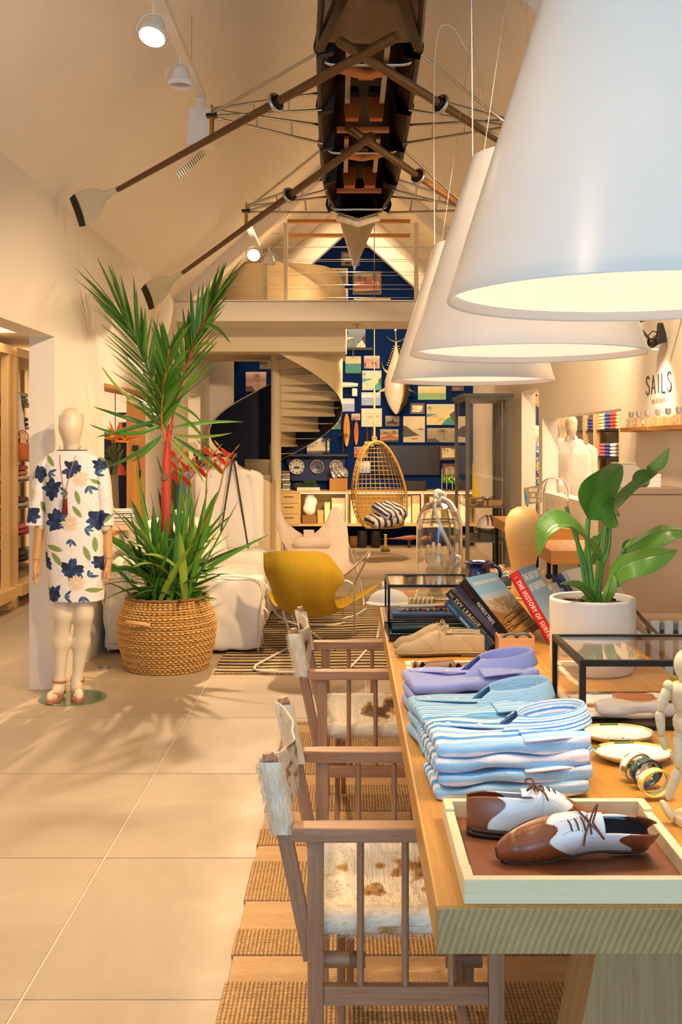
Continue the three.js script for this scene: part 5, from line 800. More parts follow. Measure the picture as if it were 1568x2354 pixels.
// ---------------------------------------------------------------- pictures on the blue wall
const wp = (px, py, d = 15.98) => at(px, py, d);
{
  const L = [ // x0,y0,x1,y1, kind, palette, frame, label
    [597, 806, 625, 848, 'hill', 0, 0, 'small painting of a dark cliff at the stair column'], [565, 855, 612, 900, 'palm', 1, 0, 'pale pink painting of a single palm left of the stair'],
    [794, 758, 840, 800, 'map', 2, 0, 'painting of a white beach standing on the high dark shelf'], [794, 819, 830, 858, 'sea', 3, 0, 'green seascape under the high shelf'], [837, 818, 873, 847, 'rocks', 1, 0, 'small rosy painting of rocks beside the green seascape'],
    [833, 852, 877, 897, 'bay', 4, 0, 'square painting of a curved beach and palm behind the rope'], [831, 902, 875, 932, 'sea', 5, 0, 'pale lilac seascape left of the fish'], [831, 939, 878, 981, 'boats', 6, 0, 'very pale canvas with faint boats above the egg chair'],
    [786, 916, 815, 946, 'sea', 5, 0, 'pale blue seascape beside the stair guard'], [745, 952, 784, 987, 'bay', 3, 0, 'beach painting half hidden by the stair guard'], [808, 951, 828, 966, 'rocks', 1, 0, 'tiny painting above the small surfboard'],
    [886, 956, 918, 980, 'mountain', 7, 0, "small mountain painting under the fish's nose"], [874, 987, 916, 1016, 'palms', 8, 0, 'small village and palms painting above the screen'], [814, 1027, 846, 1052, 'bay', 8, 0, 'small painting behind the top of the egg chair'],
    [961, 888, 1025, 919, 'sea', 9, 0, 'wide green surf painting right of the fish'], [943, 927, 976, 952, 'bay', 4, 1, 'little brown framed beach scene above the grey hill picture'], [981, 929, 1045, 977, 'bay', 3, 0, 'large turquoise bay painting beside the glass cabinet'],
    [982, 984, 1045, 1017, 'palm', 10, 0, 'grey painting of one slanting palm beside the glass cabinet'], [927, 957, 977, 1017, 'hill', 11, 0, 'large grey hill and red boat painting'], [1038, 888, 1066, 899, 'rocks', 9, 1, 'narrow framed picture under the far pendant'],
    [1011, 1025, 1052, 1058, 'palms', 11, 1, 'framed palm picture right of the screen'], [1017, 1066, 1052, 1096, 'palms', 10, 1, 'dark framed picture under the framed palm picture'], [817, 1060, 850, 1087, 'sea', 5, 0, 'small blue picture seen through the egg chair'],
    [706, 1007, 758, 1043.5, 'palms', 12, 0, 'palm and mountain painting standing on the plate shelf'], [784, 579, 827, 612, 'rocks', 7, 1, 'topmost dark picture in the gable behind the bow'], [753, 617, 800, 657, 'hill', 7, 2, 'pale framed landscape in the gable left of centre'],
    [811, 624, 877, 678, 'palms', 8, 1, 'wide brown framed palm landscape in the gable'], [775, 663, 800, 700, 'sea', 5, 0, 'pale picture low in the gable beside the curved guard'], [813, 686, 898, 720, 'palms', 11, 0, 'wide pale picture low in the gable behind the bridge']];
  const PAL = [['#b8b59c', '#6d6f5d', '#8d8f80', '#3e4238'], ['#e8cfc4', '#c9a597', '#b08f88', '#7a5a58'], ['#8fa8b8', '#efe3bf', '#7d8a94', '#4a4c42'], ['#b6c4a8', '#3f8a8a', '#d9c48c', '#49604a'], ['#bcd8d8', '#5fa3b8', '#e9dfba', '#4e7a58'], ['#d6dcea', '#9fb4dc', '#eceef4', '#8b95b8'], ['#f1e6d4', '#eadcc4', '#e4d2b6', '#b59a86'], ['#a9a08c', '#6d6a60', '#8f8468', '#3c3a38'], ['#a9b8a0', '#c79a78', '#a3604a', '#3f4a34'], ['#cfd6b0', '#7fae7c', '#d8b878', '#4f6a3a'], ['#a29a86', '#8d8674', '#9c8a68', '#4d4a44'], ['#d2c8a8', '#b9b294', '#cfc29a', '#4e4c46'], ['#b9ccc8', '#8fa0a0', '#cdbb9a', '#4a5058']];
  const W = 256, Hh = 192, cols = 8;
  const atlas = ctex(2048, 1024, (c) => L.forEach(([x0, y0, x1, y1, kind, pi], i) => {
    const X = (i % cols) * W, Y = Math.floor(i / cols) * Hh, p = PAL[pi]; c.save(); c.beginPath(); c.rect(X, Y, W, Hh); c.clip(); c.translate(X, Y);
    const hz = Hh * rr(0.4, 0.55); const g = (a, b, y, h) => { for (let k = 0; k < h; k += 2) { const q = mixc(rgb(parseInt(a.slice(1), 16)), rgb(parseInt(b.slice(1), 16)), k / h + rr(-0.06, 0.06)); c.fillStyle = `rgb(${q.map((v) => Math.round(clamp(v) * 255))})`; c.fillRect(0, y + k, W, 2); } };
    g(p[0], p[2], 0, hz); g(p[1], p[1], hz, Hh - hz);
    const poly = (pts, col) => { c.fillStyle = col; c.beginPath(); pts.forEach(([x, y], k) => k ? c.lineTo(x * W, y * Hh) : c.moveTo(x * W, y * Hh)); c.fill(); };
    const palm = (x, y, s) => { c.strokeStyle = p[3]; c.lineWidth = 5 * s; c.beginPath(); c.moveTo(x + 18 * s, y + 85 * s); c.quadraticCurveTo(x + 12 * s, y + 40 * s, x, y); c.stroke(); c.lineWidth = 5 * s; for (let k = 0; k < 9; k++) { const a = k / 9 * 6.28; c.beginPath(); c.moveTo(x, y); c.quadraticCurveTo(x + 24 * s * Math.cos(a), y + 20 * s * Math.sin(a) - 12 * s, x + 36 * s * Math.cos(a), y + 30 * s * Math.sin(a) + 8 * s); c.stroke(); } };
    if (kind === 'hill') { poly([[0, 0.35], [0.2, 0.4], [0.45, 0.58], [0.75, 0.72], [0, 0.8]], p[3]); poly([[0.62, 0.5], [0.8, 0.46], [1, 0.52]], p[3]); poly([[0.35, 0.82], [0.7, 0.82], [0.62, 0.87], [0.4, 0.87]], pi === 11 ? '#b0524a' : p[3]); }
    if (kind === 'map' || kind === 'bay') { poly([[0, 1], [0, 0.62], [0.5, 0.45], [1, 0.2], [1, 0.5], [0.7, 0.7], [0.5, 1]], p[2]); poly([[1, 0.3], [0.8, 0.5], [0.9, 0.75], [1, 0.9]], p[3]); for (let k = 0; k < 18; k++) { c.fillStyle = p[3]; c.fillRect(rr(0.1, 0.9) * W, rr(0.55, 0.95) * Hh, rr(4, 16), rr(3, 8)); } palm(W * 0.12, Hh * 0.2, 0.6); }
    if (kind === 'sea' || kind === 'boats') for (let k = 0; k < 40; k++) { c.fillStyle = k % 2 ? p[2] : p[3]; c.globalAlpha = 0.35; c.fillRect(rr(0, 1) * W, lerp(hz, Hh, rnd()), rr(20, 70), rr(1, 4)); c.globalAlpha = 1; }
    if (kind === 'boats') for (const [x, y] of [[0.3, 0.45], [0.6, 0.42]]) poly([[x, y], [x + 0.22, y], [x + 0.17, y + 0.06], [x + 0.04, y + 0.06]], p[3]);
    if (kind === 'rocks') for (let k = 0; k < 14; k++) { c.fillStyle = k % 2 ? p[3] : p[2]; c.beginPath(); c.ellipse(rr(0, 1) * W, rr(0.45, 0.95) * Hh, rr(12, 40), rr(8, 22), 0, 0, 6.3); c.fill(); }
    if (kind === 'mountain') poly([[0.05, 0.75], [0.3, 0.55], [0.45, 0.5], [0.52, 0.25], [0.6, 0.5], [0.95, 0.75]], p[3]);
    if (kind === 'palms') { poly([[0, 0.65], [0.3, 0.55], [0.5, 0.4], [0.6, 0.42], [0.8, 0.58], [1, 0.62], [1, 0.75], [0, 0.78]], p[2]); palm(W * 0.25, Hh * 0.28, 0.7); palm(W * 0.42, Hh * 0.32, 0.55); palm(W * 0.75, Hh * 0.22, 0.9); poly([[0, 0.85], [1, 0.78], [1, 1], [0, 1]], p[3]); }
    if (kind === 'palm') { palm(W * 0.55, Hh * 0.25, 1.3); poly([[0, 1], [0, 0.75], [0.3, 0.7], [0.5, 1]], p[3]); }
    c.restore();
  }));
  const pm = mat(0xffffff, 0.75, { map: atlas }), edge = mat(0xd8cfb8, 0.8), fr = [null, mat(0x5a3a20, 0.5), mat(0xd2b78e, 0.5)];
  L.forEach(([x0, y0, x1, y1, kind, pi, frame, label], i) => {
    const a = wp(x0, y0), b = wp(x1, y1), w = b.x - a.x, h = a.y - b.y, t = thing('painting', label, 'painting', [(a.x + b.x) / 2, (a.y + b.y) / 2, ZB + (label.includes('standing') ? 0.1 : 0)], 0, 'pictures on the blue wall');
    part(t, frame ? 'backing' : 'stretched_canvas', bmm(-w / 2, w / 2, -h / 2, h / 2, 0, 0.028), edge);
    const g = new THREE.PlaneGeometry(w * 0.998, h * 0.998).translate(0, 0, 0.0292), uv = g.attributes.uv, ux = (i % cols) * W / 2048, vy = 1 - (Math.floor(i / cols) + 1) * Hh / 1024;
    for (let k = 0; k < uv.count; k++) uv.setXY(k, ux + (0.02 + 0.96 * uv.getX(k)) * W / 2048, vy + (0.02 + 0.96 * uv.getY(k)) * Hh / 1024);
    part(t, 'picture', g, pm);
    if (frame) { const f = 0.028; part(t, 'frame', merge([bmm(-w / 2, w / 2, h / 2 - f, h / 2, 0, 0.045), bmm(-w / 2, w / 2, -h / 2, -h / 2 + f, 0, 0.045), bmm(-w / 2, -w / 2 + f, -h / 2 + f, h / 2 - f, 0, 0.045), bmm(w / 2 - f, w / 2, -h / 2 + f, h / 2 - f, 0, 0.045)]), fr[frame]); }
  });
}
// ---------------------------------------------------------------- things fixed to or standing before the blue wall
{
  const sh = mat(0x2b3140, 0.6);
  const s1 = thing('wall_shelf', 'dark shelf high on the blue wall right of the stair', 'shelf', wp(825, 803)); s1.position.z = ZB; part(s1, 'board', bmm(-0.24, 0.2, -0.02, 0.012, 0, 0.18), sh); part(s1, 'bracket', bmm(-0.1, -0.07, -0.1, -0.02, 0, 0.12), sh);
  const s2 = thing('wall_shelf', 'navy shelf with a sloping apron that carries three plates', 'shelf', wp(727, 1046)); s2.position.z = ZB; part(s2, 'board', bmm(-0.47, 0.47, -0.018, 0.014, 0, 0.2), sh); part(s2, 'apron', extr([[-0.45, 0], [0.45, 0], [0.36, -0.36], [-0.36, -0.36]], 0.03).translate(0, -0.02, 0.06), mat(0x0c1f52, 0.6));
  const pl = ctex(256, 256, (c) => { c.fillStyle = '#cfc8b4'; c.fillRect(0, 0, 256, 256); c.translate(128, 128); for (let k = 0; k < 20; k++) { c.rotate(0.314); c.fillStyle = k % 2 ? '#22304a' : '#c9b88a'; c.beginPath(); c.arc(0, -108, 13, 0, 6.3); c.fill(); } c.fillStyle = '#2b3a55'; c.beginPath(); c.ellipse(0, 20, 62, 16, 0, 0, 6.3); c.fill(); c.fillStyle = '#6c7f98'; c.fillRect(-40, -10, 80, 16); c.fillRect(-10, -44, 8, 40); });
  [[682, 17, 'ornate rimmed plate, leftmost of three under the shelf', 0xffffff], [729, 15, 'dark blue plate in the middle of three under the shelf', 0x6a7488], [773, 15, 'plain rimmed plate, rightmost of three under the shelf', 0xd8d4c8]].forEach(([x, r, label, c]) => {
    const p = wp(x, 1073, 15.88), R = r * 15.88 / FOCAL, t = thing('wall_plate', label, 'plate', [p.x, p.y, ZB + 0.095], 0, 'plates hung under the navy shelf');
    const g = lathe([[0, 0], [R * 0.6, 0.004], [R, 0.02], [R * 1.0, 0.026], [R * 0.62, 0.012], [0, 0.01]], 40).rotateX(Math.PI / 2), P = g.attributes.position, uv = g.attributes.uv; for (let k = 0; k < P.count; k++) uv.setXY(k, 0.5 + P.getX(k) / R / 2, 0.5 + P.getY(k) / R / 2);
    part(t, 'dish', g, mat(c, 0.3, { map: pl })); part(t, 'rim', new THREE.TorusGeometry(R, 0.004, 6, 40).translate(0, 0, 0.024), mat(0xc9c0a6, 0.3));
  });
  // things on the navy shelf
  const dk = mat(0x2a2620, 0.6);
  [[750, 1010, 'dark metal palm ornament on the navy shelf'], [788, 1000, 'dark palm ornament at the right end of the navy shelf']].forEach(([x, y, label]) => { const b = wp(x, 1044, 15.85), t = thing('palm_ornament', label, 'ornament', [b.x, b.y + 0.012, b.z]); const h = (1044 - y) * 15.85 / FOCAL; part(t, 'foot', lathe([[0, 0], [0.05, 0], [0.04, 0.012], [0, 0.015]], 16), dk); part(t, 'stem', rod(V(0, 0.01, 0), V(0.01, h, 0), 0.012, 0.008, 8), dk); for (let k = 0; k < 8; k++) part(t, 'frond', leaflet(V(0.01, h, 0), V(Math.cos(k * 0.785), 0.5, Math.sin(k * 0.785)), 0.12, 0.03, 0.9, 0, 6), dk); });
  { const b = wp(702, 1044, 15.85), t = thing('candle_stick', 'small pale post ornament on the navy shelf beside the stair', 'ornament', [b.x - 0.15, b.y + 0.012, b.z]); part(t, 'foot', lathe([[0, 0], [0.035, 0], [0.03, 0.01], [0, 0.01]], 14), dk); part(t, 'post', rod(V(0, 0.01, 0), V(0, 0.09, 0), 0.008, 0.008, 8), M.pine); }
  // miniature surfboards
  [[797, 951, 1026, 15.5, 0xe0962a, 'larger amber miniature surfboard on the blue wall'], [819, 969, 1023, 11, 0xd2762e, 'smaller orange miniature surfboard on the blue wall']].forEach(([x, y0, y1, w, c, label]) => {
    const a = wp(x, y0, 15.9), b = wp(x, y1, 15.9), h = a.y - b.y, r = w / 2 * 15.9 / FOCAL, t = thing('surfboard', label, 'surfboard', [a.x, b.y, ZB + 0.03], 0, 'miniature surfboards');
    const m = mat(0xffffff, 0.35, { map: woodTex(c, c - 0x101008, 3, 20) }); part(t, 'board', loft([...Array(15)].map((_, i) => { const q = i / 14, k = Math.pow(Math.sin(Math.PI * (0.02 + 0.96 * q)), 0.55), o = []; for (let j = 0; j < 16; j++) { const an = j / 16 * 6.283; o.push(V(r * k * Math.cos(an), h * q, 0.02 + 0.016 * k * Math.sin(an) + 0.03 * Math.pow(q * 2 - 1, 2))); } return o; })), m);
    part(t, 'stringer', bmm(-0.003, 0.003, h * 0.06, h * 0.94, 0.034, 0.04), mat(0x5a3314, 0.5)); part(t, 'wall_peg', bmm(-0.012, 0.012, h * 0.5 - 0.01, h * 0.5 + 0.01, -0.03, 0.012), M.black);
  });
  { const p = wp(855, 1017), t = thing('wall_shelf', 'small cream shelf under the rope with two dark bottles', 'shelf', [p.x, p.y, ZB]); part(t, 'board', bmm(-0.11, 0.11, -0.012, 0.012, 0, 0.14), M.cream); part(t, 'bracket', bmm(-0.02, 0.02, -0.06, -0.012, 0, 0.1), M.cream);
    [[844, 'dark carved bottle on the left of the small cream shelf'], [856, 'dark carved bottle on the right of the small cream shelf']].forEach(([x, label]) => { const b = wp(x, 1015, 15.92), k = thing('carved_bottle', label, 'bottle', [b.x, p.y + 0.012, b.z], 0, 'dark carved bottles'); part(k, 'body', lathe([[0, 0], [0.028, 0], [0.03, 0.08], [0.02, 0.13], [0.01, 0.16], [0, 0.16]], 16), dk); part(k, 'neck', lathe([[0.01, 0.16], [0.01, 0.2], [0.014, 0.205], [0, 0.21]], 12), dk); }); }
  { const p = wp(806, 885, 15.9), t = thing('model_aircraft', 'white model with blunt nose jutting out beside the stair', 'model', [p.x, p.y, ZB + 0.12]); const m = M.white; part(t, 'fuselage', loft([...Array(9)].map((_, i) => { const q = i / 8, o = []; for (let j = 0; j < 16; j++) { const a = j / 16 * 6.283, r = 0.055 * Math.pow(Math.sin(1.2 + q * 1.6), 0.5); o.push(V(lerp(-0.18, 0.11, q), r * 0.75 * Math.sin(a), r * Math.cos(a))); } return o; })), m); part(t, 'float', box(0.08, 0.12, 0.06, 0.06, -0.11, 0, 'x', 0.015), m); part(t, 'wall_arm', bmm(-0.06, -0.03, -0.01, 0.01, -0.12, -0.03), m); }
  // tuna hung by its tail
  {
    const top = wp(911, 772, 15.7), t = thing('tuna', 'mounted tuna hanging head down on the blue wall', 'fish', [top.x, top.y, ZB + 0.3]), S = 15.7 / FOCAL, len = (952 - 785) * S;
    const skin = mat(0xffffff, 0.25, { map: dtex(128, 128, (u, v) => { const q = Math.abs(u - 0.02) < 0.5 ? u : 1 - u, a = Math.cos((u - 0.03) * 6.283); return a > 0.55 ? mixc(rgb(0x2a2a22), rgb(0xcf9a2a), sm(0.8, 0.55, a)) : mixc(rgb(0xe6dccb), rgb(0xcab9a0), clamp(fbm(u * 6, v * 6, 6, 6, 3))); }, 1) });
    const W = [[0, 0.014], [0.06, 0.02], [0.2, 0.07], [0.35, 0.13], [0.55, 0.19], [0.72, 0.185], [0.85, 0.135], [0.94, 0.075], [0.985, 0.035], [1, 0.008]];
    part(t, 'body', loft(W.map(([k, r]) => { const o = []; for (let j = 0; j < 28; j++) { const a = j / 28 * 6.283; o.push(V(0.02 * Math.sin(k * 3) + r * Math.cos(a), -0.085 - k * len, r * 0.62 * Math.sin(a))); } return o; })), skin);
    const tailM = mat(0x3a3320, 0.4), yel = mat(0xe0b428, 0.45);
    part(t, 'tail_fin', merge([-1, 1].map((s) => sheet(10, 4, (u, v) => V(s * 0.17 * Math.pow(u, 0.9) - 0.006 * s, -0.085 + 0.1 * u * u + 0.02 * (v - 0.5) * 2 * (1 - u), 0), 0.01))), tailM);
    for (const s of [-1, 1]) part(t, 'sickle_fin', sheet(12, 3, (u, v) => V(s * (0.12 + 0.1 * Math.sin(u * 1.5)), -0.085 - len * (0.42 - (s < 0 ? 0.22 : 0.12) * u * u) + 0.05 * (v - 0.5) * (1 - u), 0.02), 0.008), yel);
    for (let k = 0; k < 9; k++) for (const s of [-1, 1]) part(t, 'finlet', leaflet(V(s * lerp(0.02, 0.115, k / 8), -0.085 - len * (0.07 + k * 0.032), 0), V(s, 0.5, 0), 0.03, 0.014, 0, 1.57, 4), yel);
    for (const s of [-1, 1]) part(t, 'pectoral_fin', sheet(8, 3, (u, v) => V(s * (0.17 + 0.12 * u), -0.085 - len * 0.66 - 0.05 * u + 0.05 * (v - 0.5) * (1 - u), 0.06), 0.008), s < 0 ? mat(0xd9b48a, 0.5) : tailM);
    const gl = part(t, 'gill', tube([[0.0, -0.085 - len * 0.7, 0.115], [-0.07, -0.085 - len * 0.74, 0.1], [-0.08, -0.085 - len * 0.8, 0.085], [-0.03, -0.085 - len * 0.87, 0.075]], 0.002, 24, 6), mat(0xb5a58c, 0.5));
    part(t, 'eye', new THREE.SphereGeometry(0.022, 16, 12).scale(1, 1, 0.6).translate(0.07, -0.085 - len * 0.87, 0.055), mat(0x1a1612, 0.2)); part(t, 'mouth', tube([[0.03, -0.085 - len * 0.99, 0.02], [0.05, -0.085 - len * 0.94, 0.03], [0.045, -0.085 - len * 0.91, 0.04]], 0.004, 12, 6), mat(0x5a4a3c, 0.6));
    part(t, 'rope', rod(V(0, -0.08, 0), V(0, 0.12, -0.28), 0.007, 0.007, 8), mat(0xd8ccb2, 0.9)); part(t, 'wall_hook', bmm(-0.015, 0.015, 0.1, 0.14, -0.295, -0.26), M.steel);
  }
  { const a = wp(867, 1024, 15.9), b = wp(1012, 1093, 15.9), t = thing('screen', 'large blank dark screen behind the egg chair', 'screen', [(a.x + b.x) / 2, (a.y + b.y) / 2, ZB + 0.03]); part(t, 'body', box(b.x - a.x, a.y - b.y, 0.05, 0, 0, 0, 'x', 0.006), M.black); part(t, 'display', box(b.x - a.x - 0.02, a.y - b.y - 0.02, 0.004, 0, 0, 0.026), mat(0x2a2419, 0.25)); part(t, 'wall_mount', bmm(-0.2, 0.2, -0.1, 0.1, -0.03, -0.025), M.black); }
  // small flags hanging by the cabinet
  const flag = ctex(64, 48, (c) => { c.fillStyle = '#1f7a36'; c.fillRect(0, 0, 64, 48); c.fillStyle = '#e8c52c'; c.beginPath(); c.moveTo(32, 5); c.lineTo(58, 24); c.lineTo(32, 43); c.lineTo(6, 24); c.fill(); c.fillStyle = '#1f2f7a'; c.beginPath(); c.arc(32, 24, 10, 0, 6.3); c.fill(); });
  const fm = mat(0xffffff, 0.8, { map: flag });
  [[1016, 1108, 0.5], [1027, 1102, -0.2], [1040, 1106, -0.5]].forEach(([x, y, r], i) => { const p = wp(x, y, 15.6), t = thing('small_flag', ['leftmost green and yellow flag on the cabinet top', 'middle green and yellow flag on the cabinet top', 'rightmost green and yellow flag on the cabinet top'][i], 'flag', [p.x, 0.82, p.z], r, 'small flags on the cabinet'); part(t, 'stick', rod(V(0, 0, 0), V(0, 0.32, 0), 0.005, 0.004, 6), M.pine); part(t, 'cloth', sheet(8, 6, (u, v) => V(0.005 + 0.13 * u, 0.12 + 0.12 * v - 0.04 * u, 0.02 * Math.sin(u * 7)), 0.002), fm); part(t, 'foot', lathe([[0, 0], [0.03, 0], [0.025, 0.012], [0, 0.014]], 14), M.black); });
}
// ---------------------------------------------------------------- long low cabinet with lit niches
{
  const zf = -15.42, Y1 = 0.82, Y0 = 0.317, X = (px) => (px - 802) * 15.42 / FOCAL, m = mat(0xffffff, 0.5, { map: woodTex(0xd9b878, 0xcaa664, 6, 40) });
  const t = thing('wall_cabinet', 'long pale timber cabinet with lit niches under the pictures', 'cabinet', [0, 0, 0]), x0 = X(640), x1 = 1.84;
  part(t, 'top', bmm(x0 - 0.01, x1, Y1 - 0.025, Y1, ZB, zf + 0.01), m); part(t, 'bottom', bmm(x0, x1, Y0, Y0 + 0.025, ZB, zf), m); part(t, 'back_panel', bmm(x0, x1, Y0 + 0.025, Y1 - 0.025, ZB, ZB + 0.015), m);
  const divs = [640, 688, 799, 973, 1063, 1150].map(X);
  for (const x of divs) part(t, 'divider', bmm(x - 0.012, x + 0.012, Y0 + 0.025, Y1 - 0.025, ZB + 0.015, zf), m);
  for (let k = 0; k < 3; k++) { const y0 = Y0 + 0.03 + k * 0.15; const d = part(t, 'drawer', bmm(divs[0] + 0.014, divs[1] - 0.014, y0, y0 + 0.144, zf - 0.02, zf + 0.004), m); part(d, 'pull_slot', bmm((divs[0] + divs[1]) / 2 - 0.07, (divs[0] + divs[1]) / 2 + 0.07, y0 + 0.08, y0 + 0.1, zf + 0.002, zf + 0.006), mat(0x7a6238, 0.6)); }
  const led = new THREE.MeshStandardMaterial({ color: 0x111111, emissive: new THREE.Color().setRGB(1, 0.84, 0.5), emissiveIntensity: 2.4 });
  for (let k = 1; k < 5; k++) { const a = divs[k] + 0.014, b = divs[k + 1] - 0.014; part(t, 'led_strip', bmm(a, b, Y1 - 0.037, Y1 - 0.026, zf - 0.03, zf - 0.012), led); part(t, 'led_strip', bmm(b - 0.01, b, Y0 + 0.03, Y1 - 0.04, zf - 0.03, zf - 0.012), led); const l = new THREE.RectAreaLight(new THREE.Color().setRGB(1, 0.78, 0.42), 14, b - a, 0.03); l.position.set((a + b) / 2, Y1 - 0.045, zf - 0.02); l.lookAt((a + b) / 2, Y0, zf - 0.3); scene.add(l); }
  const P = (px, py) => [X(px), EYE - (py - 1017) * 15.42 / FOCAL];
  const item = (name, label, cat, px0, px1, h, c, y = Y0 + 0.026, z = -15.68, dz = 0.2, r = 0.008) => { const w = X(px1) - X(px0), o = thing(name, label, cat, [(X(px0) + X(px1)) / 2, y, z]); part(o, 'body', box(w, h, dz, 0, h / 2, 0, 'x', r), typeof c === 'number' ? mat(c, 0.7) : c); part(o, 'lid', box(w * 1.01, Math.min(0.02, h * 0.2), dz * 1.01, 0, h * 0.99, 0, 'x', 0.003), typeof c === 'number' ? mat(c, 0.65) : c); return o; };
  item('storage_box', 'brown box at the left of the first lit niche', 'box', 694, 727, 0.11, 0x8a6238); item('small_carton', 'small pale carton beside the brown niche box', 'carton', 729, 743, 0.18, 0xd9a868); item('paper_board', 'tall narrow cream board in the first lit niche', 'board', 745, 758, 0.3, 0xe6d8a8, Y0 + 0.026, -15.7, 0.1); item('gift_bag', 'open cream paper bag in the first lit niche', 'paper bag', 762, 794, 0.36, 0xefe2c0, Y0 + 0.026, -15.75); item('backing_board', 'white panel leaning in the third lit niche', 'board', 930, 948, 0.38, 0xf2ead8, Y0 + 0.026, -15.75, 0.06); item('cream_file', 'cream file box beside the white niche panel', 'file box', 950, 968, 0.4, 0xd9c690, Y0 + 0.026, -15.75); item('pale_case', 'pale tall case behind the glass cloche in the lit niche', 'case', 990, 1020, 0.38, 0xe6d6a6, Y0 + 0.026, -15.75); item('pale_folder', 'pale folder at the left of the middle niche', 'folder', 806, 820, 0.34, 0xe9dcb6, Y0 + 0.026, -15.7);
  { const o = thing('bagged_lamp', 'glowing white wrapped bundle on the brown niche box', 'bundle', [X(711), Y0 + 0.14, -15.66]); part(o, 'bundle', blend([[0, 0.07, 0, 0.08, 0.01, 0.21, 0, 0.085], [-0.04, 0.1, 0.02, 0.06, 0.05, 0.2, 0.02, 0.06]], { cell: 0.018 }), M.white); part(o, 'tie', new THREE.TorusGeometry(0.05, 0.006, 6, 20).rotateX(1.57).translate(0.01, 0.292, 0), M.white); }
  // on top of the cabinet
  item('cardboard_box', 'open cardboard box on the cabinet left of the egg chair', 'box', 757, 799, 0.17, 0xa87838, Y1, -15.65, 0.24); item('black_case', 'black equipment case on the cabinet right of the egg chair', 'case', 931, 982, 0.13, 0x1c1a17, Y1, -15.65, 0.22, 0.02);
  { const b = thing('foil_bundle', 'crumpled silver wrapping spilling from the cardboard box', 'wrapping', [X(778), Y1 + 0.19, -15.65]); part(b, 'foil', soft(0.22, 0.14, 0.18, 0.06, 0.04, 12, 14).translate(0, 0.07, 0), mat(0xb9b5ad, 0.3, { metalness: 0.6 })); part(b, 'tuft', soft(0.12, 0.1, 0.12, 0.04, 0.03, 8, 16).translate(-0.03, 0.16, 0), mat(0xa9a59d, 0.3, { metalness: 0.6 })); }
  for (let k = 0; k < 8; k++) solo('paper_stack', soft(0.12 - 0.004 * (k % 3), 0.034, 0.2, 0.012, 0.004, 6).translate(0, 0.017, 0), mat([0xd9d2c6, 0x9a958e, 0xc9c2b4, 0x77746e][k % 4], 0.85), ['lowest', 'second', 'third', 'fourth', 'fifth', 'sixth', 'seventh', 'topmost'][k] + ' folded tee in the pile at the left end of the cabinet', 'folded clothes', 'pile on the cabinet beside the stair', [X(655) + rr(-0.01, 0.01), Y1 + 0.036 * k, -15.65]);
  { const g = item('white_cartons', 'row of low white cartons on the cabinet top', 'carton', 682, 735, 0.045, 0xd9d2c2, Y1, -15.55, 0.12); const o = thing('green_cloth', 'dark green cloth bundle lying behind the low white cartons', 'cloth', [X(700), Y1, -15.72]); part(o, 'cloth', soft(0.36, 0.1, 0.14, 0.04, 0.02, 12, 8).translate(0, 0.05, 0), mat(0x26351f, 0.9)); part(o, 'fold', soft(0.18, 0.06, 0.12, 0.025, 0.012, 8, 8).translate(0.06, 0.12, 0), mat(0x26351f, 0.9)); }
  // beneath the cabinet: dark pots, wooden stand, carved dolphin
  [[813, 12, 0.16, 0x6a4a1c, 'round amber pot under the cabinet, leftmost'], [833, 13, 0.24, 0x1d1c1c, 'black pot under the cabinet beside the amber one'], [864, 13, 0.24, 0x191818, 'black pot under the cabinet nearest the wooden stand']].forEach(([x, r, h, c, label]) => { const o = thing('floor_pot', label, 'pot', [X(x), 0.001, -15.5], 0, 'pots under the cabinet'), R = r * 15.5 / FOCAL; part(o, 'body', lathe([[0, 0], [R * 0.7, 0], [R, h * 0.45], [R * 0.85, h], [R * 0.78, h], [R * 0.9, h * 0.45], [0, 0.02]], 28), mat(c, 0.35)); part(o, 'rim', new THREE.TorusGeometry(R * 0.82, 0.006, 6, 28).rotateX(1.571).translate(0, h, 0), mat(c, 0.3)); });
  { const o = thing('wooden_stand', 'small turned wooden stand under the egg chair', 'stand', [X(884), 0.001, -15.0]); part(o, 'base', lathe([[0, 0], [0.085, 0], [0.085, 0.03], [0.05, 0.04], [0, 0.045]], 4).rotateY(0.785), mat(0x6a5230, 0.5)); part(o, 'post', lathe([[0.02, 0.04], [0.032, 0.07], [0.02, 0.1], [0.018, 0.22], [0.03, 0.235], [0, 0.24]], 20), mat(0xb9913f, 0.4)); }
  { const o = thing('carved_dolphin', 'reddish carved wooden swordfish on the floor under the cabinet', 'carving', [X(925), 0.14, -15.5]); const w = mat(0x8a4a2a, 0.4); part(o, 'body', loft([[-0.3, 0.002], [-0.1, 0.012], [0.05, 0.035], [0.15, 0.04], [0.24, 0.02], [0.28, 0.008]].map(([x, r]) => [...Array(14)].map((_, j) => V(x, x * 0.06 + r * Math.sin(j * 0.449), r * 0.7 * Math.cos(j * 0.449))))), w); part(o, 'tail', sheet(6, 3, (u, v) => V(0.28 + 0.06 * u, 0.02 + (v - 0.5) * 0.14 * u, 0), 0.008), w); part(o, 'stand', bmm(0.08, 0.12, -0.14, -0.03, -0.02, 0.02), M.black); }
}
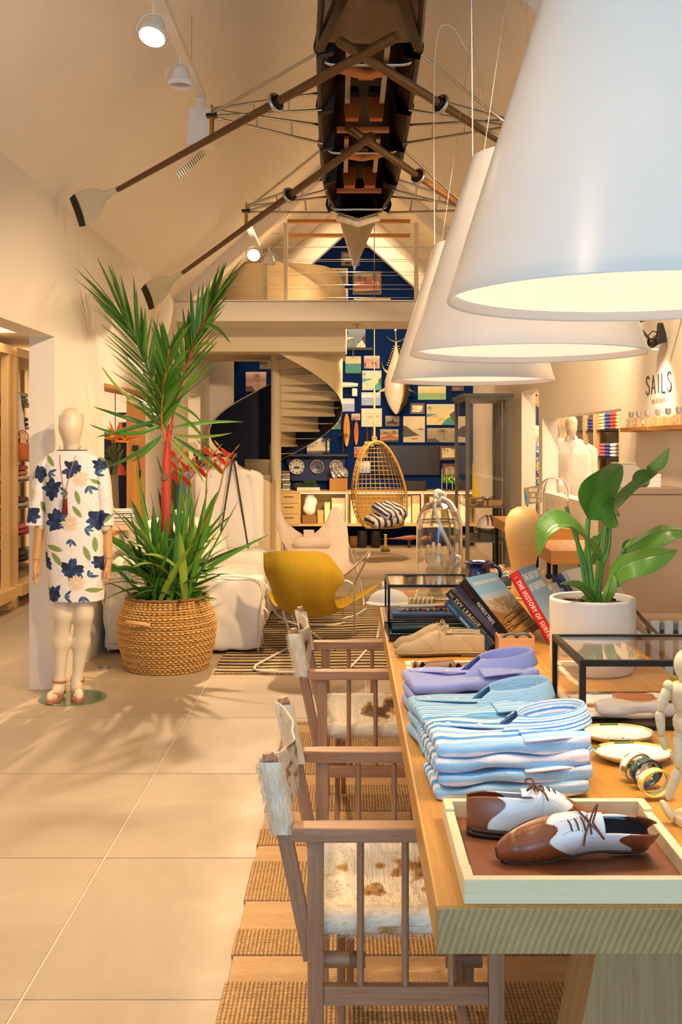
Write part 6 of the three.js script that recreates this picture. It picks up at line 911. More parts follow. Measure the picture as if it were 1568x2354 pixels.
// ---------------------------------------------------------------- hanging egg chair
{
  const D = 13.6, s = D / FOCAL, bot = at(878, 1221, D), H = (1221 - 1008) * s, t = thing('egg_chair', 'hanging rattan egg chair on a rope, open to the right', 'hanging chair', [bot.x, bot.y, bot.z], 0.3), rat = mat(0xb08538, 0.5), rat2 = mat(0xc29a4a, 0.5);
  const R = (k) => 0.365 * Math.pow(Math.sin(Math.PI * Math.pow(clamp(k, 0.0, 1), 0.72)), 0.45) * (1 - 0.1 * k), lean = (k) => -0.1 * k;   // k = height share
  const zc = 0.1, pt = (k, a) => { const r = R(k), lim = Math.acos(clamp(zc / Math.max(r, 0.001), -1, 1)), A = lerp(lim, 2 * Math.PI - lim, a); return V(r * Math.sin(A) + lean(k), k * H, r * Math.cos(A) * 0.9); };
  for (let i = 0; i < 19; i++) { const k = 0.07 + 0.87 * i / 18; if (R(k) < zc * 0.7) continue; part(t, 'cane', new THREE.TubeGeometry(curve([...Array(17)].map((_, j) => pt(k, j / 16))), 32, 0.0055, 5), rat2); }
  for (let j = 1; j < 20; j++) part(t, 'cane', new THREE.TubeGeometry(curve([...Array(15)].map((_, i) => pt(0.03 + 0.94 * i / 14, j / 20))), 30, 0.0055, 5), rat2);
  const rim = []; for (let i = 0; i <= 14; i++) rim.push(pt(0.05 + 0.91 * i / 14, 0)); for (let i = 14; i >= 0; i--) rim.push(pt(0.05 + 0.91 * i / 14, 1)); part(t, 'rim', new THREE.TubeGeometry(curve(rim, true), 120, 0.015, 8, true), rat);
  const rope = mat(0x8f7d55, 0.9); part(t, 'rope', merge([rod(V(lean(1), H * 0.97, 0), V(lean(1), H + 0.1, 0), 0.015, 0.016, 10), rod(V(lean(1), H + 0.1, 0), V(lean(1), H + 0.62, 0), 0.014, 0.012, 10)]), rope); part(t, 'hanging_cable', rod(V(lean(1), H + 0.62, 0), V(lean(1), 4.02, 0), 0.006, 0.006, 8), rope); part(t, 'ring', new THREE.TorusGeometry(0.03, 0.007, 8, 20).translate(lean(1), H + 0.0, 0), rat);
  const str = mat(0xffffff, 0.85, { map: dtex(128, 16, (u) => { const k = (u * 6) % 1; return k < 0.45 ? rgb(0x22306a) : k < 0.5 || (k > 0.55 && k < 0.58) || (k > 0.9) ? rgb(0xe8dcc4) : rgb(0xcbb994); }, 0.5) });
  const c1 = solo('striped_cushion', soft(0.42, 0.13, 0.36, 0.06, 0.012, 14), str, 'blue and sand striped seat cushion in the egg chair', 'cushion', 'egg chair cushions', [bot.x + 0.03, bot.y + 0.15, bot.z + 0.02], [0.15, 0.4, 0.1]);
  const c2 = solo('striped_cushion', soft(0.38, 0.12, 0.36, 0.055, 0.012, 14), str, 'blue striped cushion standing up at the right of the egg chair', 'cushion', 'egg chair cushions', [bot.x + 0.1, bot.y + 0.26, bot.z - 0.02], [0.5, 0.7, -0.25]);
}
// ---------------------------------------------------------------- perfume wall on the right
{
  const X = XR;
  const sh = thing('perfume_shelf', 'narrow timber shelf of overlapping boards under the wall lettering', 'shelf', [X, 1.6, 0]);
  for (let i = 0; i < 6; i++) part(sh, 'board', bmm(-0.11 - 0.004 * (i % 2), 0, -0.014 + 0.003 * (i % 2), 0.014 + 0.001 * (i % 2), -6.9 + i * 0.33, -6.575 + i * 0.33, 'z', 0.003), M.honey);
  const gl = phys(0xf6f0da, 0.03, { transmission: 0.95, thickness: 0 }), liq = phys(0xf8efd8, 0.05, { transmission: 0.8, thickness: 0 }), cap = mat(0xb9b2a6, 0.35, { metalness: 0.7 }), lab = mat(0xe6e0d2, 0.7);
  const b0 = thing('perfume_bottle', '', 'perfume bottle', [0, 0, 0], 0, 'perfume bottles on the wall shelf');
  const oct = (r, y0, y1, r2 = r) => new THREE.CylinderGeometry(r2, r, y1 - y0, 8).rotateY(0.39).translate(0, (y0 + y1) / 2, 0);
  part(b0, 'body', merge([oct(0.031, 0, 0.052), oct(0.031, 0.052, 0.06, 0.02)]), gl); part(b0, 'liquid', oct(0.027, 0.004, 0.046), liq); part(b0, 'collar', oct(0.01, 0.06, 0.066), cap); part(b0, 'cap', new THREE.CylinderGeometry(0.0165, 0.0165, 0.03, 20).translate(0, 0.081, 0), cap); part(b0, 'label', box(0.002, 0.026, 0.022, -0.0295, 0.028, 0), lab);
  [6.83, 6.65, 6.45, 6.24, 6.04, 5.84].forEach((d, i) => { const l = ['first perfume bottle from the left on the wall shelf', 'second perfume bottle from the left on the wall shelf', 'third perfume bottle from the left on the wall shelf', 'fourth perfume bottle from the left on the wall shelf', 'fifth perfume bottle from the left on the wall shelf', 'sixth perfume bottle, cut by the right edge'][i]; const p = [X - 0.055, 1.6155, -d]; if (i) copyOf(b0, l, p, rr(-0.15, 0.15)); else { b0.position.set(...p); b0.userData.label = l; } });
  // lettering: thin strokes on the wall, read from the far end to the near end
  const dk = mat(0x3a3230, 0.6), L = thing('wall_lettering', 'dark wall letters reading SAILS', 'sign', [X - 0.003, 0, 0]); const y0 = 1.815, h = 0.112, z = (k) => -6.67 + k;
  const st = (pts, r = 0.0038) => new THREE.TubeGeometry(curve(pts.map(([a, b]) => V(0, y0 + b * h, z(a)))), 40, r, 6), ln = (a, b) => rod(V(0, y0 + a[1] * h, z(a[0])), V(0, y0 + b[1] * h, z(b[0])), 0.0038, 0.0038, 6);
  const S = (o) => st([[o + 0.062, 0.84], [o + 0.05, 0.96], [o + 0.034, 1], [o + 0.012, 0.94], [o + 0.004, 0.77], [o + 0.02, 0.6], [o + 0.045, 0.5], [o + 0.066, 0.38], [o + 0.07, 0.2], [o + 0.056, 0.05], [o + 0.032, 0], [o + 0.01, 0.06], [o, 0.18]]);
  part(L, 'letter_s', S(0), dk); part(L, 'letter_a', merge([ln([0.115, 0], [0.155, 1]), ln([0.195, 0], [0.155, 1]), ln([0.13, 0.34], [0.18, 0.34])]), dk); part(L, 'letter_i', ln([0.26, 0], [0.26, 1]), dk); part(L, 'letter_l', merge([ln([0.33, 1], [0.33, 0]), ln([0.33, 0], [0.395, 0])]), dk); part(L, 'letter_s', S(0.445), dk);
  const font = await new FontLoader().loadAsync('fonts/droid/droid_sans_regular.typeface.json');
  const g = new TextGeometry('eau de toilette', { font, size: 0.032, depth: 0.001, curveSegments: 3 }); g.computeBoundingBox(); g.scale(0.3 / g.boundingBox.max.x, 1, 1).rotateY(-Math.PI / 2);
  solo('small_lettering', g, mat(0xb08a72, 0.7), 'small pale wall letters reading eau de toilette', 'sign', null, [X - 0.003, 1.758, -6.56]);
  // black wall spotlight
  const w = thing('wall_spotlight', 'black articulated spotlight on the wall above the lettering', 'spotlight', at(1505, 790, 6.2)), p = w.position, k = (a, b, d) => at(a, b, d).sub(p);
  part(w, 'arm', rod(k(1462, 742, 5.9), k(1494, 782, 6.18), 0.008, 0.008, 10), M.black); part(w, 'elbow', new THREE.SphereGeometry(0.024, 18, 14).translate(...k(1497, 787, 6.18).toArray()), M.black);
  part(w, 'head', rod(k(1499, 790, 6.18), k(1516, 778, 6.3), 0.024, 0.03, 16), M.black); part(w, 'heat_fin', extr([[-0.035, -0.05], [0.035, -0.03], [0.03, 0.02], [0.012, 0.08], [-0.012, 0.08], [-0.02, 0.0]], 0.03, 0.004).translate(...k(1516, 775, 6.22).toArray()), M.black); part(w, 'cable', tube([k(1490, 772, 6.15), k(1500, 762, 6.17), k(1511, 764, 6.2)], 0.003, 20, 6), M.black);
  part(w, 'wall_arm', rod(k(1462, 742, 5.9), V(X - p.x, k(1462, 700, 5.9).y, k(1462, 742, 5.9).z), 0.008, 0.008, 8), M.black); part(w, 'wall_plate', new THREE.CylinderGeometry(0.035, 0.035, 0.015, 20).rotateZ(Math.PI / 2).translate(X - p.x - 0.008, k(1462, 700, 5.9).y, k(1462, 742, 5.9).z), M.black);
  part(w, 'lens', new THREE.CylinderGeometry(0.018, 0.018, 0.006, 20).translate(...k(1507, 803, 6.25).toArray()), M.emitWarm);
  spot(p.x - 0.12, p.y - 0.02, p.z, X, 1.6, -6.35, 1.6, 0.8, 0.9, WARMW, 2);
}
// double-walled glass dome
const solidGlass = phys(0xffffff, 0.0, { transmission: 1, thickness: 0.01, ior: 1.45 }), dome = (p) => { const c = new THREE.SplineCurve(p.map(([x, y]) => new THREE.Vector2(x, y))).getPoints(40).map((q) => [Math.max(q.x, 0), q.y]); return lathe([...c, ...c.slice().reverse().map(([x, y]) => [x * 0.972, Math.max(y - 0.0035, p[0][1])])], 64); };
// ---------------------------------------------------------------- counter, tables and cases along the right wall
{
  const t = thing('counter', 'taupe cement counter block against the right wall', 'counter', [1.643, 0, -6.05]); part(t, 'body', box(0.41, 1.234, 0.3, 0, 0.617, 0, 'y', 0.004), M.taupe); part(t, 'top', box(0.412, 0.036, 0.31, 0, 1.252, 0, 'x', 0.004), M.taupe);
  const c = thing('cement_box', 'angled pale cement box on the counter behind the plant', 'box', [1.56, 1.27, -6.05]); part(c, 'body', extr([[-0.1, 0], [0.08, 0], [0.07, 0.09], [0.03, 0.13], [-0.06, 0.13]], 0.16, 0.003).translate(0, 0, -0.08), mat(0xbfb3a4, 0.7)); part(c, 'lid', box(0.1, 0.006, 0.17, -0.015, 0.134, 0), mat(0xc9beb0, 0.7));
  const d = thing('perfume_carton', 'white perfume carton on the counter beside the cement box', 'carton', [1.69, 1.27, -6.02]); part(d, 'body', box(0.09, 0.06, 0.1, 0, 0.03, 0, 'x', 0.002), M.white); part(d, 'lid', box(0.092, 0.015, 0.102, 0, 0.066, 0, 'x', 0.002), M.white);
  // work tables with thick timber tops
  const tb = (x0, x1, z0, z1, Y, label) => { const t = thing('side_table', label, 'table', [0, 0, 0], 0, 'thick topped side tables'); part(t, 'top', bmm(x0, x1, Y - 0.09, Y, z0, z1, 'z', 0.004), M.honey); for (const x of [x0 + 0.03, x1 - 0.03]) for (const z of [z0 + 0.03, z1 - 0.03]) part(t, 'leg', bmm(x - 0.015, x + 0.015, 0, Y - 0.09, z - 0.015, z + 0.015, 'y'), M.blackMetal); part(t, 'stretcher', bmm(x0 + 0.03, x1 - 0.03, Y * 0.55, Y * 0.55 + 0.025, z1 - 0.045, z1 - 0.02), M.blackMetal); };
  tb(1.3, 1.83, -9.7, -8.3, 0.855, 'timber topped table on black legs below the niche, farther'); tb(1.29, 1.83, -7.6, -6.85, 0.83, 'timber topped table on black legs beside the counter, nearer');
  // glass vitrine by the passage
  const v = thing('vitrine', 'tall grey framed glass vitrine beside the passage', 'display cabinet', [0, 0, 0]), x0 = 1.275, x1 = 1.72, z0 = -12.7, z1 = -11.55, Y = 1.98, m = mat(0x5b574c, 0.5);
  for (const x of [x0, x1]) for (const z of [z0, z1]) part(v, 'post', bmm(x - 0.02, x + 0.02, 0.1, Y, z - 0.02, z + 0.02, 'y'), m);
  part(v, 'plinth', bmm(x0 - 0.03, x1 + 0.03, 0, 0.1, z0 - 0.03, z1 + 0.03), m); part(v, 'cornice', merge([bmm(x0 - 0.03, x1 + 0.03, Y, Y + 0.03, z0 - 0.03, z1 + 0.03), bmm(x0 - 0.05, x1 + 0.05, Y + 0.03, Y + 0.065, z0 - 0.05, z1 + 0.05)]), m);
  for (const [y, nm] of [[0.44, 0], [0.815, 0], [1.3, 0]]) part(v, 'shelf', bmm(x0, x1, y, y + 0.012, z0, z1), y === 1.3 ? M.glass : m);
  part(v, 'glass_pane', bmm(x0 - 0.003, x0 + 0.003, 0.1, Y, z0 + 0.02, z1 - 0.02), M.glass); part(v, 'glass_pane', bmm(x0 + 0.02, x1 - 0.02, 0.1, Y, z1 - 0.003, z1 + 0.003), M.glass); part(v, 'glass_pane', bmm(x0 + 0.02, x1 - 0.02, 0.1, Y, z0 - 0.003, z0 + 0.003), M.glass);
  for (const z of [-11.9, -12.2, -12.45]) part(v, 'glazing_bar', bmm(x1 - 0.015, x1 + 0.015, 0.1, Y, z - 0.014, z + 0.014, 'y'), m);
  const sb = thing('model_sailboat', 'model boat with a tall yellow sail in the vitrine', 'model boat', [1.36, 0.827, -11.75]); part(sb, 'hull', loft([[-0.11, 0.004], [-0.05, 0.02], [0.02, 0.024], [0.08, 0.018], [0.1, 0.012]].map(([x, r]) => [...Array(12)].map((_, j) => V(x, 0.075 + Math.min(0, r * 1.4 * Math.sin(j * 0.5236)) + 0.02, r * Math.cos(j * 0.5236))))), mat(0xb98a30, 0.5)); part(sb, 'cradle', merge([bmm(-0.05, -0.03, 0, 0.09, -0.03, 0.03), bmm(0.03, 0.05, 0, 0.09, -0.03, 0.03), bmm(-0.05, 0.05, 0, 0.015, -0.03, 0.03)]), M.honey); part(sb, 'sail', sheet(10, 8, (u, v2) => V(lerp(-0.008, 0.075 * (1 - u), v2), 0.1 + 0.36 * u, 0.012 * Math.sin(v2 * 3)), 0.002), mat(0xe6c51f, 0.7)); part(sb, 'mast', rod(V(-0.008, 0.09, 0), V(-0.008, 0.47, 0), 0.003, 0.002, 6), M.pine);
  const pk = thing('parcel', 'brown paper parcel with a dark ribbon in the vitrine', 'parcel', [1.56, 0.827, -11.72]); part(pk, 'body', box(0.2, 0.065, 0.13, 0, 0.033, 0, 'x', 0.004), mat(0xb08a5c, 0.8)); part(pk, 'ribbon', merge([bmm(-0.06, -0.045, 0.001, 0.068, -0.067, 0.067), tube([[-0.05, 0.068, 0], [-0.1, 0.1, 0.02], [-0.11, 0.08, 0.03], [-0.05, 0.07, 0]], 0.005, 20, 6), tube([[-0.05, 0.068, 0], [0.0, 0.1, 0.02], [0.02, 0.085, 0.03], [-0.05, 0.07, 0]], 0.005, 20, 6)]), mat(0x2a2a33, 0.6));
  const hm = thing('helmet', 'white helmet with red and blue stripes in the vitrine', 'helmet', [1.52, 0.6, -11.78]); const hw = mat(0xe9e2d4, 0.25); part(hm, 'shell', new THREE.SphereGeometry(0.12, 32, 20, 0, 6.283, 0, 1.75).scale(1, 1, 1.15), hw); for (const [x, c] of [[-0.01, 0xb02a24], [0.035, 0x2b2f52]]) part(hm, 'stripe', new THREE.TorusGeometry(0.119 - Math.abs(x) * 0.12, 0.01, 6, 40, 3.0).rotateY(1.571).scale(1, 1, 1.15).translate(x, 0.002, 0), mat(c, 0.3)); part(hm, 'visor', lathe([[0.105, -0.055], [0.128, -0.05], [0.128, -0.015], [0.11, -0.01]], 32).scale(1, 1, 1.1), mat(0x3a2318, 0.4)); part(hm, 'stand', box(0.2, 0.145, 0.18, 0, -0.075, 0, 'x', 0.004), mat(0x3a372f, 0.5));
  const hd = (name, label, x, y, z, s) => { const h = thing(name, label, 'wooden hand', [x, y, z]); return h; };
  // low bench with pairs of canvas shoes
  const bn = thing('bench', 'low timber bench of canvas shoes behind the long table', 'bench', [1.15, 0, -8.0]); part(bn, 'seat', box(0.5, 0.05, 1.0, 0, 0.46, 0, 'z', 0.004), M.honey); for (const x of [-0.2, 0.2]) for (const z of [-0.45, 0.45]) part(bn, 'leg', bmm(x - 0.02, x + 0.02, 0, 0.435, z - 0.02, z + 0.02, 'y'), M.blackMetal);
  // glass cloche and sign on the side table
  const cl = thing('glass_cloche', 'empty glass dome on the side table beside the pointed sign', 'cloche', [1.64, 0.855, -8.62]); part(cl, 'dome', dome([[0.12, 0.012], [0.12, 0.24], [0.112, 0.3], [0.085, 0.35], [0.045, 0.378], [0, 0.384]]), solidGlass); part(cl, 'base', lathe([[0, 0], [0.13, 0], [0.13, 0.012], [0, 0.012]], 40), M.honey); part(cl, 'knob', new THREE.SphereGeometry(0.014, 14, 10).translate(0, 0.394, 0), M.glass);
  const in1 = thing('perfume_carton', 'pale carton inside the empty-looking glass dome', 'carton', [1.64, 0.867, -8.62]); part(in1, 'body', box(0.09, 0.1, 0.09, 0, 0.05, 0, 'x', 0.003), mat(0xd9b48a, 0.7)); part(in1, 'lid', box(0.092, 0.02, 0.092, 0, 0.11, 0, 'x', 0.003), mat(0xe2c39c, 0.7));
  const sg = thing('sign_board', 'pointed grey sign reading BAINS DE MER with a blue corner', 'sign', at(1222, 1138, 9.2), 0.1); const tex = ctex(256, 192, (c2) => { c2.fillStyle = '#8b7c66'; c2.fillRect(0, 0, 256, 192); c2.fillStyle = '#e8dfca'; c2.font = 'bold 44px sans-serif'; c2.textAlign = 'center'; c2.fillText('BAINS', 150, 62); c2.fillText('DE', 150, 112); c2.fillText('MER', 150, 162); });
  const bd = extr([[-0.07, 0.06], [0.07, 0.085], [0.07, -0.065], [-0.06, -0.085], [-0.03, -0.015]], 0.008); const P = bd.attributes.position, U = bd.attributes.uv; for (let i = 0; i < P.count; i++) U.setXY(i, (P.getX(i) + 0.07) / 0.14, (P.getY(i) + 0.085) / 0.17); part(sg, 'board', bd, mat(0xffffff, 0.7, { map: tex })); part(sg, 'blue_corner', extr([[-0.072, 0.055], [-0.034, -0.015], [-0.058, -0.082]], 0.004).translate(0, 0, 0.008), mat(0x2f7fa8, 0.6)); part(sg, 'post', rod(V(-0.03, -0.05, -0.004), V(-0.045, 0.855 - sg.position.y, -0.004), 0.006, 0.006, 8), M.black); part(sg, 'foot', lathe([[0, 0], [0.05, 0], [0.05, 0.012], [0, 0.014]], 20).translate(-0.045, 0.855 - sg.position.y, -0.004), M.black);
  // slatted crate low on the right
  const cr = thing('slatted_crate', 'white slatted crate on the floor between table and wall', 'crate', [1.56, 0, -4.95]); for (let i = 0; i < 9; i++) part(cr, 'slat', bmm(-0.27 + i * 0.062, -0.235 + i * 0.062, 0.02, 0.72, 0.13, 0.15, 'y'), M.white); part(cr, 'frame', merge([bmm(-0.28, 0.28, 0, 0.03, -0.14, 0.13), bmm(-0.28, 0.28, 0.68, 0.71, -0.14, 0.13), bmm(-0.28, 0.28, 0.03, 0.68, -0.15, -0.14)]), M.taupe);
}
// ---------------------------------------------------------------- side room on the right: shelving, sweaters, dressed forms
{
  const t = thing('shelving_unit', 'timber shelving with coloured sweaters beyond the niche', 'shelving', [0, 0, 0], 0), X = 3.0, D = 0.42;
  for (const z of [-11.9, -13.15, -13.75, -14.6]) for (const x of [X, X + D]) part(t, 'post', bmm(x, x + 0.06, 0, 2.5, z - 0.035, z + 0.035, 'y'), M.pine);
  for (const y of [0.7, 1.03, 1.335, 1.655, 1.98]) part(t, 'shelf', bmm(X + 0.02, X + D, y, y + 0.014, -14.6, -11.93, 'z'), M.blackMetal); part(t, 'back_panel', bmm(X + D + 0.06, X + D + 0.08, 0.1, 2.5, -14.6, -11.9, 'z'), M.cream);
  const cols = { cream: 0xf0e2ae, blue: 0x3f56a8, orange: 0xe84a1c, pink: 0xe06a72, white: 0xeee6da, grey: 0x77706a, green: 0xa8b04a }, ord = ['lowest', 'second', 'third', 'fourth', 'topmost'];
  [[1.67, 5, ['cream', 'orange', 'blue', 'cream'], 'upper'], [1.35, 4, ['grey', 'white', 'blue', 'pink'], 'lower']].forEach(([y, n, cs, sh]) => cs.forEach((c, i) => { for (let k = 0; k < n; k++) folded(`${c} sweater, ${ord[k]} of the ${['first', 'second', 'third', 'fourth'][i]} pile from the right on the ${sh} niche shelf`, 'sweater', 'sweaters seen through the niche', cols[c], [X + 0.18, y + k * 0.04, -12.1 - i * 0.27], -1.57, [0.25, 0.039, 0.3]); }));
  ['orange', 'blue', 'green'].forEach((c, i) => { for (let k = 0; k < 4; k++) folded(`${c} sweater, ${ord[k]} of a pile behind the shirted form`, 'sweater', 'sweaters seen through the niche', cols[c], [X + 0.18, 1.67 + k * 0.04, -13.35 - i * 0.3], -1.57, [0.25, 0.039, 0.28]); });
  // bust in a white shirt on the niche sill
  const bust = (label, x, y, z, ry, s, head = true) => { const g = thing('shirt_form', label, 'mannequin', [x, y, z], ry); g.scale.setScalar(s); part(g, 'head', blend([[0, 0.185, 0, 0.078, 0, 0.13, 0.012, 0.068, 0.85], [0, 0.12, 0.018, 0.052, 0, 0.09, 0.02, 0.04], [0, 0.1, 0, 0.048, 0, -0.04, 0, 0.055]], { cell: 0.009 }), mat(0xead7b4, 0.45)); return g; };
  const b = bust('faceless form in a white button shirt seen through the niche', 2.25, 1.53, -10.87, -0.1, 1.0); b.scale.x = 0.82; shirtParts(b, mat(0xf2e8da, 0.85), { flat: 0.105, L: 0.55, spread: 0.04, sleeves: 0.42 }); part(b, 'torso_stand', rod(V(0, -0.5, 0), V(0, -1.52, 0), 0.02, 0.02, 10), M.steel); part(b, 'stand_base', lathe([[0, -1.527], [0.15, -1.527], [0.15, -1.515], [0, -1.51]], 28), M.steel);
  const h2 = bust('second faceless head behind the white shirted form', 2.33, 1.58, -11.6, 0, 1.0); part(h2, 'shoulders', blend([[-0.15, -0.08, 0, 0.06, 0.15, -0.08, 0, 0.06], [0, -0.1, 0, 0.1, 0, -0.4, 0, 0.1]], { cell: 0.014 }), M.offwhite); part(h2, 'stand', rod(V(0, -0.4, 0), V(0, -1.57, 0), 0.02, 0.02, 10), M.steel);
  const fl = mat(0xffffff, 0.8, { map: ctex(256, 256, (c) => { c.fillStyle = '#5a6fb4'; c.fillRect(0, 0, 256, 256); for (let k = 0; k < 60; k++) { c.fillStyle = k % 4 ? '#e0c25a' : '#2c3a6e'; const x = rr(0, 256), y = rr(0, 256), r = rr(6, 18); for (let q = 0; q < 5; q++) { c.beginPath(); c.ellipse(x + r * 0.7 * Math.cos(q * 1.257), y + r * 0.7 * Math.sin(q * 1.257), r * 0.55, r * 0.3, q * 1.257, 0, 6.3); c.fill(); } } }) });
  const b2 = bust('form in a blue and yellow floral blouse in the passage', 2.22, 1.44, -12.9, -0.9, 0.85); shirtParts(b2, fl, { flat: 0.11, L: 0.62, spread: 0.08, sleeves: 0.4, cuff: false }); part(b2, 'stand', rod(V(0, -0.5, 0), V(0, -1.69, 0), 0.02, 0.02, 10), M.steel);
  const b3 = bust('form in a pale blue shirt at the back of the passage', 2.37, 1.5, -13.6, -0.6, 0.9); shirtParts(b3, mat(0xb4b9d0, 0.85), { flat: 0.11, L: 0.62 }); part(b3, 'stand', rod(V(0, -0.5, 0), V(0, -1.66, 0), 0.02, 0.02, 10), M.steel);
  const rk = thing('timber_frame', 'timber clothes frame standing in the passage', 'frame', [0, 0, 0]); for (const [x, z] of [[2.25, -14.0], [2.48, -14.4]]) part(rk, 'post', bmm(x, x + 0.07, 0, 2.3, z - 0.04, z + 0.04, 'y'), M.pine); part(rk, 'rail', rod(V(2.25, 2.15, -14.0), V(2.53, 2.15, -14.4), 0.015, 0.015, 10), M.blackMetal);
  const dk = thing('hanging_dress', 'dark blue dress hanging on the timber frame in the passage', 'dress', [2.4, 2.0, -14.2], -0.6); shirtParts(dk, mat(0x3a4658, 0.85), { flat: 0.05, L: 0.7, sleeves: 0.2 }); part(dk, 'hanger_hook', tube([[0, 0.01, 0], [0, 0.1, 0], [0.02, 0.13, 0], [0, 0.15, 0]], 0.003, 16, 6), M.steel);
}
// ---------------------------------------------------------------- things on the long table
const onTable = (px, py) => { const d = (EYE - TY) * FOCAL / (py - 1017); return V((px - 802) * d / FOCAL, TY + 0.0005, -d); };
// a tray of pale wood: open box, w along x, d along z
function tray(label, pos, w, d, h, lining, ry = 0) {
  const t = thing('wooden_tray', label, 'tray', pos, ry, 'pale wooden trays'), k = 0.018;
  part(t, 'side', bmm(-w / 2, w / 2, 0, h, d / 2 - k, d / 2, 'x', 0.002), M.pale); part(t, 'side', bmm(-w / 2, w / 2, 0, h, -d / 2, -d / 2 + k, 'x', 0.002), M.pale);
  part(t, 'side', bmm(-w / 2, -w / 2 + k, 0, h * 0.86, -d / 2 + k, d / 2 - k, 'z', 0.002), M.pale); part(t, 'side', bmm(w / 2 - k, w / 2, 0, h * 0.86, -d / 2 + k, d / 2 - k, 'z', 0.002), M.pale);
  for (const sz of [1, -1]) for (const sx of [1, -1]) part(t, 'corner_block', bmm(sx > 0 ? w / 2 - k : -w / 2, sx > 0 ? w / 2 : -w / 2 + k, h * 0.86, h, sz > 0 ? d / 2 - k - 0.045 : -d / 2 + k, sz > 0 ? d / 2 - k : -d / 2 + k + 0.045, 'z', 0.002), M.pale);
  part(t, 'lining', bmm(-w / 2 + k, w / 2 - k, 0, 0.008, -d / 2 + k, d / 2 - k), lining); return t;
}
const leather = mat(0xffffff, 0.5, { map: dtex(128, 128, (u, v) => mixc(rgb(0x8a5230), rgb(0x7a4526), fbm(u * 5, v * 5, 5, 5, 4)), 0.3), bumpMap: bumpFine, bumpScale: 0.0008 });
tray('near pale wooden tray lined with brown leather under the two-tone shoes', [0.398, TY, -1.995], 0.412, 0.41, 0.042, leather);
const tr2 = onTable(945, 1605); tray('farther pale wooden tray holding brown sandals', [tr2.x + 0.19, TY, tr2.z - 0.18], 0.38, 0.36, 0.04, mat(0xd9c3a0, 0.7));
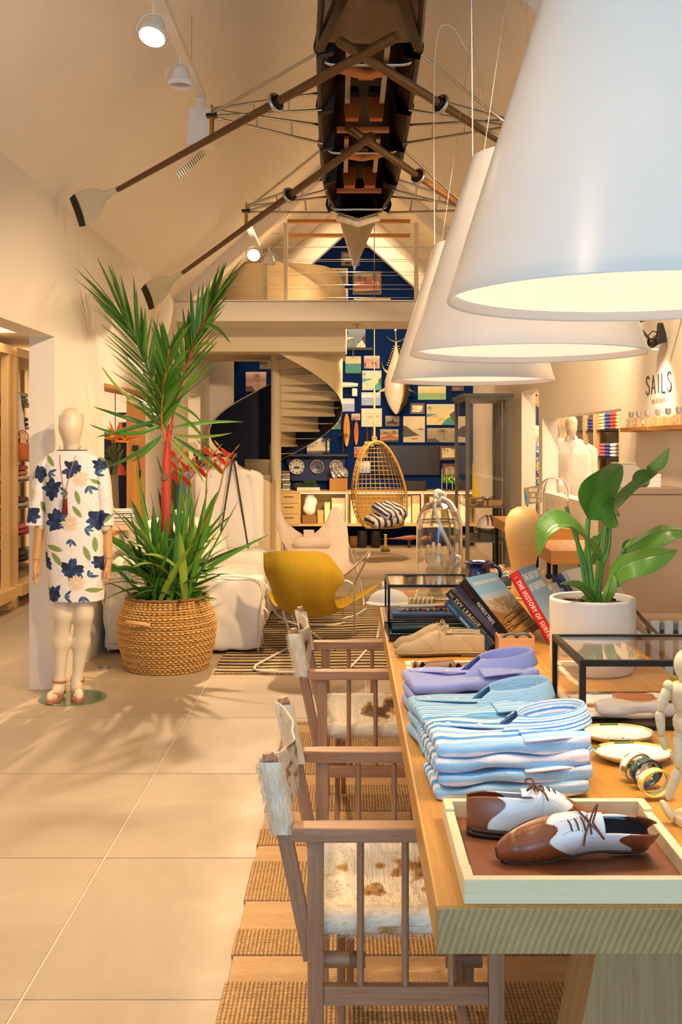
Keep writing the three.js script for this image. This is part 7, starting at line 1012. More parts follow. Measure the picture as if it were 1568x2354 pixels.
// ---- shoes. length along x (toe at -x), sole on y = 0
const soleOut = (t) => 0.036 * Math.pow(Math.sin(Math.PI * clamp(0.003 + 0.995 * t)), lerp(0.24, 0.42, sm(0, 0.5, t))) * (1 - 0.2 * Math.exp(-Math.pow((t - 0.36) * 5, 2))) * (1 + 0.12 * sm(0.5, 0.75, t));
function shoe(t, { upper, sole, lace, lining, L = 0.29, edge = sole, tongue = upper, low = 0 }) {
  const X = (q) => L / 2 - L * q, off = (q) => -0.012 * Math.sin(q * 3.1) + 0.014 * q * q;
  const H = (q) => q < 0.4 ? lerp(0.068, 0.064, q / 0.4) - 0.006 * Math.exp(-q * q * 200) : q < 0.52 ? lerp(0.064, 0.075, sm(0.4, 0.5, q)) - low : lerp(0.075 - low, 0.031, sm(0.5, 0.86, q)) * (1 - 0.75 * Math.pow(sm(0.86, 1.0, q), 2));
  const A = (q) => q < 0.44 ? lerp(1.12, 1.22, q / 0.44) : 1.22 + 0.35 * sm(0.44, 0.5, q);
  const surf = (s) => (u, v) => { const q = 0.004 + 0.992 * u, a = v * A(q), w = soleOut(q) * 1.02, p = q < 0.45 ? 0.45 : lerp(0.45, 0.75, sm(0.45, 0.7, q)); return V(X(q), 0.012 + (H(q) - 0.0) * Math.pow(Math.sin(a), 0.9), off(q) + s * w * Math.pow(Math.max(Math.cos(a), 0), p) * (q < 0.44 ? 1 - 0.12 * v : 1)); };
  const lift = (g, u0, u1) => { const U = g.attributes.uv; for (let i = 0; i < U.count; i++) U.setX(i, lerp(u0, u1, U.getX(i))); return g; };
  for (const s of [-1, 1]) part(t, 'quarter', lift(sheet(24, 12, (u, v) => surf(s)(u * 0.5, v), 0.003), 0, 0.5), upper);
  { const f = (u, v) => { const w2 = v * 2 - 1; return surf(w2 < 0 ? -1 : 1)(0.5 + 0.5 * u, 1 - Math.abs(w2)); }, g = sheet(30, 28, f, 0.003), U = g.attributes.uv; for (let i = 0; i < U.count; i++) U.setXY(i, 0.5 + 0.5 * U.getX(i), 1 - Math.abs(U.getY(i) * 2 - 1)); part(t, 'vamp', g, upper); }
  const out = (k, y0, y1, q0, q1, m, nm) => part(t, nm, loft([...Array(25)].map((_, i) => { const q = lerp(q0, q1, i / 24), w = soleOut(q) * k + 0.002; return [V(X(q), y0, off(q) - w), V(X(q), y1, off(q) - w - 0.0005), V(X(q), y1, off(q) + w + 0.0005), V(X(q), y0, off(q) + w)]; })), m);
  out(1.08, 0.006, 0.014, 0, 1, edge, 'welt'); out(1.05, 0.002, 0.008, 0.26, 0.97, sole, 'outsole'); out(1.03, -0.004, 0.008, 0.0, 0.26, sole, 'heel');
  part(t, 'insole', sheet(16, 4, (u, v) => { const q = 0.03 + 0.5 * u; return V(X(q), 0.024, off(q) + (v * 2 - 1) * soleOut(q) * 0.9); }, 0.003), lining);
  part(t, 'tongue', sheet(8, 5, (u, v) => { const q = lerp(0.36, 0.62, u), s = v * 2 - 1; return V(X(q), 0.012 + (q < 0.44 ? 0.076 : H(q)) - 0.004 - 0.006 * s * s, off(q) + s * 0.02); }, 0.003), tongue);
  for (let k = 0; k < 4; k++) { const q = 0.475 + k * 0.038, y = 0.014 + H(q); part(t, 'lace', tube([[X(q), y - 0.008, off(q) - 0.017], [X(q) + 0.003, y + 0.002, off(q) - 0.006], [X(q) + 0.005, y + 0.002, off(q) + 0.006], [X(q) + 0.008, y - 0.008, off(q) + 0.017]], 0.0018, 16, 6), lace); }
  const y = 0.016 + H(0.47), x = X(0.46), z = off(0.46);
  part(t, 'lace_bow', merge([tube([[x, y, z], [x + 0.008, y + 0.012, z - 0.018], [x + 0.02, y + 0.004, z - 0.03], [x + 0.006, y + 0.002, z]], 0.0018, 24, 6), tube([[x, y, z], [x + 0.008, y + 0.012, z + 0.018], [x + 0.02, y + 0.004, z + 0.03], [x + 0.006, y + 0.002, z]], 0.0018, 24, 6), tube([[x, y, z], [x - 0.012, y, z - 0.018], [x - 0.02, y - 0.012, z - 0.034]], 0.0018, 16, 6), tube([[x, y, z], [x - 0.01, y, z + 0.018], [x - 0.014, y - 0.012, z + 0.036]], 0.0018, 16, 6)]), lace);
}
const brogue = (toe, mid, heel, dot, wing) => ctex(512, 256, (c, w, h) => { // u along the shoe (heel 0, toe 1), v from sole to top line
  c.fillStyle = mid; c.fillRect(0, 0, w, h); const path = (f, side) => { c.beginPath(); c.moveTo(side ? w : 0, 0); for (let y = 0; y <= h; y += 4) c.lineTo(f(y / h), y); c.lineTo(side ? w : 0, h); c.closePath(); c.fill(); };
  const zig = (y) => 5 * Math.abs(((y * 40) % 2) - 1), ft = (y) => w * (0.72 - (wing + 0.08) * Math.pow(1 - y, 1.5) - 0.08 * Math.exp(-Math.pow((1 - y) / 0.14, 2))) + zig(y), fh = (y) => w * (0.2 + 0.06 * Math.sin(y * 5)) - zig(y), fq = (y) => w * 0.0;
  c.fillStyle = toe; path((y) => ft(1 - y), true); c.fillStyle = heel; path(fh, false);
  c.fillStyle = dot; for (let y = 0.03; y < 1; y += 0.045) { for (const [f, o] of [[(q) => ft(1 - q), 9], [fh, -9]]) { c.beginPath(); c.arc(f(y) + o, y * h, 2.2, 0, 6.3); c.fill(); } } for (let k = 0; k < 40; k++) { const a = k * 2.4, r = 3 + k * 0.8; c.beginPath(); c.arc(w * 0.88 + r * Math.cos(a), h * 0.12 + Math.abs(r * Math.sin(a)), 1.6, 0, 6.3); c.fill(); }
  for (let x = 0.24; x < 0.62; x += 0.018) { c.beginPath(); c.arc(x * w, h * (0.12 + 0.05 * Math.sin(x * 20)), 2, 0, 6.3); c.fill(); c.beginPath(); c.arc(x * w, h * (0.55 + 0.18 * Math.sin(x * 9)), 1.6, 0, 6.3); c.fill(); }
});
{
  const up = phys(0xffffff, 0.34, { map: brogue('#8a4a26', '#e9ecec', '#8a4a26', '#2a1a12', 0.12), clearcoat: 0.3, clearcoatRoughness: 0.3 }), o = { upper: up, sole: mat(0x2c1a12, 0.5), edge: mat(0x3a2214, 0.5), lace: mat(0x6a3a22, 0.7), lining: mat(0x24211f, 0.6), tongue: mat(0xe9ecec, 0.5), L: 0.292 };
  const a = thing('two_tone_shoe', 'brown and white brogue shoe tipped towards the camera in the near tray', 'shoe', [0.395, TY + 0.032, -1.955], 0, 'two-tone brogues'); shoe(a, o); a.rotation.set(0.95, 0.12, 0.0, 'YXZ'); a.position.set(0.41, TY + 0.031, -1.985);
  const b = thing('two_tone_shoe', 'brown and white brogue shoe lying behind its tipped mate', 'shoe', [0.375, TY + 0.013, -2.085], 0, 'two-tone brogues'); shoe(b, o); b.rotation.y = Math.PI - 0.1; 
  const sd = mat(0xffffff, 0.85, { map: brogue('#b39a74', '#bba27c', '#b49b76', '#7d6846', 0.1), bumpMap: bumpFine, bumpScale: 0.0008 }), p = { upper: sd, sole: mat(0x8d7550, 0.7), edge: mat(0xa08a62, 0.7), lace: mat(0xb59c72, 0.8), lining: mat(0xc2a878, 0.8), L: 0.325 };
  const q = onTable(1010, 1508), c = thing('suede_shoe', 'beige suede brogue shoe nearer of the pair behind the tray', 'shoe', [q.x, TY + 0.005, q.z], 0, 'beige suede brogues'); shoe(c, p); c.rotation.y = 0.04;
  const d = thing('suede_shoe', 'beige suede brogue shoe farther of the pair, toe just showing', 'shoe', [q.x + 0.0, TY + 0.005, q.z - 0.125], 0, 'beige suede brogues'); shoe(d, p); d.rotation.y = -0.02;
  // canvas shoes on the low bench
  const cv = [[0x3a4148, 0xece6da, 'grey'], [0x2f6a6a, 0xece6da, 'teal'], [0xb08a62, 0xe6d6b8, 'tan'], [0x9a6a48, 0xd9c09a, 'brown']];
  cv.forEach(([u, s, nm], i) => { for (const k of [0, 1]) { const z = thing('canvas_shoe', `${nm} laced shoe on the low bench, ${k ? 'right' : 'left'} of its pair`, 'shoe', [1.0 + i * 0.02 + k * 0.14, 0.49, -7.78 + i * 0.16 - 0.35 * 0], 0, 'shoes on the low bench'); shoe(z, { upper: mat(u, 0.8), sole: mat(s, 0.7), lace: mat(0xf0e8dc, 0.8), lining: mat(0xd9cdb8, 0.8), L: 0.28 }); z.rotation.y = 0.55; z.position.z = -7.62 - i * 0.19 + k * 0.02; z.position.x = 0.99 + k * 0.13 + (i % 2) * 0.03; } });
  // shoes on the far side table
  for (const k of [0, 1]) { const z = thing('loafer', k ? 'dark laced shoe on the far side table, right one' : 'dark laced shoe on the far side table, left one', 'shoe', [1.42 + k * 0.13, 0.86, -8.5], 0.4, 'shoes on the side table'); shoe(z, { upper: mat(0x2c2c38, 0.7), sole: mat(0xd9a888, 0.7), lace: mat(0x222226, 0.8), lining: mat(0xc9b59a, 0.8), L: 0.27 }); }
  // strappy sandals in the farther tray
  const br = mat(0x6e4126, 0.5); [[1005, 'brown strap sandal at the left of the farther tray'], [1085, 'brown strap sandal beside the lavender shirt in the tray']].forEach(([x, label], i) => { const z = thing('strap_sandal', label, 'sandal', [at(x, 1545, 3.45).x, TY + 0.009, -3.42 + i * 0.02], 0.3, 'sandals in the tray'); part(z, 'sole', box(0.24, 0.012, 0.085, 0.03, 0.006, 0, 'x', 0.005), mat(0x5a3a22, 0.6)); part(z, 'upper', sheet(12, 8, (u, v) => { const a = lerp(0, Math.PI, v); return V(lerp(-0.05, 0.05, u), 0.01 + 0.055 * Math.sin(a), 0.042 * Math.cos(a)); }, 0.004), br); part(z, 'strap', tube([[-0.07, 0.01, 0.04], [-0.075, 0.055, 0.02], [-0.07, 0.06, -0.02], [-0.065, 0.012, -0.04]], 0.005, 24, 6), br); part(z, 'buckle', new THREE.TorusGeometry(0.012, 0.002, 6, 16).translate(-0.055, 0.05, 0.043), M.steel); });
  const gb = thing('olive_box', 'flat olive box lying in the farther tray behind the sandals', 'box', [0.41, TY + 0.009, -3.53]); part(gb, 'body', box(0.27, 0.03, 0.06, 0, 0.015, 0, 'x', 0.002), mat(0x6a6a42, 0.7)); part(gb, 'lid', box(0.272, 0.008, 0.062, 0, 0.03, 0, 'x', 0.002), mat(0x72724a, 0.7));
}
// ---- folded shirts: collar at +x, buttons along the fold
{
  const linen = (pal, n, jig) => mat(0xffffff, 0.9, { map: dtex(64, 512, (u, v) => { const k = (v * n + jig * vnoise(u * 8, v * 30, 8, 30)) % pal.length, i = Math.floor(k), c = mixc(rgb(pal[i % pal.length]), rgb(pal[(i + 1) % pal.length]), sm(0.78, 1, k - i)); return c.map((q) => q * (0.93 + 0.12 * vnoise(u * 64, v * 400, 64, 400))); }, 0.2, 0.2), bumpMap: weaveBump, bumpScale: 0.0005 });
  const stripe = linen([0x4d96d8, 0xe4e6ee, 0x96c4e8, 0xece2e8], 10, 0.25), pale = linen([0x5fa6da, 0xc6def0, 0x74b4e0, 0xbcd8ee], 24, 0.4), lav = mat(0xffffff, 0.9, { map: dtex(128, 128, (u, v) => mixc(rgb(0xa9b2ec), rgb(0x97a2e0), vnoise(u * 90, v * 90, 90, 90)), 0.3), bumpMap: weaveBump, bumpScale: 0.0005 });
  const body = (w, h, d, rise) => { const g = soft(w, h, d, h * 0.46, h * 0.12, 22, 7), p = g.attributes.position; for (let i = 0; i < p.count; i++) { const x = p.getX(i), z = p.getZ(i); p.setY(i, p.getY(i) + h / 2 + rise * sm(-w * 0.1, w * 0.5, x) * (p.getY(i) > 0 ? 1 : 0.4) + 0.004 * Math.sin(x * 30 + z * 22)); } g.computeVertexNormals(); return uvBox(g, 'x', true); };
  const shirt = (label, m, x, y, z, ry, { w = 0.33, h = 0.038, d = 0.24, rise = 0.02, collar = 1, group }) => {
    const t = thing('folded_shirt', label, 'folded shirt', [x, y, z], ry, group);
    part(t, 'body', body(w, h, d, rise), m);
    if (collar) {
      const cx = w * 0.3, cy = h + rise * 0.75, ring = (v2) => (u) => { const a = lerp(0.35, 5.93, u) + Math.PI, k = v2; return V(cx + (0.068 + 0.01 * k) * Math.cos(a), cy + lerp(-0.008, 0.042, Math.sin(k * 1.571)) + 0.012 * Math.cos(a) - (k > 0.5 ? (k - 0.5) * 0.012 : 0), (0.055 + 0.008 * k) * Math.sin(a)); };
      part(t, 'collar_band', sheet(40, 5, (u, v) => ring(v)(u), 0.003, [1, 0.25]), m);
      part(t, 'collar_leaf', sheet(40, 6, (u, v) => { const P = ring(1)(u), a = lerp(0.35, 5.93, u) + Math.PI, tip = Math.pow(Math.abs(u - 0.5) * 2, 6); return V(P.x + (0.016 + 0.02 * tip) * v * Math.cos(a) - 0.03 * tip * v, P.y + 0.004 * Math.sin(v * 3.1) - (0.04 + 0.016 * tip) * v, P.z + (0.016 + 0.014 * tip) * v * Math.sin(a)); }, 0.003, [1, 0.25]), m);
      part(t, 'shoulder_fold', sheet(14, 8, (u, v) => V(lerp(0.02, w * 0.49, u), h + rise * 0.9 + 0.008 * Math.sin(u * 3.1) - 0.012 * v, lerp(0.02, d * 0.5, v) + 0.01 * Math.sin(u * 5)), 0.005, [0.15, 0.15]), m);
      part(t, 'placket', sheet(20, 2, (u, v) => { const xx = lerp(-w * 0.46, w * 0.16, u); return V(xx, h * 0.96 + rise * sm(-w * 0.1, w * 0.5, xx) + 0.006, -0.012 - d * 0.2 + 0.028 * v + 0.05 * u); }, 0.003, [0.3, 0.05]), m);
      for (let k = 0; k < 3; k++) { const u = 0.15 + 0.33 * k, xx = lerp(-w * 0.46, w * 0.16, u); part(t, 'button', new THREE.CylinderGeometry(0.0055, 0.0055, 0.003, 16).translate(xx, h * 0.96 + rise * sm(-w * 0.1, w * 0.5, xx) + 0.009, 0.002 - d * 0.2 + 0.05 * u), M.white); }
    }
    return t;
  };
  const o = ['lowest', 'second', 'third', 'topmost'];
  // striped pile nearest the camera
  for (let i = 0; i < 4; i++) shirt(`blue and pink striped linen shirt, ${o[i]} in the nearest pile`, stripe, 0.348 + 0.006 * (i % 2), TY + 0.001 + i * 0.03, -2.42 - 0.004 * i, 0.06, { w: 0.34, h: 0.029, d: 0.22, rise: i === 3 ? 0.016 : 0.012, collar: i === 3 || i === 1 ? 1 : 0, group: 'striped linen shirts' });
  for (let i = 0; i < 3; i++) shirt(`pale blue striped linen shirt, ${['lowest', 'middle', 'topmost'][i]} in the middle pile`, pale, 0.335, TY + 0.001 + i * 0.033, -2.76, 0.1, { w: 0.34, h: 0.032, d: 0.24, rise: 0.02, collar: i === 2 ? 1 : 0, group: 'pale blue shirts' });
  for (let i = 0; i < 3; i++) shirt(`lavender shirt, ${['lowest', 'middle', 'topmost'][i]} in the pile before the tray`, lav, 0.345, TY + 0.001 + i * 0.034, -3.1, 0.1, { w: 0.36, h: 0.033, d: 0.22, rise: 0.03, collar: i === 2 ? 1 : 0, group: 'lavender shirts' });
}
// ---- glass display boxes
function glassBox(label, x0, x1, z0, z1, h, bar, group) {
  const t = thing('glass_box', label, 'display box', [(x0 + x1) / 2, TY, (z0 + z1) / 2], 0, 'glass display boxes'), w = (x1 - x0) / 2, d = (z1 - z0) / 2, b = bar;
  part(t, 'base', bmm(-w, w, 0.0, 0.012, -d, d), M.blackMetal);
  for (const x of [-w, w - b]) for (const z of [-d, d - b]) part(t, 'frame_bar', bmm(x, x + b, 0.012, h - b, z, z + b, 'y'), M.blackMetal);
  for (const z of [-d, d - b]) part(t, 'frame_bar', bmm(-w, w, h - b, h, z, z + b), M.blackMetal); for (const x of [-w, w - b]) part(t, 'frame_bar', bmm(x, x + b, h - b, h, -d + b, d - b, 'z'), M.blackMetal);
  part(t, 'glass_pane', bmm(-w + b, w - b, h - 0.006, h - 0.003, -d + b, d - b), M.glass); for (const s of [-1, 1]) { part(t, 'glass_pane', bmm(-w + b, w - b, 0.012, h - b, s * (d - b / 2) - 0.0015, s * (d - b / 2) + 0.0015), M.glass); part(t, 'glass_pane', bmm(s * (w - b / 2) - 0.0015, s * (w - b / 2) + 0.0015, 0.012, h - b, -d + b, d - b), M.glass); }
  return t;
}
glassBox('black framed glass box of beads at the far end of the table', 0.166, 0.62, -4.98, -4.6, 0.16, 0.011);
glassBox('black framed glass box nearer the camera on the right', 0.618, 1.06, -3.27, -2.87, 0.187, 0.016);
{ // inside the far box
  const B = TY + 0.013, cyl = (pts, r) => tube(pts, r, 40, 6);
  const tr = thing('bead_tray', 'blue and black tray of beads inside the far glass box', 'tray', [0.39, B, -4.74]); part(tr, 'base', box(0.4, 0.012, 0.2, 0, 0.006, 0, 'x', 0.003), mat(0x23345c, 0.5)); part(tr, 'blue_strip', box(0.38, 0.004, 0.05, -0.01, 0.014, 0.06, 'x', 0.001), mat(0x3a78b4, 0.5));
  const n1 = thing('bead_necklace', 'string of amber and turquoise beads in the far glass box', 'necklace', [0.36, B + 0.022, -4.7]); const bc = [0xc98a2a, 0x7a2a1c, 0xe0b870, 0x2a7a78, 0x1c1c1c, 0xb8582a]; for (let i = 0; i < 34; i++) part(n1, 'bead', new THREE.SphereGeometry(rr(0.004, 0.008), 10, 8).translate(-0.12 + i * 0.0075, 0.004, 0.012 * Math.sin(i * 0.5)), mat(bc[i % 6], 0.3));
  const n2 = thing('cord_necklace', 'cream cord necklace with a dark pendant in the far glass box', 'necklace', [0.38, B + 0.022, -4.78]); part(n2, 'cord', merge([cyl([[-0.16, 0.006, 0.02], [-0.02, 0.008, 0.01], [0.1, 0.01, 0.02], [0.18, 0.006, 0]], 0.006), cyl([[-0.16, 0.006, -0.005], [0.0, 0.008, -0.02], [0.12, 0.01, -0.01], [0.18, 0.006, 0]], 0.006)]), mat(0xe6dac2, 0.8)); part(n2, 'pendant', new THREE.SphereGeometry(0.016, 16, 12).translate(0.12, 0.02, 0.03), mat(0x3a3838, 0.25)); part(n2, 'tassel', cyl([[0.1, 0.008, 0.03], [0.05, 0.008, 0.04], [0.0, 0.006, 0.045]], 0.009), mat(0x8a2a22, 0.8));
  const rg = thing('shell_bangle', 'row of cream shell rings in the far glass box', 'bangles', [0.34, B, -4.86]); for (let i = 0; i < 6; i++) part(rg, 'ring', new THREE.TorusGeometry(0.022, 0.007, 8, 20).rotateY(1.2).translate(-0.06 + i * 0.02, 0.029, 0), mat(0xe6cf9a, 0.5));
  // white cap on the table beside the box
  const cp = thing('cloth_cap', 'white cloth cap lying behind the far glass box', 'cap', [onTable(880, 1386).x + 0.03, TY, -5.18]); part(cp, 'crown', new THREE.SphereGeometry(0.09, 28, 14, 0, 6.283, 0, 1.571).scale(1.1, 0.7, 1), M.offwhite); part(cp, 'brim', sheet(16, 4, (u, v) => { const a = lerp(0.3, 2.84, u), r = lerp(0.085, 0.15, v * Math.sin(a)); return V(r * Math.cos(a) * 1.1, 0.008 - 0.004 * v, r * Math.sin(a)); }, 0.004), M.offwhite);
  // glossy black tray before the far box
  const bt = thing('acrylic_tray', 'glossy black and blue acrylic tray in front of the far glass box', 'tray', [0.33, TY, -4.3], 0.03); const gk = mat(0x15181a, 0.12); part(bt, 'base', box(0.36, 0.008, 0.3, 0, 0.004, 0, 'x', 0.002), gk); for (const s of [-1, 1]) { part(bt, 'rim', bmm(-0.18, 0.18, 0.008, 0.03, s * 0.145 - 0.005, s * 0.145 + 0.005), gk); part(bt, 'rim', bmm(s * 0.175 - 0.005, s * 0.175 + 0.005, 0.008, 0.03, -0.14, 0.14, 'z'), gk); } part(bt, 'roller', rod(V(-0.16, 0.03, 0.02), V(0.16, 0.03, 0.02), 0.02, 0.02, 20), mat(0x23342c, 0.15)); part(bt, 'comb', box(0.26, 0.012, 0.03, 0.0, 0.014, -0.1), mat(0x3a6a94, 0.3));
  // inside the near box
  const C = TY + 0.013; const pp = thing('paper_liner', 'crumpled white paper lining the near glass box', 'paper', [0.84, C, -3.05]); part(pp, 'sheet', sheet(24, 16, (u, v) => V(lerp(-0.19, 0.19, u), 0.004 + 0.008 * vnoise(u * 9, v * 7), lerp(-0.15, 0.12, v)), 0.002), mat(0xf0e8de, 0.8)); part(pp, 'print_mark', box(0.014, 0.0005, 0.008, 0.06, 0.0135, -0.02), mat(0x777777, 0.8));
  const bn = thing('frosted_pouch', 'frosted plastic pouch along the front of the near glass box', 'pouch', [0.82, C + 0.013, -2.935]); part(bn, 'pouch', soft(0.3, 0.035, 0.06, 0.016, 0.008, 16, 9).translate(0, 0.02, 0), phys(0xe9e2d8, 0.35, { transmission: 0.35, thickness: 0 })); part(bn, 'label', box(0.02, 0.004, 0.01, 0.05, 0.04, 0.012), M.black);
  const wl = thing('leather_wallet', 'tan leather wallet in the near glass box', 'wallet', [0.815, C + 0.016, -3.06], -0.1); part(wl, 'cover', box(0.115, 0.018, 0.085, 0, 0.009, 0, 'x', 0.004), mat(0xa85a2c, 0.5)); part(wl, 'pages', box(0.11, 0.012, 0.087, 0.002, 0.009, 0.001, 'x', 0.002), mat(0xc9b08a, 0.8)); part(wl, 'clasp', new THREE.TorusGeometry(0.006, 0.0015, 6, 14).translate(0.062, 0.012, 0.01), M.steel);
  const yb = thing('yellow_case', 'open mustard yellow case standing in the near glass box', 'case', [0.96, C + 0.014, -3.05], 0.1); part(yb, 'back', box(0.12, 0.075, 0.006, 0.03, 0.038, -0.03, 'x', 0.002), mat(0xb99a14, 0.6)); part(yb, 'side', box(0.006, 0.075, 0.09, -0.03, 0.038, 0.0, 'z', 0.002), mat(0xb99a14, 0.6)); part(yb, 'strip', box(0.05, 0.004, 0.002, 0.03, 0.05, -0.026), M.white);
  const kf = [[0xb8302a, 'red', 0.79], [0x2f3a7a, 'blue', 0.87], [0x3f5a4a, 'green', 0.75], [0x2a2f5a, 'navy', 0.92], [0x6a5238, 'brown', 0.9], [0xd8862a, 'orange', 0.7]]; kf.forEach(([c, nm, x], i) => { const k = thing('pocket_knife', `${nm} handled pocket tool in the near glass box`, 'pocket knife', [x, C + 0.015, -2.985 - 0.012 * (i % 2)], rr(-0.5, 0.2), 'pocket tools'); part(k, 'handle', box(0.07, 0.012, 0.014, 0, 0.008, 0, 'x', 0.005), mat(c, 0.35)); part(k, 'pin', rod(V(0.028, 0.002, 0), V(0.028, 0.016, 0), 0.002, 0.002, 8), M.steel); });
}
// ---- small wooden box with lenses
{
  const p = onTable(1188, 1506), t = thing('small_wooden_box', 'small open wooden box holding lenses behind the lavender shirts', 'box', [p.x, TY, p.z - 0.05]), w = 0.065, m = mat(0xffffff, 0.5, { map: woodTex(0xd9a878, 0xc98f5c, 4, 30) });
  part(t, 'bottom', bmm(-w, w, 0, 0.006, -0.05, 0.05), m); for (const s of [-1, 1]) { part(t, 'side', bmm(-w, w, 0.006, 0.06, s * 0.047 - 0.003, s * 0.047 + 0.003, 'x'), m); part(t, 'side', bmm(s * (w - 0.003) - 0.003, s * (w - 0.003) + 0.003, 0.006, 0.066, -0.044, 0.044, 'z'), m); }
  [[-0.015, 'round glass lens with grey ring in the small wooden box', 0.4], [0.03, 'tilted clear lens in the small wooden box', -0.6]].forEach(([x, label, r]) => { const l = thing('glass_lens', label, 'lens', [p.x + x, TY + 0.05, p.z - 0.05], 0, 'lenses in the small box'); l.rotation.set(0.6, 0, r); part(l, 'ring', new THREE.TorusGeometry(0.026, 0.005, 8, 28), mat(0x6a7478, 0.35)); part(l, 'glass', new THREE.SphereGeometry(0.026, 24, 12).scale(1, 1, 0.25), M.glass); });
}
// ---- oval plates with painted rims
{
  const art = (k) => ctex(256, 256, (c) => { c.fillStyle = '#faf7f2'; c.fillRect(0, 0, 256, 256); c.strokeStyle = '#cfc85a'; c.lineWidth = 6; c.beginPath(); c.arc(128, 128, 122, 0, 6.3); c.stroke(); c.strokeStyle = '#6a7a3a'; c.lineWidth = 8; for (const a of [0.1, 1.4, 3.3, 4.4]) { c.beginPath(); c.arc(128, 128, 122, a, a + 0.55); c.stroke(); } c.fillStyle = '#f2ecc8'; c.beginPath(); c.ellipse(128, 140, 50, 18, 0, 0, 6.3); c.fill(); c.fillStyle = c.strokeStyle = k ? '#8a4a3a' : '#7a3a2e'; if (k) { c.lineWidth = 4; c.beginPath(); c.moveTo(60, 110); c.lineTo(150, 132); c.moveTo(50, 140); c.lineTo(140, 150); c.stroke(); c.fillStyle = '#b9c05a'; for (let q = 0; q < 9; q++) { c.beginPath(); c.ellipse(165 + 24 * Math.cos(q), 140 + 20 * Math.sin(q), 20, 5, q, 0, 6.3); c.fill(); } } else for (const x of [100, 150]) { c.beginPath(); c.moveTo(x, 100); c.quadraticCurveTo(x + 24, 130, x - 24, 156); c.quadraticCurveTo(x, 136, x, 100); c.fill(); } });
  [[at(1418, 1690, 2.775), 'painted oval plate with two brown leaves, farther one'], [at(1455, 1738, 2.6), 'painted oval plate with palm sprays, nearer one']].forEach(([p, label], k) => { const t = thing('painted_plate', label, 'plate', [p.x, TY, p.z], 0, 'painted plates'); const g = lathe([[0, 0], [0.045, 0], [0.06, 0.003], [0.09, 0.016], [0.095, 0.024], [0.093, 0.026], [0.088, 0.021], [0.06, 0.009], [0.045, 0.005], [0, 0.005]], 64).scale(1, 1, 0.8), P = g.attributes.position, U = g.attributes.uv; for (let i = 0; i < P.count; i++) U.setXY(i, 0.5 + P.getX(i) / 0.19, 0.5 - P.getZ(i) / 0.152); part(t, 'dish', g, phys(0xffffff, 0.15, { map: art(k), clearcoat: 0.6 })); part(t, 'foot_ring', new THREE.TorusGeometry(0.045, 0.003, 6, 40).rotateX(1.571).scale(1, 1, 0.8).translate(0, 0.0015, 0), M.white); });
  // ceramic napkin rings
  const rt = (a, b) => phys(0xffffff, 0.2, { map: dtex(64, 64, (u, v) => { const n = vnoise(u * 12, v * 6, 12, 6); return n > 0.62 ? rgb(b) : rgb(a); }, 1), clearcoat: 0.6 });
  [[1463, 1800, 0xf2ece2, 0x8a7a4a, 'white ceramic ring farthest left of three on the table', 0.3, 0.5], [1487, 1816, 0x2f5a44, 0x1f2f5a, 'green and blue ceramic ring in the middle of three', 0.15, 0.4], [1508, 1842, 0xf0e3a0, 0xd9b84a, 'yellow patterned ceramic ring nearest of three', 0.1, 0.35]].forEach(([x, y, a, b, label, ry, tilt]) => { const p = onTable(x, y), t = thing('ceramic_ring', label, 'napkin ring', [p.x, TY + 0.033, p.z - 0.01], 0, 'ceramic rings'); t.rotation.set(0, ry, tilt); const R = 0.034; t.position.y = TY + R * Math.cos(tilt) * 0.8 + 0.012; part(t, 'ring', lathe([[R, -0.013], [R + 0.001, 0], [R, 0.013], [R - 0.004, 0.013], [R - 0.0045, 0], [R - 0.004, -0.013], [R, -0.013]], 40).rotateX(1.571).scale(1, 0.8, 1), rt(a, b)); part(t, 'glaze_band', new THREE.TorusGeometry(R, 0.0022, 6, 40).scale(1, 0.8, 1).translate(0, 0, 0.013), phys(b, 0.2, {})); });
}
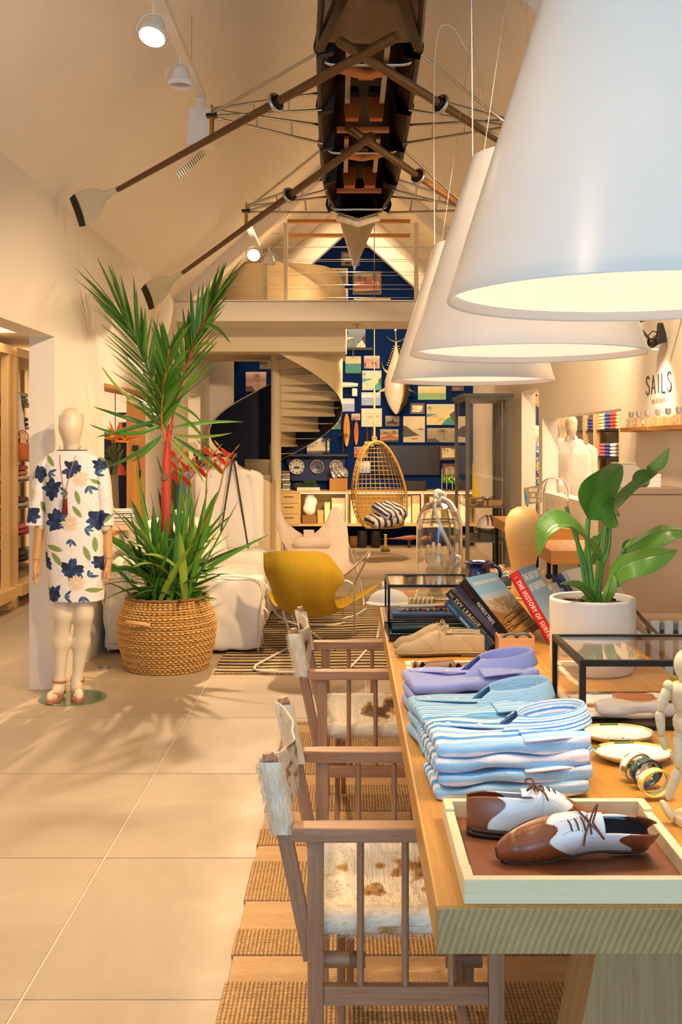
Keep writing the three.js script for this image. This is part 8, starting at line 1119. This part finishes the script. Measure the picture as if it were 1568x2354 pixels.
// ---- jointed wooden artist's figure
{
  const m = mat(0xffffff, 0.5, { map: woodTex(0xe4cfa6, 0xd8be90, 3, 30) }), k = 2.25 / FOCAL, O = onTable(1560, 1886), t = thing('wooden_figure', "jointed wooden artist's figure stepping at the right edge", 'figure', [O.x + 0.012, TY, O.z]);
  const q = (px, py, z = 0) => V((px - 1572) * k, (1886 - py) * k, z), piece = (nm, a, b, ra, rb) => part(t, nm, loft([0, 0.08, 0.3, 0.6, 0.9, 1].map((f, i) => { const c = a.clone().lerp(b, f), d = b.clone().sub(a).normalize(), s = V(0, 0, 1), e = d.clone().cross(s).normalize(), f2 = e.clone().cross(d), r = [0.45, 0.85, 1, 1, 0.85, 0.45][i] * lerp(ra, rb, f); return [...Array(14)].map((_, j) => c.clone().addScaledVector(e, r * Math.cos(j * 0.4488)).addScaledVector(f2, r * Math.sin(j * 0.4488))); })), m), ball = (p, r) => part(t, 'joint_ball', new THREE.SphereGeometry(r, 16, 12).translate(p.x, p.y, p.z), m);
  part(t, 'head', new THREE.SphereGeometry(0.025, 24, 18).scale(0.85, 1.2, 0.9).translate(...q(1572, 1538).toArray()), m); piece('neck', q(1572, 1560), q(1572, 1578), 0.01, 0.012); piece('chest', q(1572, 1575), q(1574, 1645), 0.033, 0.024); piece('waist', q(1574, 1640), q(1574, 1655), 0.018, 0.018); piece('hips', q(1574, 1650), q(1574, 1692), 0.026, 0.024);
  for (const s of [-1, 1]) { const X = (x) => 1572 + s * (1572 - x); const z = 0; ball(q(X(1536), 1584), 0.0105); piece('upper_arm', q(X(1534), 1590), q(X(1518), 1640), 0.011, 0.01); piece('forearm', q(X(1516), 1642), q(X(1521), 1696), 0.011, 0.008); piece('hand', q(X(1522), 1698), q(X(1530), 1728), 0.008, 0.007); }
  ball(q(1560, 1692), 0.011); ball(q(1590, 1692), 0.011);
  piece('thigh', q(1560, 1694), q(1556, 1764, 0.008), 0.013, 0.012); piece('shin', q(1556, 1768, 0.008), q(1533, 1838, 0.004), 0.0115, 0.008); piece('foot', q(1517, 1838, 0.008), q(1536, 1872, 0.03), 0.007, 0.0095);
  piece('thigh', q(1590, 1694), q(1590, 1770), 0.013, 0.012); piece('shin', q(1590, 1774), q(1588, 1850), 0.0115, 0.008); piece('foot', q(1588, 1856), q(1582, 1872, 0.035), 0.008, 0.0095);
  part(t, 'base', lathe([[0, 0], [0.045, 0], [0.046, 0.004], [0.046, 0.016], [0.042, 0.02], [0, 0.02]], 40).translate(0.018, 0, 0.02), m); part(t, 'support_rod', rod(V(0.018, 0.018, 0), q(1574, 1680, -0.02), 0.003, 0.003, 8), M.steel);
}
// ---- potted plant with broad leaves
{
  const P = V(at(1362, 1017, 3.62).x, TY, -3.62), pot = thing('plant_pot', 'white ceramic pot with pale glaze on the table', 'pot', P); const pm = mat(0xffffff, 0.45, { map: dtex(64, 256, (u, v) => mixc(rgb(0xf0e9dc), rgb(0xe4dacb), fbm(u * 2, v * 40, 2, 40, 3)), 1) });
  part(pot, 'body', lathe([[0, 0], [0.122, 0], [0.134, 0.008], [0.141, 0.05], [0.143, 0.24], [0.141, 0.248], [0.136, 0.25], [0.129, 0.246], [0.127, 0.2], [0.12, 0.03], [0, 0.02]], 64), pm); part(pot, 'soil', sheet(12, 24, (u, v) => V(0.128 * u * Math.cos(v * 6.283), 0.222 + 0.006 * vnoise(u * 9, v * 20), 0.128 * u * Math.sin(v * 6.283)), 0.003), mat(0x3a271a, 0.95));
  for (let i = 0; i < 26; i++) { const a = rr(0, 6.28), r = rr(0.03, 0.11); part(pot, 'bark_chip', box(rr(0.015, 0.035), 0.006, rr(0.01, 0.018), 0, 0, 0, 'x', 0.002), mat([0x5a3a24, 0x6e4a30, 0x45301f][i % 3], 0.9), [r * Math.cos(a), 0.232, r * Math.sin(a)], [rr(-0.3, 0.3), rr(0, 3), rr(-0.3, 0.3)]); }
  const t = thing('leafy_plant', 'broad leaved green plant growing in the white pot', 'plant', [0, 0, 0]), lm = [[0x548a2a, 0x76a63c], [0x669630, 0x94b848], [0x477c2a, 0x689a38]].map(([a, b]) => phys(0xffffff, 0.28, { map: dtex(128, 128, (u, v) => mixc(rgb(a), rgb(b), clamp(0.5 * fbm(u * 4, v * 4, 4, 4, 3) + 0.25 * Math.abs(Math.sin(u * 60)) + (Math.abs(v - 0.5) < 0.018 ? 0.5 : 0))), 1), clearcoat: 0.25, clearcoatRoughness: 0.3, transmission: 0.08, thickness: 0 })), sm2 = mat(0x5a8a34, 0.45);
  const a = (x, y, z = 0) => at(x, y, 3.62 + z);
  const leaf = (pts, w, side, fold, wave, mi, pet) => {
    const c = curve(pts.map((p) => a(...p))), S = V(...side).normalize();
    const L = part(t, 'leaf', sheet(30, 12, (u, v) => { const s = v * 2 - 1, P2 = c.getPoint(u), T = c.getTangent(u), B = S.clone().addScaledVector(T, -S.dot(T)).normalize(), N = T.clone().cross(B), h = w * Math.pow(Math.sin(Math.PI * (0.02 + 0.98 * Math.pow(u, 0.8))), 0.72); return P2.addScaledVector(B, s * h).addScaledVector(N, fold * Math.abs(s) * h + wave * h * Math.sin(u * 9 + s * 2) * s * s); }, 0.0016), lm[mi]);
    part(L, 'midrib', new THREE.TubeGeometry(c, 30, 0.0025, 6), sm2);
    if (pet) { const cc = curve(pet.map((p) => a(...p))); part(t, 'petiole', new THREE.TubeGeometry(cc, 24, 0.0095, 8), mi === 1 ? sm2 : lm[0]); }
  };
  leaf([[1352, 1192], [1362, 1150, 0.02], [1388, 1112, 0.05], [1432, 1072, 0.1]], 0.1, [-0.75, -0.25, 0.55], 0.35, 0.12, 0, [[1368, 1400], [1356, 1300], [1350, 1240], [1352, 1192]]);
  leaf([[1392, 1208], [1420, 1168, -0.02], [1468, 1120, -0.04], [1512, 1085, -0.05], [1538, 1030, -0.03]], 0.088, [0.55, 0.7, 0.5], -0.25, 0.14, 2, [[1374, 1400], [1382, 1300], [1388, 1240], [1392, 1208]]);
  leaf([[1378, 1285, -0.06], [1340, 1232, -0.1], [1292, 1208, -0.14], [1258, 1228, -0.17], [1240, 1278, -0.18]], 0.07, [0.2, -0.35, 0.9], 0.3, 0.08, 0, [[1360, 1400], [1372, 1340, -0.03], [1378, 1285, -0.06]]);
  leaf([[1436, 1262, 0.02], [1462, 1250, 0.0], [1500, 1230, -0.02], [1545, 1218, -0.03], [1600, 1228, -0.02]], 0.056, [0.1, -0.5, 0.85], 0.3, 0.12, 1, [[1385, 1400], [1408, 1320], [1436, 1262, 0.02]]);
  leaf([[1398, 1350, -0.06], [1425, 1305, -0.08], [1470, 1285, -0.1], [1515, 1274, -0.1], [1556, 1264, -0.08]], 0.06, [0.15, -0.6, 0.8], 0.3, 0.1, 0, [[1376, 1400], [1390, 1372, -0.04], [1398, 1350, -0.06]]);
  leaf([[1368, 1385, -0.06], [1345, 1358, -0.09], [1318, 1344, -0.1], [1288, 1342, -0.1]], 0.024, [0.2, 0.5, 0.8], 0.3, 0.05, 2);
  leaf([[1390, 1388, -0.06], [1398, 1360, -0.08], [1405, 1335, -0.08], [1408, 1318, -0.07]], 0.022, [0.7, 0, 0.7], 0.4, 0.05, 1);
  leaf([[1345, 1300, 0.08], [1362, 1272, 0.1], [1380, 1240, 0.12], [1382, 1222, 0.12]], 0.035, [0.7, 0.3, -0.4], 0.2, 0.08, 1, [[1365, 1400], [1352, 1340, 0.05], [1345, 1300, 0.08]]);
  leaf([[1432, 1275, 0.08], [1452, 1265, 0.1], [1475, 1290, 0.1], [1470, 1305, 0.1]], 0.04, [0.3, 0.6, -0.4], 0.2, 0.06, 2);
  for (const [p, mi] of [[[[1358, 1400], [1345, 1300], [1322, 1230], [1302, 1165]], 1], [[[1352, 1400], [1340, 1310], [1328, 1250], [1323, 1195]], 1], [[[1384, 1400], [1378, 1330], [1398, 1262], [1402, 1215]], 0]]) part(t, 'petiole', new THREE.TubeGeometry(curve(p.map((q) => a(...q))), 24, 0.007, 8), mi ? sm2 : lm[0]);
}
// ---- leaning books
{
  const book = (label, { base, ang, yaw = -0.6, h, t: th, w, cover, spine, group }) => { // base: lower spine edge on the table; leans to -x by ang
    const g = thing('book', label, 'book', [base.x, TY, base.z], 0, group ?? 'books on the long table'), b = new THREE.Group(); g.rotation.set(0, yaw, ang, 'YXZ');
    g.position.y = TY + 0.001;
    const cm = mat(0xffffff, 0.35, { map: cover }), smt = mat(0xffffff, 0.35, { map: spine });
    part(g, 'pages', bmm(0.003, th - 0.003, 0.004, h - 0.004, -w + 0.006, -0.004), mat(0xefe6d2, 0.85));
    const cv = new THREE.BoxGeometry(0.003, h, w).translate(th - 0.0015, h / 2, -w / 2); part(g, 'front_cover', cv, cm); part(g, 'back_cover', new THREE.BoxGeometry(0.003, h, w).translate(0.0015, h / 2, -w / 2), smt.clone ? mat(0x222222, 0.4) : cm);
    part(g, 'spine', new THREE.BoxGeometry(th, h, 0.003).translate(th / 2, h / 2, -0.0015), smt); return g;
  };
  const spineTex = (bg, lines) => ctex(128, 1024, (c, w, h) => { c.fillStyle = bg; c.fillRect(0, 0, w, h); c.save(); c.translate(w / 2, 0); c.rotate(Math.PI / 2); c.textBaseline = 'middle'; for (const [s, x, size, col, f, y = 0] of lines) { c.font = `${f ?? 'bold'} ${size}px sans-serif`; c.fillStyle = col; c.fillText(s, x, y); } c.restore(); });
  const S1 = onTable(1252, 1492);
  book('red spined book titled THE HISTORY OF SURFING', { base: V(onTable(1262, 1484).x, 0, -4.08), ang: 0.55, yaw: -0.45, h: 0.3, t: 0.043, w: 0.23, spine: spineTex('#d8271e', [['THE HISTORY OF SURFING', 120, 74, '#f4ece2', 'bold'], ['|', 60, 50, '#f4ece2']]), cover: ctex(512, 640, (c, w, h) => { const g = c.createLinearGradient(0, 0, 0, h); g.addColorStop(0, '#4f86ae'); g.addColorStop(0.75, '#a9cbdc'); g.addColorStop(1, '#3a5f86'); c.fillStyle = g; c.fillRect(0, 0, w, h); c.fillStyle = '#f4f2ee'; c.font = 'bold 84px sans-serif'; c.textAlign = 'center'; c.fillText('THE HISTORY', w / 2, 110, w * 0.92); c.fillText('OF SURFING', w / 2, 205, w * 0.86); c.fillStyle = '#24415f'; c.fillRect(0, h * 0.84, w, h * 0.06); c.fillStyle = '#e9e4da'; c.fillRect(0, h * 0.9, w, h); }) });
  book('dark spined book with a wave of grass on its sunset cover', { base: V(onTable(1150, 1475).x, 0, -4.06), ang: 0.76, h: 0.29, t: 0.05, w: 0.25, spine: spineTex('#221c18', [['PATRICK TREFZ', 360, 50, '#f0e6d4', 'bold'], ['SURF ZONE', 60, 40, '#7a2a1c', 'bold']]), cover: ctex(512, 640, (c, w, h) => { c.fillStyle = '#7fb4d4'; c.fillRect(0, 0, w, h * 0.3); c.fillStyle = '#a9bcc4'; c.fillRect(0, h * 0.3, w, h * 0.1); c.fillStyle = '#9a6a34'; c.fillRect(0, h * 0.4, w, h); for (let k = 0; k < 900; k++) { c.strokeStyle = ['#e6d8be', '#c9b08a', '#8a6a48', '#f2e6d0'][k % 4]; c.lineWidth = 2; const x = rr(0, w), y = h * (0.36 + 0.3 * rnd() * (1 - Math.abs(x / w - 0.5))); c.beginPath(); c.moveTo(x, y); c.lineTo(x + rr(-12, 12), y + rr(14, 40)); c.stroke(); } for (let k = 0; k < 50; k++) { c.strokeStyle = k % 2 ? '#5a3818' : '#d9a458'; c.lineWidth = rr(2, 8); const y = rr(0.72, 1) * h; c.beginPath(); c.moveTo(rr(0, w * 0.3), y); c.lineTo(w, y - rr(20, 110)); c.stroke(); } c.fillStyle = '#f6efe2'; c.font = 'bold 52px serif'; c.textAlign = 'center'; c.fillText('Beyond the Dunes', w / 2, 90, w * 0.8); }) });
  book('black spined book titled THE IVY LEAGUE', { base: V(onTable(1124, 1476).x, 0, -4.0), ang: 0.78, h: 0.27, t: 0.032, w: 0.24, yaw: -0.4, spine: spineTex('#1c1a22', [['THE', 24, 50, '#c9a24a', 'bold'], ['IVY LEAGUE', 150, 92, '#d9b45a', 'bold'], ['DANIEL CAPPELLO', 690, 34, '#c9a24a', 'bold']]), cover: ctex(64, 64, (c) => { c.fillStyle = '#3a3650'; c.fillRect(0, 0, 64, 64); }) });
  book('blue spined book titled waves, lowest of the leaning four', { base: V(onTable(1106, 1478).x, 0, -3.97), ang: 0.79, h: 0.23, t: 0.024, w: 0.22, yaw: -0.4, spine: spineTex('#274a6e', [['waves', 340, 84, '#e6ecf0', 'normal'], ['photographs', 60, 34, '#a9c0d4', 'normal']]), cover: ctex(64, 64, (c) => { c.fillStyle = '#1f3f5f'; c.fillRect(0, 0, 64, 64); }) });
  const st = thing('book_stand', 'black wedge stand propping the leaning books', 'book stand', [0.62, TY, -4.2]); part(st, 'plate', bar(V(-0.005, 0.004, 0), V(-0.1, 0.1, 0), 0.006, 0.18, V(0, 0, 1)), M.black); part(st, 'brace', bar(V(-0.1, 0.1, 0), V(-0.04, 0.002, 0), 0.006, 0.16, V(0, 0, 1)), M.black);
  // books behind the pot
  book('white spined book by JACK CARLSON behind the pot', { base: V(at(1352, 1395, 4.55).x, 0, -4.5), ang: 0.6, h: 0.25, t: 0.03, w: 0.22, spine: spineTex('#efe8dc', [['JACK CARLSON', 200, 66, '#b8402e', 'bold']]), cover: ctex(64, 64, (c) => { c.fillStyle = '#e9e2d4'; c.fillRect(0, 0, 64, 64); }), group: 'books behind the pot' });
  book('navy spined book with a white title panel behind the pot', { base: V(at(1330, 1395, 4.55).x, 0, -4.47), ang: 0.62, h: 0.24, t: 0.03, w: 0.22, spine: spineTex('#22346a', [['JACK CARLSON', 240, 60, '#f0ece0', 'bold']]), cover: ctex(64, 64, (c) => { c.fillStyle = '#22346a'; c.fillRect(0, 0, 64, 64); }), group: 'books behind the pot' });
  book('pale spined book lowest of those behind the pot', { base: V(at(1302, 1395, 4.55).x, 0, -4.44), ang: 0.62, h: 0.2, t: 0.03, w: 0.2, spine: spineTex('#efe9de', [['Norman', 120, 70, '#3a3a66', 'normal']]), cover: ctex(64, 64, (c) => { c.fillStyle = '#d9d2c4'; c.fillRect(0, 0, 64, 64); }), group: 'books behind the pot' });
  const mg = thing('magazine', 'open magazine leaning right of the white pot', 'magazine', [at(1405, 1395, 4.35).x, TY, -4.3]); part(mg, 'cover', sheet(10, 8, (u, v) => V(lerp(0.12, 0.0, u) , 0.002 + 0.2 * u, -lerp(0, 0.2, v) + 0.1), 0.003), mat(0xe9dccb, 0.4)); part(mg, 'page', sheet(10, 8, (u, v) => V(lerp(0.17, 0.02, u) + 0.0, 0.002 + 0.16 * u, -lerp(0, 0.2, v) + 0.1), 0.002), mat(0xd9b89a, 0.4));
}
// ---- head form, wooden hand, jug, cloche with hand
{
  const m = mat(0xffffff, 0.45, { map: woodTex(0xe9bf78, 0xdcae66, 2, 14) }), hp = onTable(1203, 1376), t = thing('head_form', 'smooth egg-shaped wooden head form on the table', 'head form', [hp.x, TY, hp.z]);
  part(t, 'head', lathe([[0, 0], [0.058, 0], [0.06, 0.02], [0.056, 0.08], [0.06, 0.16], [0.072, 0.22], [0.086, 0.29], [0.091, 0.345], [0.085, 0.395], [0.062, 0.435], [0.03, 0.452], [0, 0.455]], 48), m); part(t, 'base', lathe([[0, 0], [0.065, 0], [0.065, 0.012], [0, 0.014]], 40), m);
  const handGeo = (s, curl = 0) => { const b = [[0, 0.06, 0, 0.03, 0, 0.1, 0, 0.034, 1.5], [-0.015, 0.09, 0, 0.022, 0.015, 0.09, 0, 0.022, 1.3], [0, 0, 0, 0.024, 0, 0.06, 0, 0.027, 1.15]]; [[-0.03, 0.055], [-0.01, 0.066], [0.01, 0.062], [0.029, 0.05]].forEach(([x, L]) => { b.push([x, 0.13, 0, 0.0088, x * 1.1, 0.13 + L * 0.5, curl * 0.4, 0.0084], [x * 1.1, 0.13 + L * 0.5, curl * 0.4, 0.0084, x * 1.12, 0.13 + L, curl, 0.0072]); }); b.push([0.025, 0.075, 0.008, 0.014, 0.046, 0.105, 0.012, 0.011], [0.046, 0.105, 0.012, 0.011, 0.055, 0.138, 0.01, 0.0085]); return blend(b.map((q) => q.map((v, i) => i === 8 ? v : v * s)), { cell: 0.0032, k: 0.008 }); };
  const wm = mat(0xffffff, 0.5, { map: woodTex(0xe9cfa2, 0xdcbd8a, 2, 20) }), p2 = onTable(1234, 1405), h = thing('wooden_hand', 'jointed pale wooden hand standing beside the head form', 'wooden hand', [p2.x, TY, p2.z], 0.2); part(h, 'hand', handGeo(1.0), wm); part(h, 'base', lathe([[0, 0], [0.035, 0], [0.035, 0.012], [0, 0.014]], 32), wm); h.position.y = TY; for (const x of [-0.032, -0.011, 0.011]) part(h, 'finger_pin', new THREE.CylinderGeometry(0.002, 0.002, 0.002, 8).rotateX(1.571).translate(x, 0.15, 0.0095), M.blackMetal);
  const jb = onTable(1100, 1400), j = thing('blue_jug', 'glossy cobalt blue ceramic jug behind the books', 'jug', [jb.x, TY, jb.z]), cob = phys(0x14145a, 0.08, { clearcoat: 1, clearcoatRoughness: 0.05 });
  part(j, 'body', lathe([[0, 0], [0.05, 0], [0.066, 0.04], [0.072, 0.1], [0.06, 0.16], [0.052, 0.185], [0.058, 0.205], [0.072, 0.216], [0.068, 0.218], [0.05, 0.205], [0.046, 0.185], [0.06, 0.1], [0.05, 0.02], [0, 0.01]], 48), cob); part(j, 'handle', tube([[0.056, 0.195, 0], [0.085, 0.195, 0.005], [0.1, 0.165, 0.01], [0.085, 0.12, 0.005], [0.068, 0.1, 0]], 0.009, 30, 8), cob);
  const cp = onTable(1010, 1374), c = thing('glass_cloche', 'tall glass dome with a rope knob over a wooden hand', 'cloche', [cp.x, TY, cp.z]); part(c, 'dome', dome([[0.114, 0.014], [0.114, 0.33], [0.108, 0.39], [0.085, 0.445], [0.05, 0.475], [0, 0.485]]), solidGlass); part(c, 'base', lathe([[0, 0], [0.122, 0], [0.122, 0.014], [0, 0.014]], 48), M.pale);
  const rp = mat(0xe6d8bc, 0.9); part(c, 'rope_knob', merge([new THREE.TorusKnotGeometry(0.018, 0.01, 60, 8, 2, 3).translate(0.0, 0.505, 0), tube([[0.005, 0.5, 0.0], [0.05, 0.475, 0.05], [0.075, 0.43, 0.07]], 0.009, 20, 8)]), rp);
  part(c, 'rope', merge([tube([[-0.02, 0.49, 0.01], [-0.025, 0.44, 0.035], [0.0, 0.36, 0.06], [0.045, 0.26, 0.075], [0.07, 0.21, 0.075]], 0.009, 40, 8), new THREE.TorusKnotGeometry(0.016, 0.009, 60, 8, 2, 3).translate(0.07, 0.2, 0.075), tube([[0.07, 0.19, 0.075], [0.05, 0.15, 0.08], [0.04, 0.12, 0.08]], 0.011, 16, 8), tube([[0.07, 0.19, 0.075], [0.072, 0.14, 0.075], [0.065, 0.11, 0.07]], 0.011, 16, 8)]), rp);
  const h2 = thing('wooden_hand', 'wooden hand with a bracelet under the glass dome', 'wooden hand', [cp.x - 0.02, TY + 0.014, cp.z], -0.3); part(h2, 'hand', handGeo(1.28, -0.02), wm); part(h2, 'wrist_base', lathe([[0, 0], [0.036, 0], [0.034, 0.02], [0, 0.022]], 32), wm); part(h2, 'bracelet', new THREE.TorusGeometry(0.037, 0.0055, 8, 32).rotateX(1.65).translate(0, 0.05, 0), mat(0x5a3a24, 0.7)); part(h2, 'bead', new THREE.SphereGeometry(0.008, 12, 10).translate(0.018, 0.05, 0.033), mat(0xd9622a, 0.4));
}
renderer.render(scene, camera);
